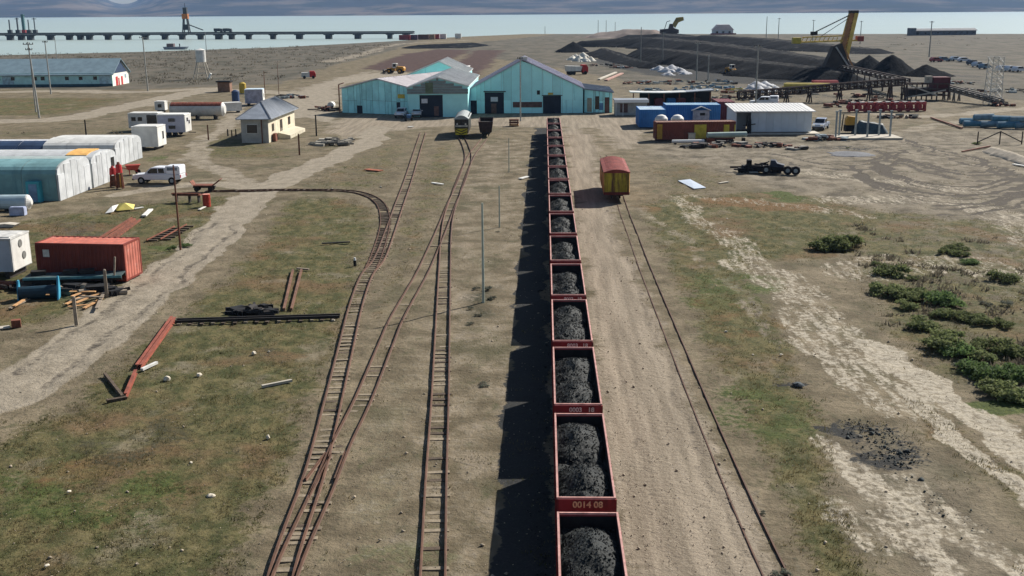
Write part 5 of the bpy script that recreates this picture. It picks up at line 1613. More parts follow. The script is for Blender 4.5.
def scrap(label, px, py, w, d, h, m, n=26, name='scrap_heap', seed=1):
    """Tangled bars, plates and tubes lying on one another."""
    r = random.Random(seed)
    m = [mat('rubble_grey', '#85837b', 0.9, 0.2, 2) if k is CONC else k for k in m]
    p = G(px, py)
    t = T(name, label, 'scrap', (p.x, p.y, 0))
    for part in range(3):
        for i in range(n // 3):
            b = MB()
            x, y = r.uniform(-w / 2, w / 2), r.uniform(-d / 2, d / 2)
            z = r.uniform(0.05, h * (1 - abs(x) / w))
            a = r.uniform(0, 3.14)
            l = r.uniform(0.4, 1.4)
            e = Vector((math.cos(a) * l, math.sin(a) * l * 0.6, r.uniform(-.3, .3) * h * 0.5))
            c = Vector((x, y, z))
            if part == 0: b.bar(c - e, c + e, 0.14, 0.2)
            elif part == 1: b.cyl(c - e * 0.6, c + e * 0.6, r.uniform(0.12, 0.3), n=8)
            else: b.box(c, (l, l * 0.7, r.uniform(0.1, 0.5)), a)
            b.build(('bar', 'tube', 'plate')[part], m[part % len(m)], t)
    return t


scrap('dark tangled scrap between the flatbed trailer and the blue spool', 82, 293, 5.0, 1.3, 0.5, [IRON, WOODG, DARK], 36, seed=91)
scrap('dark scrap under the left edge cabin', 14, 289, 3.0, 1.2, 0.4, [IRON, RUSTS, DARK], 24, seed=92)
scrap('black tangled heap lying beside the dark track panel', 253, 313, 1.9, 1.0, 0.4, [DARK, IRON, DARK], 30, seed=93)
scrap('dark scrap around the white round tank', 326, 110.5, 5, 2.5, 0.9, [IRON, RUSTS, DARK], 24, seed=3)
scrap('broken pale stones and rubble in a ring on the grass right of the house', 332, 143, 5, 6.5, 0.5, [mat('rubble_grey', '#85837b', 0.9, 0.2, 2), mat('rubble_dark', '#5f5c55', 0.9, 0.2, 2), mat('rubble_pale', '#9b968a', 0.9, 0.2, 2)], 54, 'rubble_ring', 4)
scrap('dark pile of scrap beside the white cabin behind the house', 290, 98, 6, 3, 0.9, [IRON, RUSTS, GALV], 24, seed=5)
p = G(309, 78.5)
t = T('small_truck', 'little red and white truck on the beige yard beyond the house', 'truck', (p.x, p.y, 0), 0.2)
MB().box((-0.9, 0, 1.0), (2.2, 1.7, 1.3)).build('box_body', WHITE, t)
MB().prism([(0.2, 0.4), (1.9, 0.4), (1.9, 1.2), (1.5, 2.0), (0.2, 2.0)], -0.85, 0.85).build('cab', REDP, t)
for x in (-1.2, 1.2):
    for s in (-1, 1): MB().cyl((x, s * 0.65, 0.4), (x, s * 0.92, 0.4), 0.4, n=12).build('wheel', TYRE, t)


def loader(label, px, py, rz, sc=1.0, col='#c08a34'):
    p = G(px, py)
    m = mat('loader_ochre', col, 0.6, 0.2, 1.5, '#5a4432', 0.5, 1)
    t = T('wheel_loader', label, 'wheel loader', (p.x, p.y, 0), rz)
    MB().prism([(-3.2, 0.9), (-0.6, 0.8), (-0.6, 1.9), (-1.0, 2.2), (-3.0, 2.1), (-3.3, 1.6)], -0.8, 0.8).build('engine_hood', m, t)
    MB().box((1.2, 0, 1.2), (2.6, 0.9, 0.7)).build('front_frame', m, t)
    c = MB().box((-0.1, 0, 3.0), (1.4, 1.4, 0.16)).box((-0.1, 0, 1.9), (1.4, 1.4, 0.3))
    for sx in (-1, 1):
        for sy in (-1, 1): c.bar((-.1 + sx * .62, sy * .62, 1.9), (-.1 + sx * .58, sy * .58, 3.0), 0.14)
    c = c.build('cab', WHITE, t)
    MB().box((-0.1, 0, 2.45), (1.15, 1.15, 0.85)).build('cab_glass', GLASSD, c)
    for s in (-1, 1): MB().bar((0.6, s * 0.5, 1.8), (3.2, s * 0.5, 0.7), 0.2, 0.3).build('lift_arm', m, t)
    MB().prism([(3.1, 0.15), (4.3, 0.1), (4.2, 0.25), (3.5, 0.45), (3.5, 1.2), (3.2, 1.3), (3.0, 0.7)], -1.4, 1.4).build('bucket', IRON, t)
    for x in (-2.0, 1.5):
        for s in (-1, 1):
            w = MB().cyl((x, s * 0.75, 0.75), (x, s * 1.3, 0.75), 0.75, n=18).build('wheel', TYRE, t)
            MB().cyl((x, s * 1.28, 0.75), (x, s * 1.33, 0.75), 0.38, n=12).build('rim', m, w)
    if sc != 1: t.scale = (sc,) * 3
    return t


loader('ochre wheel loader with a white cab behind the weathered shed', 395, 73.5, math.pi - 0.25, 0.95)
loader('yellow loader working at the foot of the black coal stockpile', 732, 74, -1.2, 0.85, '#c9a63a')

# ---- right yard
BLUEC = mat('blue_container_paint', '#2f6fae', 0.6, 0.12, 1, '#21497a', 0.4, 0.7, True)
MARC = mat('maroon_container_paint', '#6b2c33', 0.65, 0.15, 1, '#4a2226', 0.4, 0.7, True)
p = G(639, 128)
container('bright blue container standing nearest the coal train, with a white-edged roof', (p.x, p.y, 0), 0, 4.0, 6.5, 2.65, BLUEC, mat('pale_blue_sheet', '#a8bccb', 0.6, 0.15, 1))
p = G(664, 123)
container('long blue container behind the small white gabled cabin', (p.x + 0.25, p.y + 0.2, 0), 0, 8.7, 4.5, 2.7, BLUEC, mat('blue_white_sheet', '#8fb0c4', 0.6, 0.2, 0.8, '#4f83b5', 0.5, 0.5))
p = G(714, 120.5)
container('plain maroon container between the long blue container and the white building', (p.x + 0.6, p.y + 0.3, 0), 0, 2.75, 7.0, 2.85, MARC)
p = G(690, 121.5)
t = T('gabled_cabin', 'small white gabled cabin standing against the long blue container', 'cabin', (p.x, p.y - 2.6, 0))
MB().box((1.4, 1, 1.0), (2.6, 2.0, 2.0)).build('wall', mat('grey_lilac', '#a5a3ad', 0.7), t)
MB().prism([(-0.15, 1.95), (1.4, 2.55), (2.95, 1.95), (2.95, 2.05), (1.4, 2.68), (-0.15, 2.05)], -0.15, 2.15).build('roof', WROOF, t)
MB().box((1.6, -0.02, 1.4), (0.8, 0.05, 0.4)).build('window', GLASSD, t)
for px, lb in ((661, 'left of two white round-topped tanks behind the brown and yellow boxcar'), (677, 'right of two white round-topped tanks behind the brown and yellow boxcar')):
    p = G(px, 131)
    t = T('domed_tank', lb, 'tank', (p.x, p.y, 0), 0, 'white tanks behind the brown boxcar')
    MB().cyl((0, 0, 0.3), (0, 0, 1.9), 0.95, n=18).build('shell', WHITE, t)
    MB().cyl((0, 0, 1.9), (0, 0, 2.3), 0.95, 0.6, 18).cyl((0, 0, 2.3), (0, 0, 2.45), 0.6, 0.15, 18).build('dome', WHITE, t)
    MB().box((0, 0, 0.15), (1.6, 1.6, 0.3)).build('plinth', CONC, t)
p, q = G(656, 141.5), G(735, 140.5)
BROWNC = mat('brown_boxcar_paint', '#6b352a', 0.75, 0.2, 1, '#3f241e', 0.5, 0.7, True)
t = container('long brown boxcar body with yellow end and yellow doors lying on the ground', (p.x, p.y, 0), math.atan2(q.y - p.y, q.x - p.x), (q - p).length, 2.3, 2.35, BROWNC, mat('brown_roof_dust', '#8a6a5c', 0.7, 0.2, 1), None, 0.25, 'old_boxcar')
YD = mat('yellow_door_paint', '#b9a63a', 0.7, 0.2, 1.5, '#7a5a30', 0.5, 1)
Lb = (q - p).length
for a, c, z0, z1, m in ((0.01, 0.075, 0.35, 2.35, mat('ochre_end', '#b98f35', 0.7, 0.25, 1.5, '#6b3f2a', 0.5, 1)), (0.48, 0.63, 0.35, 2.25, YD), (0.85, 0.92, 1.2, 2.2, YD), (0.985, 1.0, 0.8, 2.2, YD)):
    MB().box(((a + c) / 2 * Lb, -0.05, (z0 + z1) / 2), ((c - a) * Lb, 0.08, z1 - z0)).build('door', m, t)
MB().box((0.44 * Lb, -0.5, 0.55), (0.9, 0.7, 1.1)).build('crate', CONC, t) if False else None
p = G(691, 141)
tag(MB().box((0, 0, 0.55), (0.9, 0.7, 1.1)).box((0, 0, 1.12), (1.0, 0.8, 0.05)).build('pale_crate', CONC, None, (p.x, p.y - 0.5, 0)), 'pale crate leaning against the brown boxcar body left of its yellow door', 'crate')
p, q = G(672, 144), G(704, 143.5)
t = T('white_pipe', 'long white pipe lying on blocks in front of the brown boxcar body', 'pipe', (p.x, p.y, 0))
MB().cyl((0, 0, 0.35), ((q - p).x, (q - p).y, 0.35), 0.22, n=12).build('tube', WROOF, t)
for f in (0.1, 0.9): MB().box(((q - p).x * f, 0, 0.07), (0.3, 0.5, 0.14)).build('block', IRON, t)
p, q = G(707, 143), G(746, 142)
t = T('tube_tank', 'long grey-green tube tank on a dark cradle before the brown boxcar body', 'tank', (p.x, p.y, 0))
MB().cyl((0, 0, 1.05), ((q - p).x, (q - p).y, 1.05), 0.38, n=16).build('shell', mat('grey_green_tube', '#9fb0a8', 0.5, 0.12, 1, '#6a776f', 0.4, 1), t)
MB().box((0.5, 0, 0.35), (1.0, 0.9, 0.7)).build('cradle', RUSTS, t)
MB().box((4.9, 0, 0.35), (0.4, 0.7, 0.7)).build('cradle', IRON, t)
scrap('rusty scrap under the grey-green tube tank', 727, 145, 4, 1.6, 0.6, [RUSTS, IRON, CONC], 18, seed=8)
# white building
p, q = G(735, 134), G(811.5, 134)
k = S(770, 134)
L = q.x - p.x
zf = HT(770, 134, 112)
t = T('white_building', 'white flat-roofed building with a bright white sheet roof in the right yard', 'building', (p.x, p.y, 0))
WB = mat('bluish_white_wall', '#c3ccd3', 0.65, 0.06, 0.6, '#98a3ab', 0.25, 0.5, True)
n = 8
for i in range(n):
    xa, xb = 2.2 + (L - 2.2) * i / n, 2.2 + (L - 2.2) * (i + 1) / n
    MB().box(((xa + xb) / 2, 0, zf / 2 + 0.15), (xb - xa - 0.02, 0.12, zf - 0.3)).build('wall_panel', WB, t)
MB().box((L - 0.06, 4.0, zf / 2 + .15), (0.12, 7.8, zf - 0.3)).build('end_wall', WB, t)
MB().box((0.1, 4.0, zf / 2 + .15), (0.12, 7.8, zf - 0.3)).build('end_wall', WB, t)
MB().box((1.1, 3.0, zf / 2 + .15), (1.9, 0.12, zf - 0.3)).build('porch_wall', WB, t)
MB().box((L / 2, 7.97, zf / 2 + .15), (L, 0.12, zf - 0.3)).build('back_wall', WB, t)
r = MB().add([(-0.3, -0.5, zf), (L + 0.4, -0.5, zf), (L + 0.4, 8.4, zf + 0.45), (-0.3, 8.4, zf + 0.45), (-0.3, -0.5, zf + .14), (L + 0.4, -0.5, zf + .14), (L + 0.4, 8.4, zf + 0.59), (-0.3, 8.4, zf + 0.59)],
             [(3, 2, 1, 0), (4, 5, 6, 7), (0, 1, 5, 4), (1, 2, 6, 5), (2, 3, 7, 6), (3, 0, 4, 7)]).build('roof', WROOF, t)
b = MB()
for i in range(20): b.bar((0.1 + L * i / 20, -0.45, zf + .16), (0.1 + L * i / 20, 8.35, zf + .61), 0.06, 0.05)
b.build('roof_seam', WROOF, r)
MB().box((L / 2 + 0.3, 0.6, 0.08), (L + 1.6, 3.4, 0.14)).build('slab', CONC, t)
p = G(748, 134)
t = T('valve_post', 'dark upright pump with a lever on the open corner of the white building', 'pump', (p.x, p.y - 0.6, 0))
MB().cyl((0, 0, 0), (0, 0, 2.0), 0.35, 0.3, 12).build('column', DARK, t)
MB().cyl((0, 0, 2.0), (0, 0, 2.9), 0.3, 0.1, 12).build('cap', IRON, t)
MB().bar((-0.9, 0, 1.3), (0.9, 0, 1.5), 0.14).build('lever', IRON, t)
p = G(764, 106)
pickup('white van-like car half hidden behind the roof of the white building', (p.x, p.y, 0), 2.9, CARW, True, 1.0, 'parked_car')
p = G(822, 131)
pickup('dusty blue-grey pickup standing right of the white building', (p.x + 0.4, p.y + 2.5, 0), -2.0, mat('blue_grey_car', '#8b97ab', 0.4, 0.1, 1), False, 0.95)
# pergola on slab
p = G(866, 138.5)
t = T('post_shelter', 'open frame of grey posts on a pale slab, roofless, right of the white building', 'frame', (p.x, p.y, 0))
k = S(866, 137)
MB().box((0, 0.7, 0.12), (9.2, 4.6, 0.24)).build('slab', CONC, t)
for px, y in ((836, 0), (843, 2.0), (859, 2.0), (867, 0), (882.5, 2.0), (890.5, 0.6)):
    x = (px - 866) / k
    po = MB().box((x, y, 1.95), (0.22, 0.22, 3.5)).build('post', GALV, t)
    MB().box((x, y, 3.75), (0.4, 0.3, 0.14)).build('cap', GALV, po)
p = G(850, 133)
t = T('yellow_machine', 'small ochre machine with a dark base inside the open frame', 'machine', (p.x, p.y + 0.3, 0.0))
MB().box((0, 0, 0.7), (1.5, 1.3, 0.9)).build('base', DARK, t)
MB().prism([(-0.7, 1.15), (0.75, 1.15), (0.75, 2.3), (-0.4, 2.45), (-0.7, 2.0)], -0.5, 0.5).build('housing', mat('machine_ochre', '#b98d34', 0.6, 0.2, 2), t)
MB().bar((-1.2, 0, 0.3), (-1.0, 0, 2.7), 0.14).build('mast', IRON, t)


def heap_mesh(name, pts, hw, h, m, step=0.6, seed=1, flat=0.0, rough=0.25, z0=0.0):
    """A heap along a line of world points: hw half widths, h heights."""
    pts = [Vector((p[0], p[1])) for p in pts]
    lo = Vector((min(p.x for p in pts) - max(hw) * 1.2, min(p.y for p in pts) - max(hw) * 1.2))
    hi = Vector((max(p.x for p in pts) + max(hw) * 1.2, max(p.y for p in pts) + max(hw) * 1.2))
    nx, ny = max(8, int((hi.x - lo.x) / step)), max(8, int((hi.y - lo.y) / step))
    Xg, Yg = np.meshgrid(np.linspace(lo.x, hi.x, nx), np.linspace(lo.y, hi.y, ny))
    Z = np.full(Xg.shape, -0.3)
    segs = list(zip(pts[:-1], pts[1:], hw[:-1], hw[1:], h[:-1], h[1:])) if len(pts) > 1 else [(pts[0], pts[0] + Vector((0.01, 0)), hw[0], hw[0], h[0], h[0])]
    wob = (fbm(Xg, Yg, 0.9 / max(hw) * 2, 4, seed) - 0.5) * 2
    for a, c, w0, w1, h0_, h1_ in segs:
        v = c - a
        tt = np.clip(((Xg - a.x) * v.x + (Yg - a.y) * v.y) / (v.length_squared + 1e-9), 0, 1)
        d = np.hypot(Xg - a.x - tt * v.x, Yg - a.y - tt * v.y)
        w = w0 + (w1 - w0) * tt
        hh = h0_ + (h1_ - h0_) * tt
        d = d / w * (1 + rough * wob)
        Z = np.maximum(Z, hh * np.clip((1 - d) / (1 - flat), -0.2, 1) - 0.02)
    Z = Z + (fbm(Xg, Yg, 2.2 / max(1, max(hw) / 4), 4, seed + 3) - 0.5) * 0.12 * max(h) * (Z > 0.02)
    Z = np.where(Z <= 0, -0.3, Z)
    c = Vector((sum(p.x for p in pts) / len(pts), sum(p.y for p in pts) / len(pts)))
    me = grid_mesh(name, Xg - c.x, Yg - c.y, Z, m)
    import bmesh
    bm = bmesh.new()
    bm.from_mesh(me)
    bmesh.ops.delete(bm, geom=[v for v in bm.verts if v.co.z < -0.25 and all(e.other_vert(v).co.z < -0.25 for e in v.link_edges)], context='VERTS')
    bm.to_mesh(me)
    bm.free()
    return inst(name, me, None, (c.x, c.y, z0))


TARP = mat('dark_tarp', '#33454d', 0.6, 0.3, 2, '#1f2a30', 0.4, 1.5)
p = G(870, 134)
tag(heap_mesh('tarp_heap', [(p.x - 1.4, p.y + 0.6), (p.x + 1.8, p.y + 0.6)], [1.1, 0.9], [1.75, 1.3], TARP, 0.2, 4, 0.1, z0=0.15), 'dark tarpaulin-covered heap under the open frame', 'heap')
p = G(850, 154)
tag(heap_mesh('gravel_heap', [(p.x, p.y)], [3.0], [0.35], mat('grey_gravel', '#6d6f73', 0.9, 0.2, 4, bump=0.4), 0.2, 8), 'low round patch of grey gravel in front of the open frame', 'gravel')
p = G(795, 151)
scrap('rust-orange scrap plates on the bare ground before the white building', 795, 149, 2.6, 1.2, 0.3, [mat('orange_rust', '#85533b', 0.8, 0.25, 2), IRON, CONC], 14, seed=21)
# white hut with canopy, long open shed
p = G(613, 115.5)
q = G(645, 115.5)
L = q.x - p.x
t = T('canopy_hut', 'grey-white hut with a white front canopy right of the teal annex', 'hut', (p.x + 0.35, p.y, 0))
MB().box((L / 2, 1.5, 1.25), (L, 3.0, 2.5)).build('wall', mat('stained_white', '#a9aaa5', 0.75, 0.2, 0.8, '#6d6a66', 0.5, 0.6, True), t)
MB().box((L / 2, 1.2, 2.6), (L + 0.4, 4.2, 0.2)).build('roof', GREYROOF, t)
MB().box((L / 2, -0.98, 2.5), (L + 0.4, 0.12, 0.5)).build('canopy_edge', WROOF, t)
MB().box((1.5, -0.03, 1.25), (1.3, 0.06, 1.5)).build('window', RUSTDOOR, t)
for x in (0.1, 1.3): MB().box((x, -0.85, 1.2), (0.1, 0.1, 2.4)).build('post', WHITE, t)
p, q = G(630, 107), G(712, 106)
t = T('open_shed', 'long low open-fronted shed with a pale sagging roof behind the blue containers', 'shed', (p.x, p.y, 0))
L = q.x - p.x
MB().box((L / 2 + 1, 3.2, 1.3), (L - 2, 0.2, 2.6)).build('back_wall', DARK, t)
for i in range(6): MB().box((0.6 + (L - 1.2) * i / 5, 0.1, 1.3), (0.2, 0.2, 2.6)).build('post', RUSTS, t)
n = 6
for i in range(n):
    xa, xb = L * i / n, L * (i + 1) / n
    sag = lambda x: 2.65 - 0.25 * math.sin(math.pi * x / L) + 0.35 * (x / L)
    MB().prism([(xa, sag(xa)), (xb, sag(xb)), (xb, sag(xb) + 0.14), (xa, sag(xa) + 0.14)], -0.5, 3.5).build('roof_sheet', PALER if i < 4 else GREYROOF, t)
for i, (f, m) in enumerate(((0.2, IRON), (0.35, MARC), (0.5, BLUEC), (0.62, MARC), (0.8, IRON))):
    p_ = Vector((p.x + L * f, p.y + 1.4, 0))
    tag(MB().box((0, 0, 0.7), (1.5, 1.2, 1.4), 0.1 * i).box((0, 0, 1.45), (1.3, 1.0, 0.12), 0.1 * i).build('stored_drum_crate' if False else 'machine_crate', m, None, p_), ['dark machine crate in the left bay of the open shed', 'maroon crate in the second bay of the open shed', 'blue crate in the middle of the open shed', 'maroon crate right of the blue one in the open shed', 'dark machine crate at the right end of the open shed'][i], 'crate', 'crates in the open shed')

# ---- wreck, sheet, posts
p, q = G(746, 174), G(801, 176)
t = T('truck_wreck', 'burnt-out black truck chassis with loose wheels on the right field', 'wreck', ((p.x + q.x) / 2, p.y, 0), math.atan2(q.y - p.y, q.x - p.x))
L = (q - p).length
for y in (-0.1, 0.7): MB().bar((-L / 2, y, 0.75), (L / 2, y, 0.6), 0.16, 0.26).build('chassis_rail', DARK, t)
b = MB()
for i in range(6): b.bar((-L / 2 + 0.3 + i * (L - .6) / 5, -0.1, 0.68), (-L / 2 + .3 + i * (L - .6) / 5, 0.7, 0.68), 0.14)
b.build('cross_member', DARK, t)
MB().box((-L / 2 + 0.4, 0.3, 1.05), (0.5, 0.9, 0.8), 0.2).build('radiator', DARK, t)
MB().prism([(-0.3, 0.5), (1.1, 0.5), (1.3, 1.0), (0.5, 1.2), (0.3, 1.5), (-0.2, 1.5)], -0.1, 0.8).build('engine', mat('wreck_blue_black', '#1f2b3d', 0.6, 0.3, 2), t)
for i, x in enumerate((-0.6, 1.7, 2.55)):
    w = MB().cyl((x, -0.35, 0.48), (x, 0.02, 0.48), 0.48, n=18).build('wheel', TYRE, t)
    MB().cyl((x, -0.38, 0.48), (x, -0.34, 0.48), 0.22, n=12).build('rim', GALV, w)
MB().box((-L / 2 + 1.0, -0.5, 0.2), (0.9, 0.5, 0.1), 0.3).build('loose_plate', GALV, t)
MB().bar((-1.9, 0.3, 0.9), (-0.6, 0.4, 1.2), 0.12).bar((-1.4, 0.1, 0.7), (-0.4, 0.7, 1.3), 0.1).build('bent_bar', DARK, t)
scrap('charred scrap tangled round the left end of the truck wreck', 762, 172, 5.5, 2.2, 0.9, [DARK, IRON, DARK], 36, seed=90)
a = [G(678, 181), G(690, 180), G(706, 188), G(694, 189.5)]
c = sum(a, Vector()) / 4
b = MB()
b.add([tuple(v - c + Vector((0, 0, 0.05 + 0.05 * (i % 2)))) for i, v in enumerate(a)] + [tuple(v - c + Vector((0, 0, 0.01))) for v in a] + [(0, 0, 0.16)], [(0, 1, 8), (1, 2, 8), (2, 3, 8), (3, 0, 8), (0, 4, 5, 1), (1, 5, 6, 2), (2, 6, 7, 3), (3, 7, 4, 0)])
tag(b.build('tin_sheet', mat('white_tin', '#ccd6e2', 0.35, 0.06, 1), None, tuple(c)), 'bright white tin sheet lying on the ground right of the red-roofed boxcar', 'sheet metal')
for x0, y0, x1, y1, w, m, lb in ((520, 179.5, 528, 177.2, 0.5, WHITE, 'white sheet lying at the sunlit gap left of the coal train'), (432, 183.5, 443, 185, 0.3, WHITE, 'white plank on the grass between the left and locomotive tracks'), (366, 170, 381, 171.5, 0.8, mat('orange_scrap', '#8f5138', 0.8, 0.2, 2), 'rust-orange sheet on the grass near the dirt road bend'), (322, 244.5, 350, 243, 0.2, DARK, 'dark charred timber lying in the grass inside the siding curve'), (408, 127.5, 413, 127, 0.5, WHITE, 'small white sheet on the ground before the two white cars'), (719, 184, 728, 182.5, 0.3, CONC, 'pale board on the field right of the white tin sheet')):
    plank(x0, y0, x1, y1, w, 0.08, m, 'flat_sheet' if w > .3 else 'loose_board', lb, 'board')
p = G(355, 266)
t = T('stub_post', 'little white-topped stub in the grass left of the left track', 'post', (p.x, p.y, 0))
MB().cyl((0, 0, 0), (0, 0, 0.42), 0.11, n=10).build('base', DARK, t)
MB().cyl((0, 0, 0.42), (0, 0, 0.62), 0.10, 0.07, 10).build('top', WHITE, t)
p = G(452, 124)
t = T('wooden_pallet', 'small brown wooden crate on the forecourt right of the brown wagon', 'crate', (G(514, 126).x, G(514, 126).y, 0))
for z in (0.15, 0.55, 0.95): MB().box((0, 0, z), (1.5, 1.0, 0.25)).build('board', WOOD if z < .5 else BROWNW, t)
for x in (-.6, .6): MB().box((x, 0, 0.5), (0.15, 0.9, 1.0)).build('post', BROWNW, t)

# ---- steel racks, pipes
REDF = mat('red_frame_paint', '#94383a', 0.7, 0.2, 1.5, '#5a2a2a', 0.5, 1)
p, q = G(848, 112.2), G(925, 111.2)
n = 9
proto = None
for i in range(n):
    c = p.lerp(q, (i + 0.5) / n)
    lb = f'{ORD[i] if i else "leftmost"} red steel frame {"from the left " if i else ""}in the row below the conveyor'
    if i == n - 1: lb = 'rightmost red steel frame in the row below the conveyor'
    if proto is None:
        proto = t = T('steel_rack', lb, 'steel frame', tuple(c), 0.05, 'row of red steel frames')
        for z in (0.35, 1.35): MB().bar((-0.7, -0.5, z), (0.7, -0.5, z), 0.2, 0.3).bar((-0.7, 0.5, z), (0.7, 0.5, z), 0.2, 0.3).build('beam', REDF, t)
        for x in (-0.6, 0.6): MB().box((x, 0, 0.85), (0.2, 1.1, 1.6)).build('side', REDF, t)
        MB().cyl((-0.5, -0.7, 0.85), (-0.5, 0.7, 0.85), 0.45, n=14).build('roller', REDF, t)
        MB().box((0.1, 0, 1.72), (0.8, 0.6, 0.1)).build('pale_top', WHITE, t)
    else:
        dup(proto, lb, tuple(c), 0.05 + rr.uniform(-.15, .15))
BLT = [mat('blue_grey_tarp', '#4f7f96', 0.6, 0.25, 1.2, '#33566b', 0.5, 0.8), mat('slate_tarp', '#6b8796', 0.6, 0.25, 1.2, '#3d5868', 0.5, 0.8)]
i = 0
for px, py, z, l in ((974, 127, 0.0, 3.0), (991, 127.5, 0.0, 3.0), (1008, 128.5, 0.0, 3.0), (1026, 129, 0, 3.0), (968, 124.5, 0.0, 2.4), (983, 126.5, 0.85, 2.8), (1001, 127.5, 0.85, 2.8), (1019, 128.5, 0.85, 2.8)):
    p = G(px, py)
    t = T('tarp_bundle', ['leftmost front', 'second front', 'third front', 'rightmost front', 'rear left', 'upper left', 'upper middle', 'upper right'][i] + ' blue-grey wrapped bundle of the long stack at right', 'bundle', (p.x, p.y, z), -0.2, 'stack of blue-grey bundles')
    a = 0.06 * (i % 3)
    MB().cyl((-l / 2, 0, 0.5), (l / 2, 0, 0.5 + a), 0.5, 0.42 + 0.05 * (i % 3), 10).build('wrap', BLT[i % 2], t, smooth=False)
    MB().cyl((-l / 2 - 0.15, 0, 0.5), (-l / 2, 0, 0.5), 0.3, 0.5, 10).build('folded_end', BLT[(i + 1) % 2], t)
    MB().cyl((l / 2, 0, .5 + a), (l / 2 + .15, 0, .5 + a), 0.42, 0.28, 10).build('folded_end', BLT[(i + 1) % 2], t)
    i += 1
p, q = G(972, 144.5), G(1022, 143)
t = T('steel_trestle', 'low dark steel trestle in front of the blue-grey bundles', 'trestle', ((p.x + q.x) / 2, p.y, 0))
for x in (-2.9, 0, 2.9): MB().bar((x, 0, 0), (x, 0, 1.7), 0.12).build('post', IRON, t)
MB().bar((0, 0, 1.7), (-2.9, 0, 0.3), 0.12).build('brace', IRON, t)
MB().bar((0, 0, 1.7), (2.9, 0, 0.3), 0.12).build('brace', IRON, t)
a, c = G(992, 152), G(1036, 166)
tag(heap_mesh('spoil_bank', [a, (a + c) / 2, c], [1.3, 1.4, 1.2], [0.7, 0.8, 0.6], mat('pale_spoil', '#b0a593', 0.95, 0.15, 1.5, '#857a6a', 0.4, 1, bump=0.4), 0.25, 12), 'pale narrow spoil bank at the right edge below the trestle', 'spoil bank')
plank(1013, 165, 1026, 167, 0.4, 0.1, WHITE, 'white_board', 'white board at the foot of the pale spoil bank', 'board')
plank(931, 118.5, 962, 129, 0.25, 0.2, RUSTS, 'rusty_beam', 'long rusty beam lying left of the blue-grey bundles', 'beam')
plank(962, 152.5, 990, 147, 0.2, 0.15, RUSTS, 'rusty_beam', 'thin rusty beam lying left of the pale spoil bank', 'beam')

# ------------------------------------------------------------------ coal stockpile
def coal_dust_mat(nt, b, pos):
    ge = N(nt, 'ShaderNodeNewGeometry')
    sp = N(nt, 'ShaderNodeSeparateXYZ')
    nt.links.new(ge.outputs['True Normal'], sp.inputs[0])
    n = noise(nt, pos, 0.22, 6, 0.65)
    n2 = noise(nt, pos, 1.5, 5, 0.65)
    blk = mix(nt, (0.004, 0.0055, 0.008), (0.011, 0.013, 0.016), ramp(nt, n2, 0.4, 0.7))
    dust = mix(nt, (0.085, 0.080, 0.073), (0.045, 0.043, 0.041), ramp(nt, n2, 0.35, 0.65))
    f = mth(nt, 'ADD', sp.outputs[2], mth(nt, 'MULTIPLY', mth(nt, 'SUBTRACT', n, 0.5), 0.05))
    nt.links.new(mix(nt, blk, dust, ramp(nt, f, 0.988, 1.004, 0, 0.8)), b.inputs['Base Color'])
    b.inputs['Roughness'].default_value = 1.0
    b.inputs['Specular IOR Level'].default_value = 0.05
    bp = N(nt, 'ShaderNodeBump', Strength=0.8, Distance=0.3)
    nt.links.new(n2, bp.inputs['Height'])
    nt.links.new(bp.outputs[0], b.inputs['Normal'])


PILE = shader('stockpile_coal', coal_dust_mat)


def ridge(label, px, hw, h, flat=0.3, seed=1, name='coal_pile', step=1.0, rough=0.32, m=None):
    o = heap_mesh(name, GP(px), [w * 1.1 for w in hw] if len(px) > 2 else hw, [v * 0.70 for v in h] if len(px) > 2 else h, m or PILE, step, seed, flat, rough)
    return tag(o, label, 'heap')


ridge('front ridge of the black coal stockpile, running down to the stacker', [(648, 56), (690, 63), (730, 69), (772, 75), (815, 79), (842, 81)], [9, 12, 12, 11, 9, 6], [4.5, 5.5, 5, 4.6, 4.2, 3.0], 0.30, 3)
ridge('long middle ridge of the black coal stockpile behind the front one', [(588, 46.5), (625, 46), (655, 47), (700, 52), (760, 59), (805, 65), (838, 70)], [9, 13, 15, 15, 13, 10, 8], [4, 5.5, 6.5, 6, 5, 4.2, 4], 0.32, 5, step=1.3)
ridge('rear ridge of the black coal stockpile before the sea', [(712, 43.5), (765, 46), (815, 50), (870, 53)], [16, 16, 14, 10], [6, 5, 4, 2.5], 0.3, 7, step=1.5)
ridge('rear left tongue of the coal stockpile with the small digger on top', [(640, 41), (668, 41.5), (690, 43)], [16, 18, 15], [5, 6, 5], 0.35, 9, step=1.5)
ridge('wavy low spur of dark coal at the left end of the stockpile', [(603, 54), (617, 59), (634, 63.5), (652, 68)], [7, 6, 5, 4], [3.4, 2.6, 1.8, 2.4], 0.1, 11)
ridge('small dark coal mound left of the stockpile, behind the white sacks', [(573, 52)], [8], [4.5], 0.0, 13)
ridge('sharp black coal cone right of the stacker', [(891, 74.5)], [7.6], [5.6], 0.0, 15, step=0.5, rough=0.12)
ridge('lower black coal cone between the stacker and the sharp cone', [(868, 71)], [6.5], [4.6], 0.0, 17, step=0.5, rough=0.12)
ridge('low wide black coal mound right of the sharp cone', [(925, 76), (940, 76)], [5.5, 4], [3.2, 1.5], 0.0, 19, step=0.5, rough=0.15)
ridge('long dark spoil heap near the land end of the jetty', [(420, 48), (448, 47.5), (472, 45.5)], [9, 11, 9], [2.2, 2.8, 2.2], 0.1, 23, step=1.2, rough=0.35)
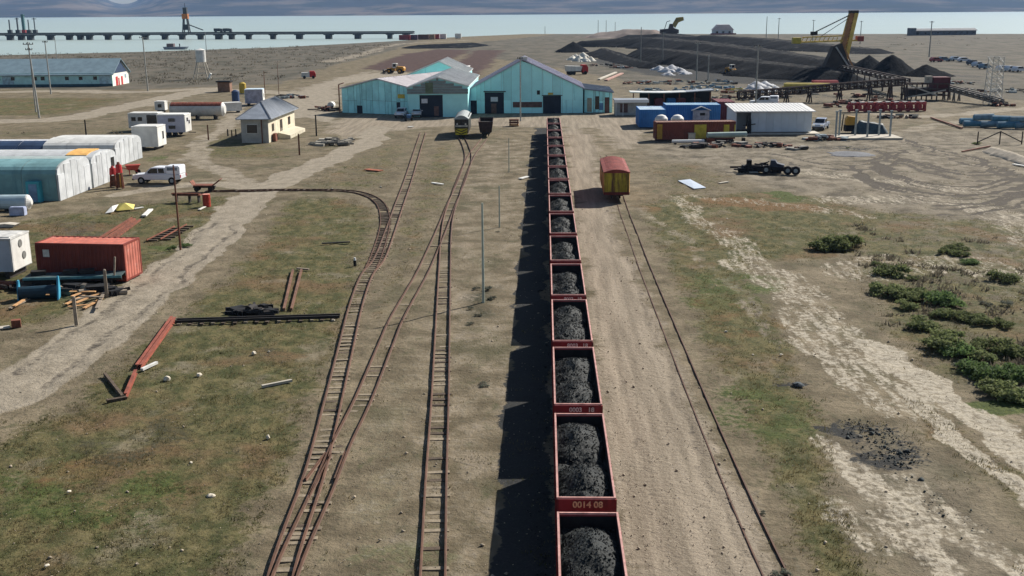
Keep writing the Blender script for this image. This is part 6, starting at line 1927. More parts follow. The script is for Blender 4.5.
ridge('grey earth mound at the far shore left of the digger', [(606, 37.5), (630, 37.5), (650, 37.5)], [16, 18, 14], [5, 7.5, 7], 0.25, 25, step=1.6, rough=0.35, m=mat('grey_earth', '#6f655e', 0.95, 0.25, 0.15, '#8a5f55', 0.5, 0.1))

# ---- stacker
p = G(843, 78)
t = T('stacker', 'tall yellow stacker with an inclined mast and a long boom over the coal pile', 'stacker', (p.x, p.y, 0))
YS = mat('stacker_yellow', '#dcb95c', 0.7, 0.25, 0.6, '#8a6040', 0.45, 0.4, True)
BR = mat('stacker_brown', '#a8774a', 0.75, 0.25, 0.6, '#6a4a36', 0.5, 0.4)
k = S(846, 78)
P2 = lambda px, py: (proj_x(px), 0, (78 - py) / k)
proj_x = lambda px: (px - 846) / k
H = 16.4
for sx in (-1, 1):
    MB().bar((-0.7 + sx * 0.75, -0.9, 4.5), (1.6 + sx * 0.55, -0.6, H), 0.95, 0.9).build('mast_leg', BR if sx < 0 else YS, t)
    MB().bar((-0.7 + sx * 0.75, 0.9, 4.5), (1.6 + sx * 0.55, 0.6, H), 0.95, 0.9).build('mast_leg', YS, t)
b = MB()
for i in range(7):
    f = i / 7
    x, z = -0.7 + 2.3 * f, 4.5 + (H - 4.5) * f
    x2, z2 = -0.7 + 2.3 * (f + 1 / 7), 4.5 + (H - 4.5) * (f + 1 / 7)
    b.bar((x - .7, -0.9, z), (x2 + .6, -0.8, z2), 0.18).bar((x - .75, -.9, z), (x + .75, -.9, z), 0.18)
b.build('mast_bracing', BR, t)
MB().box((1.6, 0, H + 0.3), (2.1, 2.0, 0.8)).build('mast_head', IRON, t)
MB().prism([(-6.2, 0.6), (3.0, 0.6), (1.2, 3.2), (-1.2, 8.8), (-3.2, 8.2)], -1.6, 1.6).build('lower_frame', mat('stacker_dark', '#3f352f', 0.8, 0.3, 0.6, '#6b5c50', 0.4, 0.5), t)
MB().bar((-2.8, -1.75, 8.0), (1.8, -1.75, 1.6), 0.9, 0.3).build('chute', mat('chute_pale', '#b5b0ab', 0.6, 0.2, 1), t)
MB().bar((-0.6, -1.8, 7.6), (2.4, -1.8, 2.0), 0.5, 0.3).build('chute_rail', BR, t)
bz = 9.4
for y in (-0.8, 0.8):
    MB().bar((-12.0, y, bz - 0.2), (3.6, y, bz + 0.2), 0.35).build('boom_chord', YS, t)
    MB().bar((-11.0, y, bz + 1.0), (0.5, y, bz + 1.4), 0.25).build('boom_chord', YS, t)
b = MB()
for i in range(11): b.bar((-11.5 + i * 1.1, -0.8, bz - .1), (-11.0 + i * 1.1, -0.8, bz + 1.0), 0.16)
b.build('boom_lattice', YS, t)
MB().box((-12.6, 0, bz + 0.2), (2.0, 2.0, 1.5)).build('bucket_head', mat('stacker_bright', '#b9a53a', 0.6, 0.2, 1, '#5f5a2c', 0.4), t)
MB().box((-8.2, 0, bz + 2.0), (1.6, 1.2, 0.9)).build('sheave_block', IRON, t)
for y in (-0.5, 0.5): MB().bar((1.6, y, H), (-8.2, y, bz + 2.2), 0.14).build('stay_cable', IRON, t)
MB().bar((1.6, 0.2, H - 0.5), (-6.4, 0.2, bz + 1.2), 0.14).build('stay_cable', IRON, t)
MB().box((3.6, 0, bz + 0.6), (1.6, 2.2, 1.3)).build('counterweight', mat('counter_red', '#8f3f34', 0.7, 0.2, 1), t)
for x in (-4.6, 1.6):
    for y in (-1.9, 1.9): MB().box((x, y, 0.35), (2.2, 0.7, 0.7)).build('track_unit', IRON, t)

# ---- conveyors
def conveyor(label, a, c, z0, z1, hgt, wdt, m, bays, legs=(), belt=True):
    a, c = Vector((a[0], a[1], 0)), Vector((c[0], c[1], 0))
    L = (c - a).length
    t = T('conveyor', label, 'conveyor', tuple(a), math.atan2(c.y - a.y, c.x - a.x))
    zf = lambda x: z0 + (z1 - z0) * x / L
    for y in (-wdt / 2, wdt / 2):
        MB().bar((0, y, zf(0)), (L, y, zf(L)), 0.22).build('bottom_chord', m, t)
        MB().bar((0, y, zf(0) + hgt), (L, y, zf(L) + hgt), 0.22).build('top_chord', m, t)
    for y in (-wdt / 2, wdt / 2):
        b = MB()
        for i in range(bays + 1):
            x = L * i / bays
            b.bar((x, y, zf(x)), (x, y, zf(x) + hgt), 0.3)
            if i < bays: b.bar((x, y, zf(x)), (x + L / bays, y, zf(x + L / bays) + hgt), 0.12)
        b.build('lattice', m, t)
    if belt: MB().bar((0, 0, zf(0) + hgt * 0.5), (L, 0, zf(L) + hgt * 0.5), wdt * 0.8, 0.15).build('belt', mat('belt_black', '#26282a', 0.8, 0.2, 2), t)
    for x in legs:
        for y in (-wdt / 2, wdt / 2): MB().bar((x - 0.3, y, 0), (x, y, zf(x)), 0.2).bar((x + .3, y, 0), (x, y, zf(x)), 0.2).build('leg', m, t)
    return t


CONVB = mat('conveyor_brown', '#4a3c36', 0.8, 0.3, 1, '#6f6258', 0.4, 0.8)
conveyor('long low lattice conveyor rising to the right behind the white building', G(738, 103), G(902, 101), 0.9, 3.1, 1.25, 1.3, CONVB, 24, [4, 9.5, 14, 20, 26, 30, 33])
conveyor('inclined belt conveyor running from the stacker foot down to the transfer house', G(842, 79), G(904, 96), 2.6, 2.6, 0.9, 1.8, CONVB, 14, [8, 20, 32, 44])
conveyor('short pale conveyor ending at the lattice mast', G(940, 99), G(1000, 106), 2.2, 0.4, 0.8, 1.2, mat('conveyor_grey', '#77716a', 0.8, 0.25, 1, '#4a423c', 0.4, 0.8), 10, [2, 5])
p = G(924, 100)
t = T('transfer_house', 'dark conveyor transfer house with a maroon box at its right end', 'machinery', (p.x, p.y, 0))
MB().box((2.9, 0.5, 3.0), (3.2, 3.0, 2.9)).build('maroon_box', mat('maroon_sheet', '#5f2a30', 0.75, 0.2, 1, '#3a2024', 0.4), t)
b = MB()
for x in (-4.0, -2, 0, 2, 4.2):
    for y in (-1.2, 1.6): b.bar((x, y, 0), (x, y, 3.2), 0.22)
for z in (1.0, 2.2, 3.2): b.bar((-4.2, -1.2, z), (4.2, -1.2, z), 0.25).bar((-4.2, 1.6, z), (4.2, 1.6, z), 0.25)
b.build('frame', CONVB, t)
MB().box((-1.2, 0.2, 1.6), (4.4, 2.2, 1.6)).build('machine_block', IRON, t)
MB().bar((-3.5, -1.3, 3.0), (2.0, -1.3, 1.0), 0.25).bar((-4, -1.35, 0.6), (3.6, -1.35, 2.0), 0.25).build('pale_brace', CONC, t)
MB().box((0.6, 0.2, 4.0), (1.2, 1.0, 1.3)).build('cabin', CONC, t)
scrap('dark machinery scrap strewn under the long conveyor', 870, 103.5, 14, 2, 1.0, [IRON, RUSTS, IRON], 40, seed=31)
scrap('small rusty winch beside the white building corner', 833, 107, 2.4, 1.5, 0.9, [RUSTS, IRON, RUSTS], 14, seed=32)
for i, (px, py, w, d, hh, ms, lb) in enumerate((
    (604, 66, 9, 6, 0.9, [RUSTS, IRON, CONC], 'rusty scrap left of the white sacks and the pinkish beams'), (622, 68, 6, 5, 0.8, [IRON, GALV, RUSTS], 'grey scrap below the wavy coal spur'),
    (640, 84, 8, 5, 1.0, [CONC, RUSTS, GALV], 'pale scrap behind the right end of the teal annex'), (652, 92, 7, 4, 1.0, [IRON, GALV, mat('blue_scrap', '#4f6f85', 0.7, 0.25, 1)], 'grey and blue scrap above the pale sagging roof'),
    (682, 84, 9, 5, 1.1, [GALV, CONC, RUSTS], 'mixed pale scrap right of the pale sack heap'), (718, 84, 8, 4, 1.0, [mat('blue_scrap', '#4f6f85', 0.7, 0.25, 1), IRON, GALV], 'blue scrap below the yellow loader'),
    (772, 98, 7, 3, 0.9, [CONC, IRON, RUSTS], 'scrap under the left part of the long conveyor'), (804, 94, 8, 3, 0.8, [RUSTS, CONC, IRON], 'rusty scrap between the yellow pipes and the conveyor'),
    (858, 97, 9, 4, 0.9, [IRON, IRON, RUSTS], 'dark scrap in the fork of the two conveyors'), (952, 84, 9, 5, 0.8, [IRON, RUSTS, GALV], 'dark scrap right of the maroon box'),
    (968, 92, 7, 4, 0.7, [RUSTS, IRON, CONC], 'rusty scrap above the short pale conveyor'), (1012, 92, 8, 4, 0.8, [IRON, CONC, GALV], 'grey scrap right of the lattice mast'),
    (898, 118, 6, 2.5, 0.6, [RUSTS, CONC, IRON], 'low scrap in front of the red steel racks'), (826, 140, 5, 2, 0.6, [IRON, RUSTS, GALV], 'dark scrap at the left end of the pale slab'),
    (700, 147, 5, 2, 0.4, [CONC, RUSTS, IRON], 'low scrap in front of the white pipe'), (762, 146, 7, 3, 0.4, [CONC, IRON, RUSTS], 'broken concrete in front of the white building'))):
    scrap(lb, px, py, w, d, hh, ms, 27, seed=70 + i)
# yellow pipes
YP = mat('yellow_pipe', '#b5a24e', 0.65, 0.2, 1, '#7d6f42', 0.4, 0.8)
a, c = G(784, 89.5), G(829, 90)
t = T('pipe_stack', 'long stack of yellow pipes below the coal stockpile', 'pipes', (a.x, a.y, 0), math.atan2(c.y - a.y, c.x - a.x))
for i in range(12):
    r_, q_ = i % 6, i // 6
    MB().cyl((0.3 * q_ + rr.uniform(-.5, .5), r_ * 0.75 + 0.35 * q_, 0.35 + 0.62 * q_), ((c - a).length + rr.uniform(-.6, .4), r_ * 0.75 + 0.35 * q_, 0.35 + 0.62 * q_), 0.34, n=10).build('pipe', YP, t)
a, c = G(814, 85), G(836, 84.5)
t = T('pipe_stack', 'short stack of red pipes behind the yellow pipes', 'pipes', (a.x, a.y, 0), 0)
for i in range(5): MB().cyl((rr.uniform(-.4, .4), i * 0.6, 0.45 + 0.3 * (i % 2)), ((c - a).length, i * 0.6, 0.45 + .3 * (i % 2)), 0.3, n=10).build('pipe', mat('red_pipe', '#a5403f', 0.65, 0.2, 1), t)
SACK = mat('grey_white_sack', '#a9abaf', 0.8, 0.2, 0.8, '#83868c', 0.4, 0.6)
a = G(760, 92)
for i, (px, py, s) in enumerate(((750, 91, 1.7), (759, 92, 1.9), (768, 91.5, 1.6), (775, 90, 1.3), (756, 87, 1.8), (765, 86, 1.6))):
    q = G(px, py)
    tag(heap_mesh('grey_sack', [(q.x, q.y)], [s * 1.3], [s * 0.75], SACK, 0.25, 40 + i, 0.1, 0.6), ['leftmost', 'largest', 'third', 'rightmost', 'rear left', 'rear right'][i] + ' grey-white sack in the heap right of the tall yard pole', 'sack', 'grey sacks by the tall yard pole')
for i, (px, py, s) in enumerate(((573, 60, 1.6), (579, 61, 1.9), (585, 61.5, 1.8), (591, 61, 1.5), (576, 58, 1.5), (583, 57, 1.7))):
    q = G(px, py)
    tag(heap_mesh('white_sack', [(q.x, q.y)], [s * 1.3], [s * 1.1], mat('cream_white_sack', '#c9c5b8', 0.85, 0.15, 0.8, '#8f8b80', 0.4, 0.6), 0.25, 50 + i, 0.05, 0.6), ['front left', 'tallest front', 'second front', 'front right', 'rear left', 'rear right'][i] + ' white sack in the pile behind the large teal hall', 'sack', 'white sacks behind the teal hall')
for i, (px, py, s) in enumerate(((659, 70, 1.6), (666, 72, 1.8), (672, 69, 1.7), (680, 72, 1.5), (668, 75, 1.2), (685, 74, 1.2))):
    q = G(px, py)
    tag(heap_mesh('white_sack', [(q.x, q.y)], [s * 1.4], [s * 0.85], SACK, 0.25, 60 + i, 0.05, 0.6), ['leftmost', 'largest', 'upper middle', 'upper right', 'lowest', 'rightmost'][i] + ' pale sack of the heap at the left foot of the coal stockpile', 'sack', 'pale sacks at the foot of the stockpile')
scrap('blue-grey scrap and boxes strewn before the coal stockpile', 708, 91, 16, 5, 1.3, [mat('blue_scrap', '#4f6f85', 0.7, 0.25, 1), GALV, mat('blue_scrap', '#4f6f85', 0.7, 0.25, 1)], 60, seed=33)
scrap('yellow and rusty scrap left of the tall yard pole', 736, 93, 6, 3, 1.1, [YP, RUSTS, CONC], 24, seed=34)
scrap('mixed rusty scrap between the open shed and the long conveyor', 725, 100, 10, 3, 1.0, [RUSTS, IRON, CONC], 36, seed=35)
p = G(577, 74.5)
t = T('tip_truck', 'red and white truck parked behind the right slope of the teal hall', 'truck', (p.x, p.y, 0), 0.3)
MB().prism([(-3.2, 1.0), (0.8, 1.0), (1.2, 2.3), (-3.4, 2.5)], -1.1, 1.1).build('tipper', WHITE, t)
MB().prism([(1.3, 0.6), (3.0, 0.6), (3.0, 1.9), (2.6, 2.7), (1.3, 2.7)], -1.0, 1.0).build('cab', REDP, t)
for x in (-2.3, -1.2, 2.2):
    for s in (-1, 1): MB().cyl((x, s * 0.7, 0.5), (x, s * 1.05, 0.5), 0.5, n=14).build('wheel', TYRE, t)
MB().box((0, 0, 0.8), (6, 0.9, 0.25)).build('frame', IRON, t)
plank(606, 81, 622, 74, 0.9, 0.3, mat('pinkish_beam', '#b58f82', 0.8, 0.2, 1), 'pale_beam', 'right one of two pale pinkish beams on the ground behind the hall', 'beam')
plank(599, 80, 616, 73, 0.7, 0.3, CONC, 'pale_beam', 'left one of two pale pinkish beams on the ground behind the hall', 'beam')
for px, by, ty, lb in ((755.5, 107, 45, 'tall yard pole rising behind the white building'), (696.5, 80, 42, 'yard pole in front of the coal stockpile, left of the yellow loader'), (662.5, 64, 32, 'slim pole against the left half of the stockpile'), (640.5, 66, 27, 'slim tall pole at the left end of the stockpile'), (708, 80, 55, 'short lamp pole at the foot of the stockpile'), (778, 42, 18, 'far pole before the sea, left of the stacker boom'), (812.5, 42, 20, 'far pole before the sea, above the stacker boom'), (860, 44, 21, 'far pole right of the stacker mast'), (929, 57, 21, 'tall far pole in front of the long shore building'), (766, 40, 16.5, 'faint far pole near the white shore house'), (598, 37, 20, 'leftmost of the thin far poles on the shore mound'), (606, 37, 20, 'second thin far pole on the shore mound'), (615, 37, 22, 'third thin far pole on the shore mound'), (545, 34, 26, 'short far post on the empty shore')):
    pole(px, by, ty, lb, POLEG, ((0.97, 1.6),) if by > 41 and px not in (708, 640.5) else (), 0.17 if by > 60 else 0.24)
# lattice mast
p = G(992, 104)
h = HT(992, 104, 57)
t = T('lattice_mast', 'pale square lattice mast standing at the end of the short conveyor', 'mast', (p.x, p.y, 0), 0.2)
LM = mat('pale_lattice', '#c4c2bb', 0.7, 0.15, 2)
for sx in (-1, 1):
    for sy in (-1, 1): MB().bar((sx * 1.25, sy * 1.0, 0), (sx * 1.05, sy * 0.8, h), 0.11).build('leg', LM, t)
b = MB()
n = 7
for i in range(n):
    z0, z1 = h * i / n, h * (i + 1) / n
    for s in (-1, 1):
        b.bar((-1.2, s * 0.95, z0), (1.15, s * 0.9, z1), 0.08).bar((1.2, s * .95, z0), (-1.15, s * .9, z1), 0.08)
        b.bar((s * 1.2, -0.95, z0), (s * 1.15, 0.9, z1), 0.08).bar((-1.2, s * .95, z1), (1.2, s * .95, z1), 0.1)
b.build('bracing', LM, t)
scrap('dark machinery at the foot of the lattice mast', 1003, 106, 4, 2, 0.9, [IRON, RUSTS, IRON], 18, seed=36)
# parked cars far right
CB = [mat('car_silver', '#b9c2cb', 0.4, 0.06, 1), mat('car_steel_blue', '#6d8698', 0.4, 0.08, 1), CARW, mat('car_dark', '#3a4653', 0.4, 0.1, 1), mat('car_red', '#8f3a3f', 0.4, 0.1, 1)]
car0 = None
CARS = [(944, 61.5, 1, 'steel-blue car parked alone beside a small red one', 0.1), (936, 62, 4, 'small red car left of the steel-blue car', 0.2), (956, 61, 0, 'silver van left in the pair of pale vehicles', 0.1), (964, 62, 2, 'white vehicle right in the pair of pale vehicles', 0.0), (978, 67, 0, 'silver car at the left end of the long parked row', 0.5), (985, 69, 1, 'steel-blue car second in the long parked row', 0.5), (1003, 71, 2, 'white car behind the lattice mast in the parked row', 0.4), (1011, 71.5, 0, 'silver car near the right edge in the parked row', 0.4), (1019, 72, 2, 'white car at the right edge in the parked row', 0.4), (973, 65, 3, 'dark car behind the left end of the parked row', 0.4)]
for px, py, ci, lb, rz in CARS:
    q = G(px, py)
    t = T('parked_car', lb, 'car', (q.x, q.y, 0), rz, 'cars parked in the far right yard')
    MB().prism([(-2.1, 0.35), (2.1, 0.35), (2.2, 0.8), (1.1, 1.0), (0.4, 1.55), (-1.4, 1.6), (-2.1, 1.05)], -0.85, 0.85).build('body', CB[ci], t)
    for s in (-1, 1): MB().prism([(-1.3, 1.05), (0.85, 1.05), (0.35, 1.45), (-1.25, 1.5)], s * 0.855, s * 0.875).build('side_window', GLASSD, t)
    for x in (-1.3, 1.35):
        for s in (-1, 1): MB().cyl((x, s * 0.7, 0.34), (x, s * 0.9, 0.34), 0.34, n=12).build('wheel', TYRE, t)
# far digger, shore house, shore building
p = G(669, 40)
t = T('digger', 'dark digger with a yellow raised bucket on top of the stockpile', 'digger', (p.x, p.y, 3.8))
k = S(669, 40)
MB().prism([(-5.5, 0), (5.5, 0), (5.5, 2.2), (2.5, 3.2), (1.5, 5.6), (0.2, 5.6), (-0.5, 2.8), (-5.5, 2.4)], -1.8, 1.8).build('body', mat('digger_dark', '#4a3b35', 0.8, 0.25, 0.5), t)
MB().prism([(1.6, 5.0), (3.4, 3.2), (5.2, 6.4), (8.4, 7.6), (8.0, 9.6), (4.0, 9.2)], -1.2, 1.2).build('raised_bucket', mat('digger_yellow', '#a8903a', 0.7, 0.25, 0.5, '#4f4430', 0.5, 0.4), t)
MB().bar((-2.8, 0, 2.6), (-1.6, 0, 6.8), 0.35).bar((-1.6, 0, 6.8), (0.4, 0, 7.4), 0.35).build('gantry', IRON, t)
for y in (-2, 2): MB().box((0, y, -0.3), (9, 0.9, 1.4)).build('crawler', IRON, t)
p = G(723, 34.6)
t = T('shore_house', 'white house with a pale gabled roof on the far shore', 'house', (p.x, p.y, 0))
k = S(723, 34.6)
w = 20 / k
MB().box((0, 3, 1.7), (w, 7, 3.4)).build('wall', mat('shore_white', '#cfd0d2', 0.7, 0.1, 0.3), t)
MB().prism([(-w / 2 - .5, 3.3), (w / 2 + .5, 3.3), (w * 0.28, 7.0), (-w * 0.28, 7.0)], -0.8, 6.8).build('roof', mat('shore_roof', '#c9b9b6', 0.6, 0.15, 0.3), t)
for x in (-4.5, 0, 4.5): MB().box((x, -0.55, 1.7), (1.6, 0.1, 1.4)).build('window', GLASSD, t)
MB().box((0, -1.2, 0.5), (w + 4, 0.4, 1.0)).build('red_wall', mat('shore_red', '#8f5a55', 0.8, 0.2, 0.3), t)
p, q = G(911, 35.6), G(976, 34.8)
t = T('shore_building', 'long low dark building on the far shore at right', 'building', (p.x, p.y, 0), math.atan2(q.y - p.y, q.x - p.x))
L = (q - p).length
MB().box((L / 2 + 3, 3, 1.5), (L - 6, 6, 3.0)).build('wall', mat('slate_wall', '#5a6068', 0.8, 0.15, 0.3), t)
MB().prism([(-0.6, 2.9), (6.6, 2.9), (6.0, 3.4), (3, 4.4), (0, 3.4)], 2.5, L + 0.6, 'x').build('roof', mat('slate_roof', '#454b55', 0.7, 0.15, 0.3), t)
MB().box((1.8, 2.5, 2.4), (3.6, 5, 4.8)).build('end_tower', mat('slate_wall', '#5a6068'), t)
for i in range(10): MB().box((6 + (L - 8) * i / 9, -0.04, 1.6), (1.2, 0.08, 1.0)).build('window', GLASSD, t)
REDB = mat('far_red_box', '#8f3438', 0.7, 0.2, 0.5)
for i, (px, py, w, m, lb) in enumerate(((399, 40.2, 7, REDB, 'bright red container at the land end of the jetty'), (408, 40.0, 6, mat('far_purple', '#5f4a5c', 0.7), 'purple-grey container next to the red one at the jetty end'), (418, 39.6, 7, mat('far_brown', '#6f5248', 0.7), 'brown container in the middle of the row at the jetty end'), (427, 39.4, 5, mat('far_tan', '#a38b72', 0.7), 'tan container in the row at the jetty end'), (433, 39.2, 4, REDB, 'second red container, right in the row at the jetty end'), (440, 39.0, 4, WHITE, 'white container at the right end of the row by the jetty'), (455, 38.5, 4, WHITE, 'small white container apart from the row by the jetty'))):
    q = G(px, py)
    container(lb, (q.x, q.y, 0), 0.0, w, 3.0, 3.0, m, None, None, 0.15, 'far_container', 'containers at the jetty end')
# jetty
a, c = G(-120, 40.5, -0.6), G(414, 38.6, -0.6)
L = (c - a).length
t = T('jetty', 'long dark loading jetty on stub piers across the left bay', 'jetty', (a.x, a.y, 0), math.atan2(c.y - a.y, c.x - a.x))
JD = mat('jetty_dark', '#3b4147', 0.85, 0.2, 0.3, '#23282c', 0.4, 0.3)
nd = 30
for i in range(nd): MB().box((L * (i + .5) / nd, 0, 3.0), (L / nd - 0.15, 6, 0.9)).build('deck_span', JD, t)
for y in (-3.3, 3.3): MB().box((L / 2, y, 4.1), (L, 0.15, 0.4)).build('railing', JD, t)
MB().box((L / 2, 1.0, 4.0), (L, 1.4, 0.9)).build('conveyor_gallery', JD, t)
ca_, sa_ = math.cos(t.rotation_euler.z), math.sin(t.rotation_euler.z)
for px in (-30, -12, 9, 21, 35, 45, 53, 71, 88, 98, 106, 123, 141, 157, 175, 191, 208, 225, 237, 253, 276, 301, 329, 357, 388, 404):
    g = G(px, 38.9, -0.6)
    lx = (g.x - a.x) * ca_ + (g.y - a.y) * sa_
    pr = MB()
    wd = 4.6 if px in (225, 357, 329, 301) else 3.2
    pr.box((lx, 0, 0.6), (wd * 0.75, 6, 3.9)).box((lx, 0, 2.3), (wd + 1.2, 6.2, 0.5))
    pr.build('pier', JD, t)
k = S(187, 38.5)
q = G(187, 38.4, -0.6)
t = T('ship_loader', 'dark ship loader tower with an ochre cab standing on the jetty', 'crane', (q.x, q.y, 3.65))
for sx in (-1, 1):
    for sy in (-1, 1): MB().bar((sx * 2.2, sy * 2.0, 0), (sx * 1.2, sy * 1.2, 11.0), 0.7).build('leg', JD, t)
MB().box((0, 0, 11.5), (4.2, 3.6, 3.6)).build('machine_house', mat('loader_orange', '#a8652f', 0.7, 0.25, 0.4, '#3a3532', 0.5, 0.3), t)
MB().box((0.2, 0, 15.5), (2.8, 2.6, 4.6)).build('tower_top', JD, t)
MB().box((0.2, 0, 3.8), (3.6, 3.2, 4.0)).build('gearbox', JD, t)
MB().bar((2, 0, 5.6), (12.5, 0, 1.6), 0.7).build('boom', JD, t)
MB().cyl((0.2, 0, 17.8), (0.2, 0, 21), 0.25, 0.15, 8).build('mast', JD, t)
for px, ty, r_, lb, w in ((11, 20, 0.35, 'leftmost thin mast on the jetty', 0), (19, 18, 0.45, 'second mast from the left on the jetty', 1), (25, 14.5, 0.9, 'thick teal crane mast on the jetty', 2), (30, 20, 0.3, 'thin mast right of the thick teal one on the jetty', 0), (36, 18, 0.3, 'fifth mast from the left on the jetty', 1)):
    q = G(px, 38.9, -0.6)
    h = HT(px, 38.9, ty)
    m = mat('crane_teal', '#3f6468', 0.7) if w == 2 else JD
    t = T('jetty_mast', lb, 'mast', (q.x, q.y, 3.65), 0, 'masts on the jetty')
    MB().bar((0, 0, 0), (0, 0, h - 3.6), r_ * 2, r_ * 2).build('shaft', m, t)
    MB().box((0, 0, 1.2), (3.0, 2.4, 2.4)).build('base', m if w < 2 else REDB, t)
    if w: MB().bar((-1.6, 0, h - 4.4), (1.6, 0, h - 4.4), 0.4).build('crossarm', m, t)
for px, lb in ((219, 'left dark vehicle on the jetty right of the ship loader'), (228, 'right dark vehicle on the jetty beyond the ship loader')):
    q = G(px, 38.6, -0.6)
    t = T('jetty_truck', lb, 'truck', (q.x, q.y, 3.65))
    MB().box((-0.9, 0, 1.9), (4.4, 2.6, 2.2)).build('load_body', JD, t)
    MB().prism([(1.5, 0.5), (3.2, 0.5), (3.2, 1.8), (2.8, 2.8), (1.5, 2.8)], -1.2, 1.2).build('cab', JD, t)
    for x in (-2, 2.4):
        for s in (-1, 1): MB().cyl((x, s * 0.8, 0.5), (x, s * 1.2, 0.5), 0.5, n=10).build('wheel', TYRE, t)
q = G(176, 48.2)
t = T('barge', 'grey flat barge lying in the shallows off the left shore', 'barge', (q.x, q.y, -0.75))
MB().prism([(-5.5, 0.2), (5.0, 0.2), (6.2, 1.5), (-6.2, 1.5)], -2, 2).build('hull', mat('barge_grey', '#7a7f88', 0.7, 0.2, 0.6, '#6b4f4a', 0.4, 0.4), t)
MB().box((-2.6, 0, 2.3), (3.6, 2.6, 1.6)).build('deckhouse', mat('barge_brown', '#6a5a5a', 0.7, 0.2), t)
MB().cyl((2, 0, 1.5), (2, 0, 3.0), 0.3, n=8).build('bollard', JD, t)

# ------------------------------------------------------------------ plants and loose ground
def see_light(nt, b, col, f):
    """Thin leaves let some of the sun through."""
    tr = N(nt, 'ShaderNodeBsdfTranslucent')
    nt.links.new(col, tr.inputs['Color'])
    mx = N(nt, 'ShaderNodeMixShader')
    mx.inputs[0].default_value = f
    nt.links.new(b.outputs[0], mx.inputs[1])
    nt.links.new(tr.outputs[0], mx.inputs[2])
    nt.links.new(mx.outputs[0], [n for n in nt.nodes if n.type == 'OUTPUT_MATERIAL'][0].inputs['Surface'])


def leaf_mat(name, a, b_, c):
    def f(nt, b, pos):
        oi = N(nt, 'ShaderNodeObjectInfo').outputs['Random']
        n = noise(nt, pos, 3.0, 4, 0.6)
        n2 = noise(nt, pos, 11.0, 3, 0.6)
        col = mix(nt, mix(nt, lin(a), lin(b_), ramp(nt, n, 0.35, 0.65)), lin(c), ramp(nt, n2, 0.55, 0.75, 0, 0.7))
        hs = N(nt, 'ShaderNodeHueSaturation')
        nt.links.new(ramp(nt, oi, 0, 1, 0.8, 1.2), hs.inputs['Value'])
        nt.links.new(col, hs.inputs['Color'])
        nt.links.new(hs.outputs[0], b.inputs['Base Color'])
        b.inputs['Roughness'].default_value = 0.8
        b.inputs['Specular IOR Level'].default_value = 0.15
        see_light(nt, b, hs.outputs[0], 0.45)
    return shader(name, f)


LEAF = leaf_mat('shrub_leaf', '#5f6a45', '#7a8256', '#97936c')
LEAFG = leaf_mat('bright_leaf', '#536940', '#697d4c', '#868f60')
LEAFY = leaf_mat('grey_leaf', '#5a5f55', '#77796b', '#4a4f46')
TWIG = mat('twig', '#5c4a3a', 0.9, 0.25, 5)


def shrub_mesh(seed, m, n=900, lumps=9, leaf=0.075):
    """A low bush about 2 m wide and 1 m high: leaves on the outside of several uneven clumps."""
    r = np.random.default_rng(seed)
    C = np.stack([r.uniform(-0.72, 0.72, lumps), r.uniform(-0.6, 0.6, lumps), r.uniform(0.02, 0.40, lumps)], -1)
    Rr = r.uniform(0.16, 0.42, lumps)
    k = r.integers(0, lumps, n)
    d = r.normal(size=(n, 3))
    d /= np.linalg.norm(d, axis=1)[:, None]
    d[:, 2] = np.abs(d[:, 2]) * 1.0 - 0.25 * r.random(n)
    pos = C[k] + d * (Rr[k] * (0.45 + 1.0 * r.random(n) ** 2.2))[:, None] * np.array([1, 1, 0.85])
    pos[:, 2] = np.maximum(pos[:, 2], 0.03)
    a = r.normal(size=(n, 3))
    a /= np.linalg.norm(a, axis=1)[:, None]
    b = np.cross(a, d + 0.4 * r.normal(size=(n, 3)))
    b /= np.linalg.norm(b, axis=1)[:, None] + 1e-9
    s = leaf * r.uniform(0.6, 1.4, n)[:, None]
    co = np.stack([pos - a * s, pos + b * s * 0.55, pos + a * s, pos - b * s * 0.55], 1).reshape(-1, 3)
    return raw_mesh('foliage', co, np.arange(4 * n).reshape(-1, 4), m)


FOL = [shrub_mesh(100 + i, LEAF, 3200, 11) for i in range(3)] + [shrub_mesh(110 + i, LEAFG, 3200, 11) for i in range(2)] + [shrub_mesh(120 + i, LEAFY, 900, 5, 0.07) for i in range(2)]
b = MB()
for i in range(7):
    an = i * 0.9
    b.cyl((0, 0, 0), (0.5 * math.cos(an), 0.4 * math.sin(an), 0.5), 0.03, 0.012, 5)
STEM = b.mesh('stem', TWIG)


def shrub(px, py, w, k, label, hz=1.0, cat='shrub', group='bushes on the right field'):
    p = G(px, py)
    t = T('shrub', label, cat, (p.x, p.y, 0), px * 1.3, group)
    inst('foliage', FOL[k], t)
    inst('stem', STEM, t)
    s = w / 2.0 * (1.18 if group.startswith('bushes') else 1.0)
    t.scale = (s, s * 1.15, s * hz * 1.15)
    return t


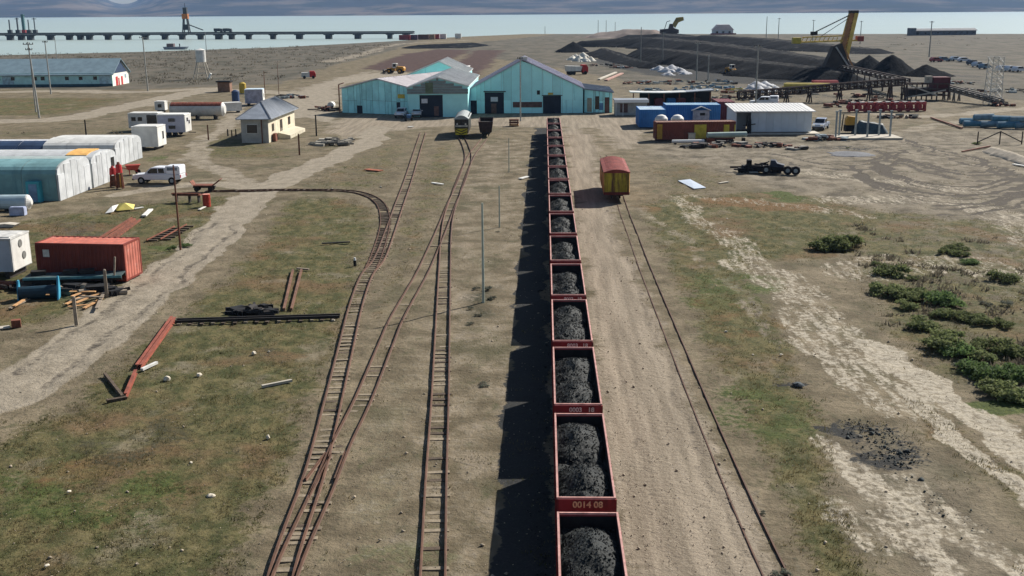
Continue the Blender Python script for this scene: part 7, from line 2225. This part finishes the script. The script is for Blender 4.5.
SHR = [(820, 248, 2.0, 0, 'left half of the olive bush pair standing alone in mid field', 0.9), (831, 249.5, 1.6, 1, 'small olive bush between the two of the lone pair', 0.8), (842, 249, 2.6, 1, 'right, larger half of the olive bush pair standing alone in mid field', 0.9), (852, 245, 1.6, 2, 'small olive bush at the right edge of the lone pair', 0.8),
       (896, 274, 2.1, 0, 'dark low bush standing by itself above the long thicket', 0.8), (877, 265, 0.7, 1, 'tiny dark bush up-slope left of the dark low bush', 0.8), (912, 279, 0.8, 2, 'tiny bush right of the dark low bush', 0.7),
       (887, 294, 1.9, 1, 'leftmost bush of the upper thicket', 0.8), (898, 297, 1.8, 0, 'second bush of the upper thicket', 0.8), (908, 299, 1.7, 2, 'third bush of the upper thicket', 0.8), (920, 298, 1.6, 1, 'fourth bush of the upper thicket', 0.8), (932, 297, 1.2, 2, 'fifth, lower bush of the upper thicket', 0.7), (903, 308, 1.2, 0, 'round dark bush just below the upper thicket', 0.9),
       (941, 302, 1.9, 3, 'brighter green bush right of the upper thicket', 0.8), (952, 306, 1.3, 3, 'small brighter bush right of the brighter green bush', 0.7), (944, 317, 1.4, 1, 'left bush of the middle row below the brighter green bush', 0.7), (957, 319, 1.5, 0, 'second bush of the middle row', 0.7), (970, 320, 1.4, 2, 'third bush of the middle row', 0.7), (983, 324, 1.5, 1, 'fourth bush of the middle row', 0.7), (1000, 326, 1.3, 2, 'fifth, rightmost bush of the middle row', 0.7),
       (917, 327, 1.7, 0, 'olive bush beside the salt streak, left of the big lower thicket', 0.8), (955, 249, 1.5, 0, 'right of three small bushes on the bare slope', 0.7), (947, 254, 1.4, 2, 'left of three small bushes on the bare slope', 0.7), (964, 256, 1.1, 1, 'lowest of three small bushes on the bare slope', 0.7), (970, 263, 1.3, 3, 'low green bush below the bare slope bushes', 0.5), (1000, 281, 1.8, 0, 'dark bush near the right edge beside the pale track', 0.8),
       (936, 345, 1.7, 0, 'leftmost bush of the big lower thicket', 0.9), (946, 350, 1.8, 1, 'second bush of the big lower thicket', 0.9), (957, 355, 1.6, 3, 'third bush of the big lower thicket', 0.8), (948, 339, 1.5, 2, 'rear left bush of the big lower thicket', 0.8), (969, 352, 1.5, 2, 'fourth bush of the big lower thicket', 0.7), (988, 347, 1.3, 0, 'round bush in the upper right of the lower thicket', 1.0), (1004, 353, 1.6, 0, 'large dark bush at the upper right of the lower thicket', 1.0), (1016, 357, 1.2, 1, 'bush at the right edge beside the large dark bush', 0.8),
       (973, 372, 1.6, 3, 'bright bush in the middle of the lower thicket', 0.7), (986, 377, 1.8, 4, 'bright spreading bush in the lower thicket', 0.7), (1000, 381, 1.8, 4, 'brightest bush of the lower thicket', 0.8), (1014, 377, 1.7, 3, 'green bush at the right edge of the lower thicket', 0.8), (990, 392, 1.6, 1, 'dark bush at the foot of the lower thicket', 0.8), (1004, 397, 1.7, 0, 'darkest low bush at the foot of the lower thicket', 0.9), (962, 367, 1.0, 5, 'grey bush left of the bright ones in the lower thicket', 0.7), (981, 360, 1.3, 1, 'bush in the heart of the lower thicket', 0.8), (1022, 398, 1.4, 4, 'green bush at the lower right edge of the thicket', 0.7), (1008, 305, 1.0, 6, 'small grey bush at the right edge above the middle row', 0.6), (985, 305, 0.9, 5, 'tiny grey bush right of the brighter green bush', 0.6)]
for s in SHR: shrub(*s)
for px, py, w, k, lb, hz in ((476, 289, 0.7, 5, 'upper left grey weed clump by the pale green pole', 0.8), (488, 290, 0.8, 6, 'grey weed clump at the foot of the pale green pole', 0.9), (491, 299, 0.8, 5, 'dark weed clump right below the pale green pole', 0.8), (471, 309, 0.6, 6, 'left weed clump below the pale green pole', 0.6), (478, 316, 0.6, 5, 'lower weed clump below the pale green pole', 0.6), (470, 324, 0.6, 6, 'lowest weed clump of the group by the pole', 0.5), (482, 385, 0.9, 5, 'low weed clump beside the train shadow', 0.35), (186, 246, 1.0, 3, 'green weeds at the foot of the brown pole', 0.5), (172, 248, 0.9, 4, 'low green weeds left of the brown pole foot', 0.4), (498, 232, 0.5, 5, 'weed at the foot of the short pale green pole', 0.5), (848, 148, 0.5, 0, 'small dark weed below the open frame', 0.6), (978, 144, 1.2, 0, 'dark bush under the steel trestle', 0.6), (783, 575, 0.8, 5, 'weed at the lower end of the half buried track', 0.5), (762, 513, 0.4, 5, 'weed beside the half buried right rail', 0.5)):
    shrub(px, py, w, k, lb, hz, 'weeds', 'weed clumps')


def zone_at(x, y, polys):
    o = np.zeros(x.shape)
    for w, p in polys: o = np.maximum(o, w * (sd_poly(x, y, GP(p)) > 0))
    return o


def sample_view(n, y0, y1, power=1.0, seed=1):
    """Ground points in view, denser near the camera."""
    r = np.random.default_rng(seed)
    y = y0 + (y1 - y0) * r.random(n) ** power
    hw = 0.5 * y + 5
    x = (r.random(n) * 2 - 1) * hw
    return x, y, r


def tufts(name, n, y0, y1, h, m, seed, keep, blades=4, spread=0.07, power=1.6):
    x, y, r = sample_view(n, y0, y1, power, seed)
    k = keep(x, y, r)
    x, y = x[k], y[k]
    n = len(x)
    N_ = n * blades
    bx, by = np.repeat(x, blades), np.repeat(y, blades)
    s = np.repeat(r.uniform(0.5, 1.5, n), blades)
    an = r.uniform(0, 6.283, N_)
    bx = bx + r.normal(size=N_) * spread * s
    by = by + r.normal(size=N_) * spread * s
    hh = h * s * r.uniform(0.5, 1.2, N_)
    w = 0.25 * h * s * r.uniform(0.6, 1.4, N_)
    lx, ly = r.normal(size=N_) * 0.6 * hh, r.normal(size=N_) * 0.6 * hh
    z = np.full(N_, -0.05)
    A = np.stack([bx - np.cos(an) * w, by - np.sin(an) * w, z], -1)
    B = np.stack([bx + np.cos(an) * w, by + np.sin(an) * w, z], -1)
    T_ = np.stack([bx + lx, by + ly, hh], -1)
    co = np.stack([A, B, T_], 1).reshape(-1, 3)
    o = inst(name, raw_mesh(name, co, np.arange(3 * N_).reshape(-1, 3), m))
    return kind(o, 'stuff')


def grass_blade(nt, b, pos):
    n = noise(nt, pos, 0.5, 4, 0.6)
    n2 = noise(nt, pos, 5.0, 3, 0.6)
    c = mix(nt, (0.078, 0.078, 0.032), (0.18, 0.145, 0.075), ramp(nt, n, 0.36, 0.64))
    c = mix(nt, c, (0.21, 0.178, 0.105), ramp(nt, n2, 0.5, 0.72, 0, 0.8))
    nt.links.new(c, b.inputs['Base Color'])
    see_light(nt, b, c, 0.5)
    b.inputs['Roughness'].default_value = 0.9
    b.inputs['Specular IOR Level'].default_value = 0.1


GB = shader('grass_blades', grass_blade)
patch = lambda x, y, f, s: fbm(x, y, f, 4, s)


def off_road(x, y):
    o = np.ones(x.shape, bool)
    for w, r, p in Z_ROAD[:4]: o &= dist_line(x, y, [tuple(q) for q in spline(GP(p), 2.0)]) > r * 0.95
    return o


tufts('grass', 150000, 24, 130, 0.055, GB, 5, lambda x, y, r: (zone_at(x, y, Z_GRASS) * (0.35 + 1.3 * patch(x, y, 0.5, 77)) > r.random(len(x)) * 1.15) & (zone_at(x, y, Z_GRAVEL) < 0.3) & off_road(x, y))
tufts('dry_grass', 60000, 24, 170, 0.06, GB, 6, lambda x, y, r: (patch(x, y, 0.7, 81) > 0.56 + 0.2 * r.random(len(x))) & (zone_at(x, y, Z_GRAVEL) < 0.5) & off_road(x, y), 3)


def scrub_leaf(nt, b, pos):
    n = noise(nt, pos, 0.3, 4, 0.6)
    c = mix(nt, (0.095, 0.086, 0.062), (0.15, 0.13, 0.098), n)
    nt.links.new(c, b.inputs['Base Color'])
    see_light(nt, b, c, 0.45)
    b.inputs['Roughness'].default_value = 0.95
    b.inputs['Specular IOR Level'].default_value = 0.0


SL = shader('scrub_leaves', scrub_leaf)
SCR = [(1, [(-200, 84), (-200, 55), (120, 52.5), (330, 45), (395, 44), (380, 52), (330, 66), (280, 80), (215, 84), (130, 87)]), (0.6, [(440, 40), (560, 35), (1100, 35), (1100, 52), (900, 50), (700, 38), (560, 44), (480, 48)]), (0.5, [(-100, 140), (-100, 126), (130, 124), (200, 100), (228, 99), (170, 113), (120, 135)])]
tufts('scrub', 26000, 140, 800, 0.45, SL, 8, lambda x, y, r: zone_at(x, y, SCR) * (patch(x, y, 0.09, 91) + 0.05) > 0.40 + 0.4 * r.random(len(x)) * (1 - 0.0 * x), 6, 0.55, 1.0)

tufts('low_scrub', 9000, 45, 120, 0.22, SL, 18, lambda x, y, r: zone_at(x, y, [(1, [(850, 225), (1100, 235), (1200, 430), (1040, 400), (930, 375), (870, 320)])]) * (patch(x, y, 0.35, 95)) > 0.5 + 0.12 * r.random(len(x)), 14, 0.2, 1.0)

# pebbles and lumps of coal on the ground
def pebbles(name, n, y0, y1, s0, s1, m, seed, keep, power=1.5):
    x, y, r = sample_view(n, y0, y1, power, seed)
    k = keep(x, y, r)
    x, y = x[k], y[k]
    n = len(x)
    base = np.array([(1, 0, 0), (-1, 0, 0), (0, 1, 0), (0, -1, 0), (0, 0, .8), (0, 0, -.5)], float)
    s = r.uniform(s0, s1, n) * (1 + 1.5 * (r.random(n) > 0.95))
    vs = (base[None] + r.normal(size=(n, 6, 3)) * 0.22) * s[:, None, None] + np.stack([x, y, np.zeros(n)], -1)[:, None]
    f = np.array([(0, 2, 4), (2, 1, 4), (1, 3, 4), (3, 0, 4), (2, 0, 5), (1, 2, 5), (3, 1, 5), (0, 3, 5)])
    q = (np.arange(n)[:, None, None] * 6 + f[None]).reshape(-1, 3)
    return kind(inst(name, raw_mesh(name, vs.reshape(-1, 3), q, m)), 'stuff')


pebbles('gravel', 30000, 24, 110, 0.012, 0.035, mat('gravel_stone', '#a89b88', 0.9, 0.35, 0.8, '#6d6255', 0.4, 1.5), 15, lambda x, y, r: (zone_at(x, y, Z_GRAVEL) > 0.9) | (r.random(len(x)) < 0.25))
cl = [tuple(q) for q in spline(GP([(866, 430), (884, 440), (894, 456)]), 1)]
cl2 = [tuple(q) for q in spline(GP([(896, 466), (930, 495), (965, 524)]), 1)]
CLUMP = mat('coal_clod', '#3a3f3e', 0.95, 0.4, 0.9, '#6b665c', 0.45, 0.7)


def clod_keep(x, y, r):
    d = dist_line(x, y, cl)
    d2 = dist_line(x, y, cl2)
    return (d < 1.5 * r.random(len(x)) ** 1.3) | ((d2 < 1.6 * r.random(len(x)) ** 2) & (r.random(len(x)) < 0.08))


pebbles('coal_rubble', 90000, 28, 58, 0.02, 0.06, CLUMP, 16, clod_keep, 1.0)
pebbles('coal_spill', 70000, 24, 100, 0.015, 0.05, mat('coal_crumb', '#1d1f20', 0.7, 0.3, 4), 17, lambda x, y, r: (np.abs(x - train_x + 1.2) < 0.9 * r.random(len(x))) & (np.abs(x - train_x) < 2.2), 1.3)
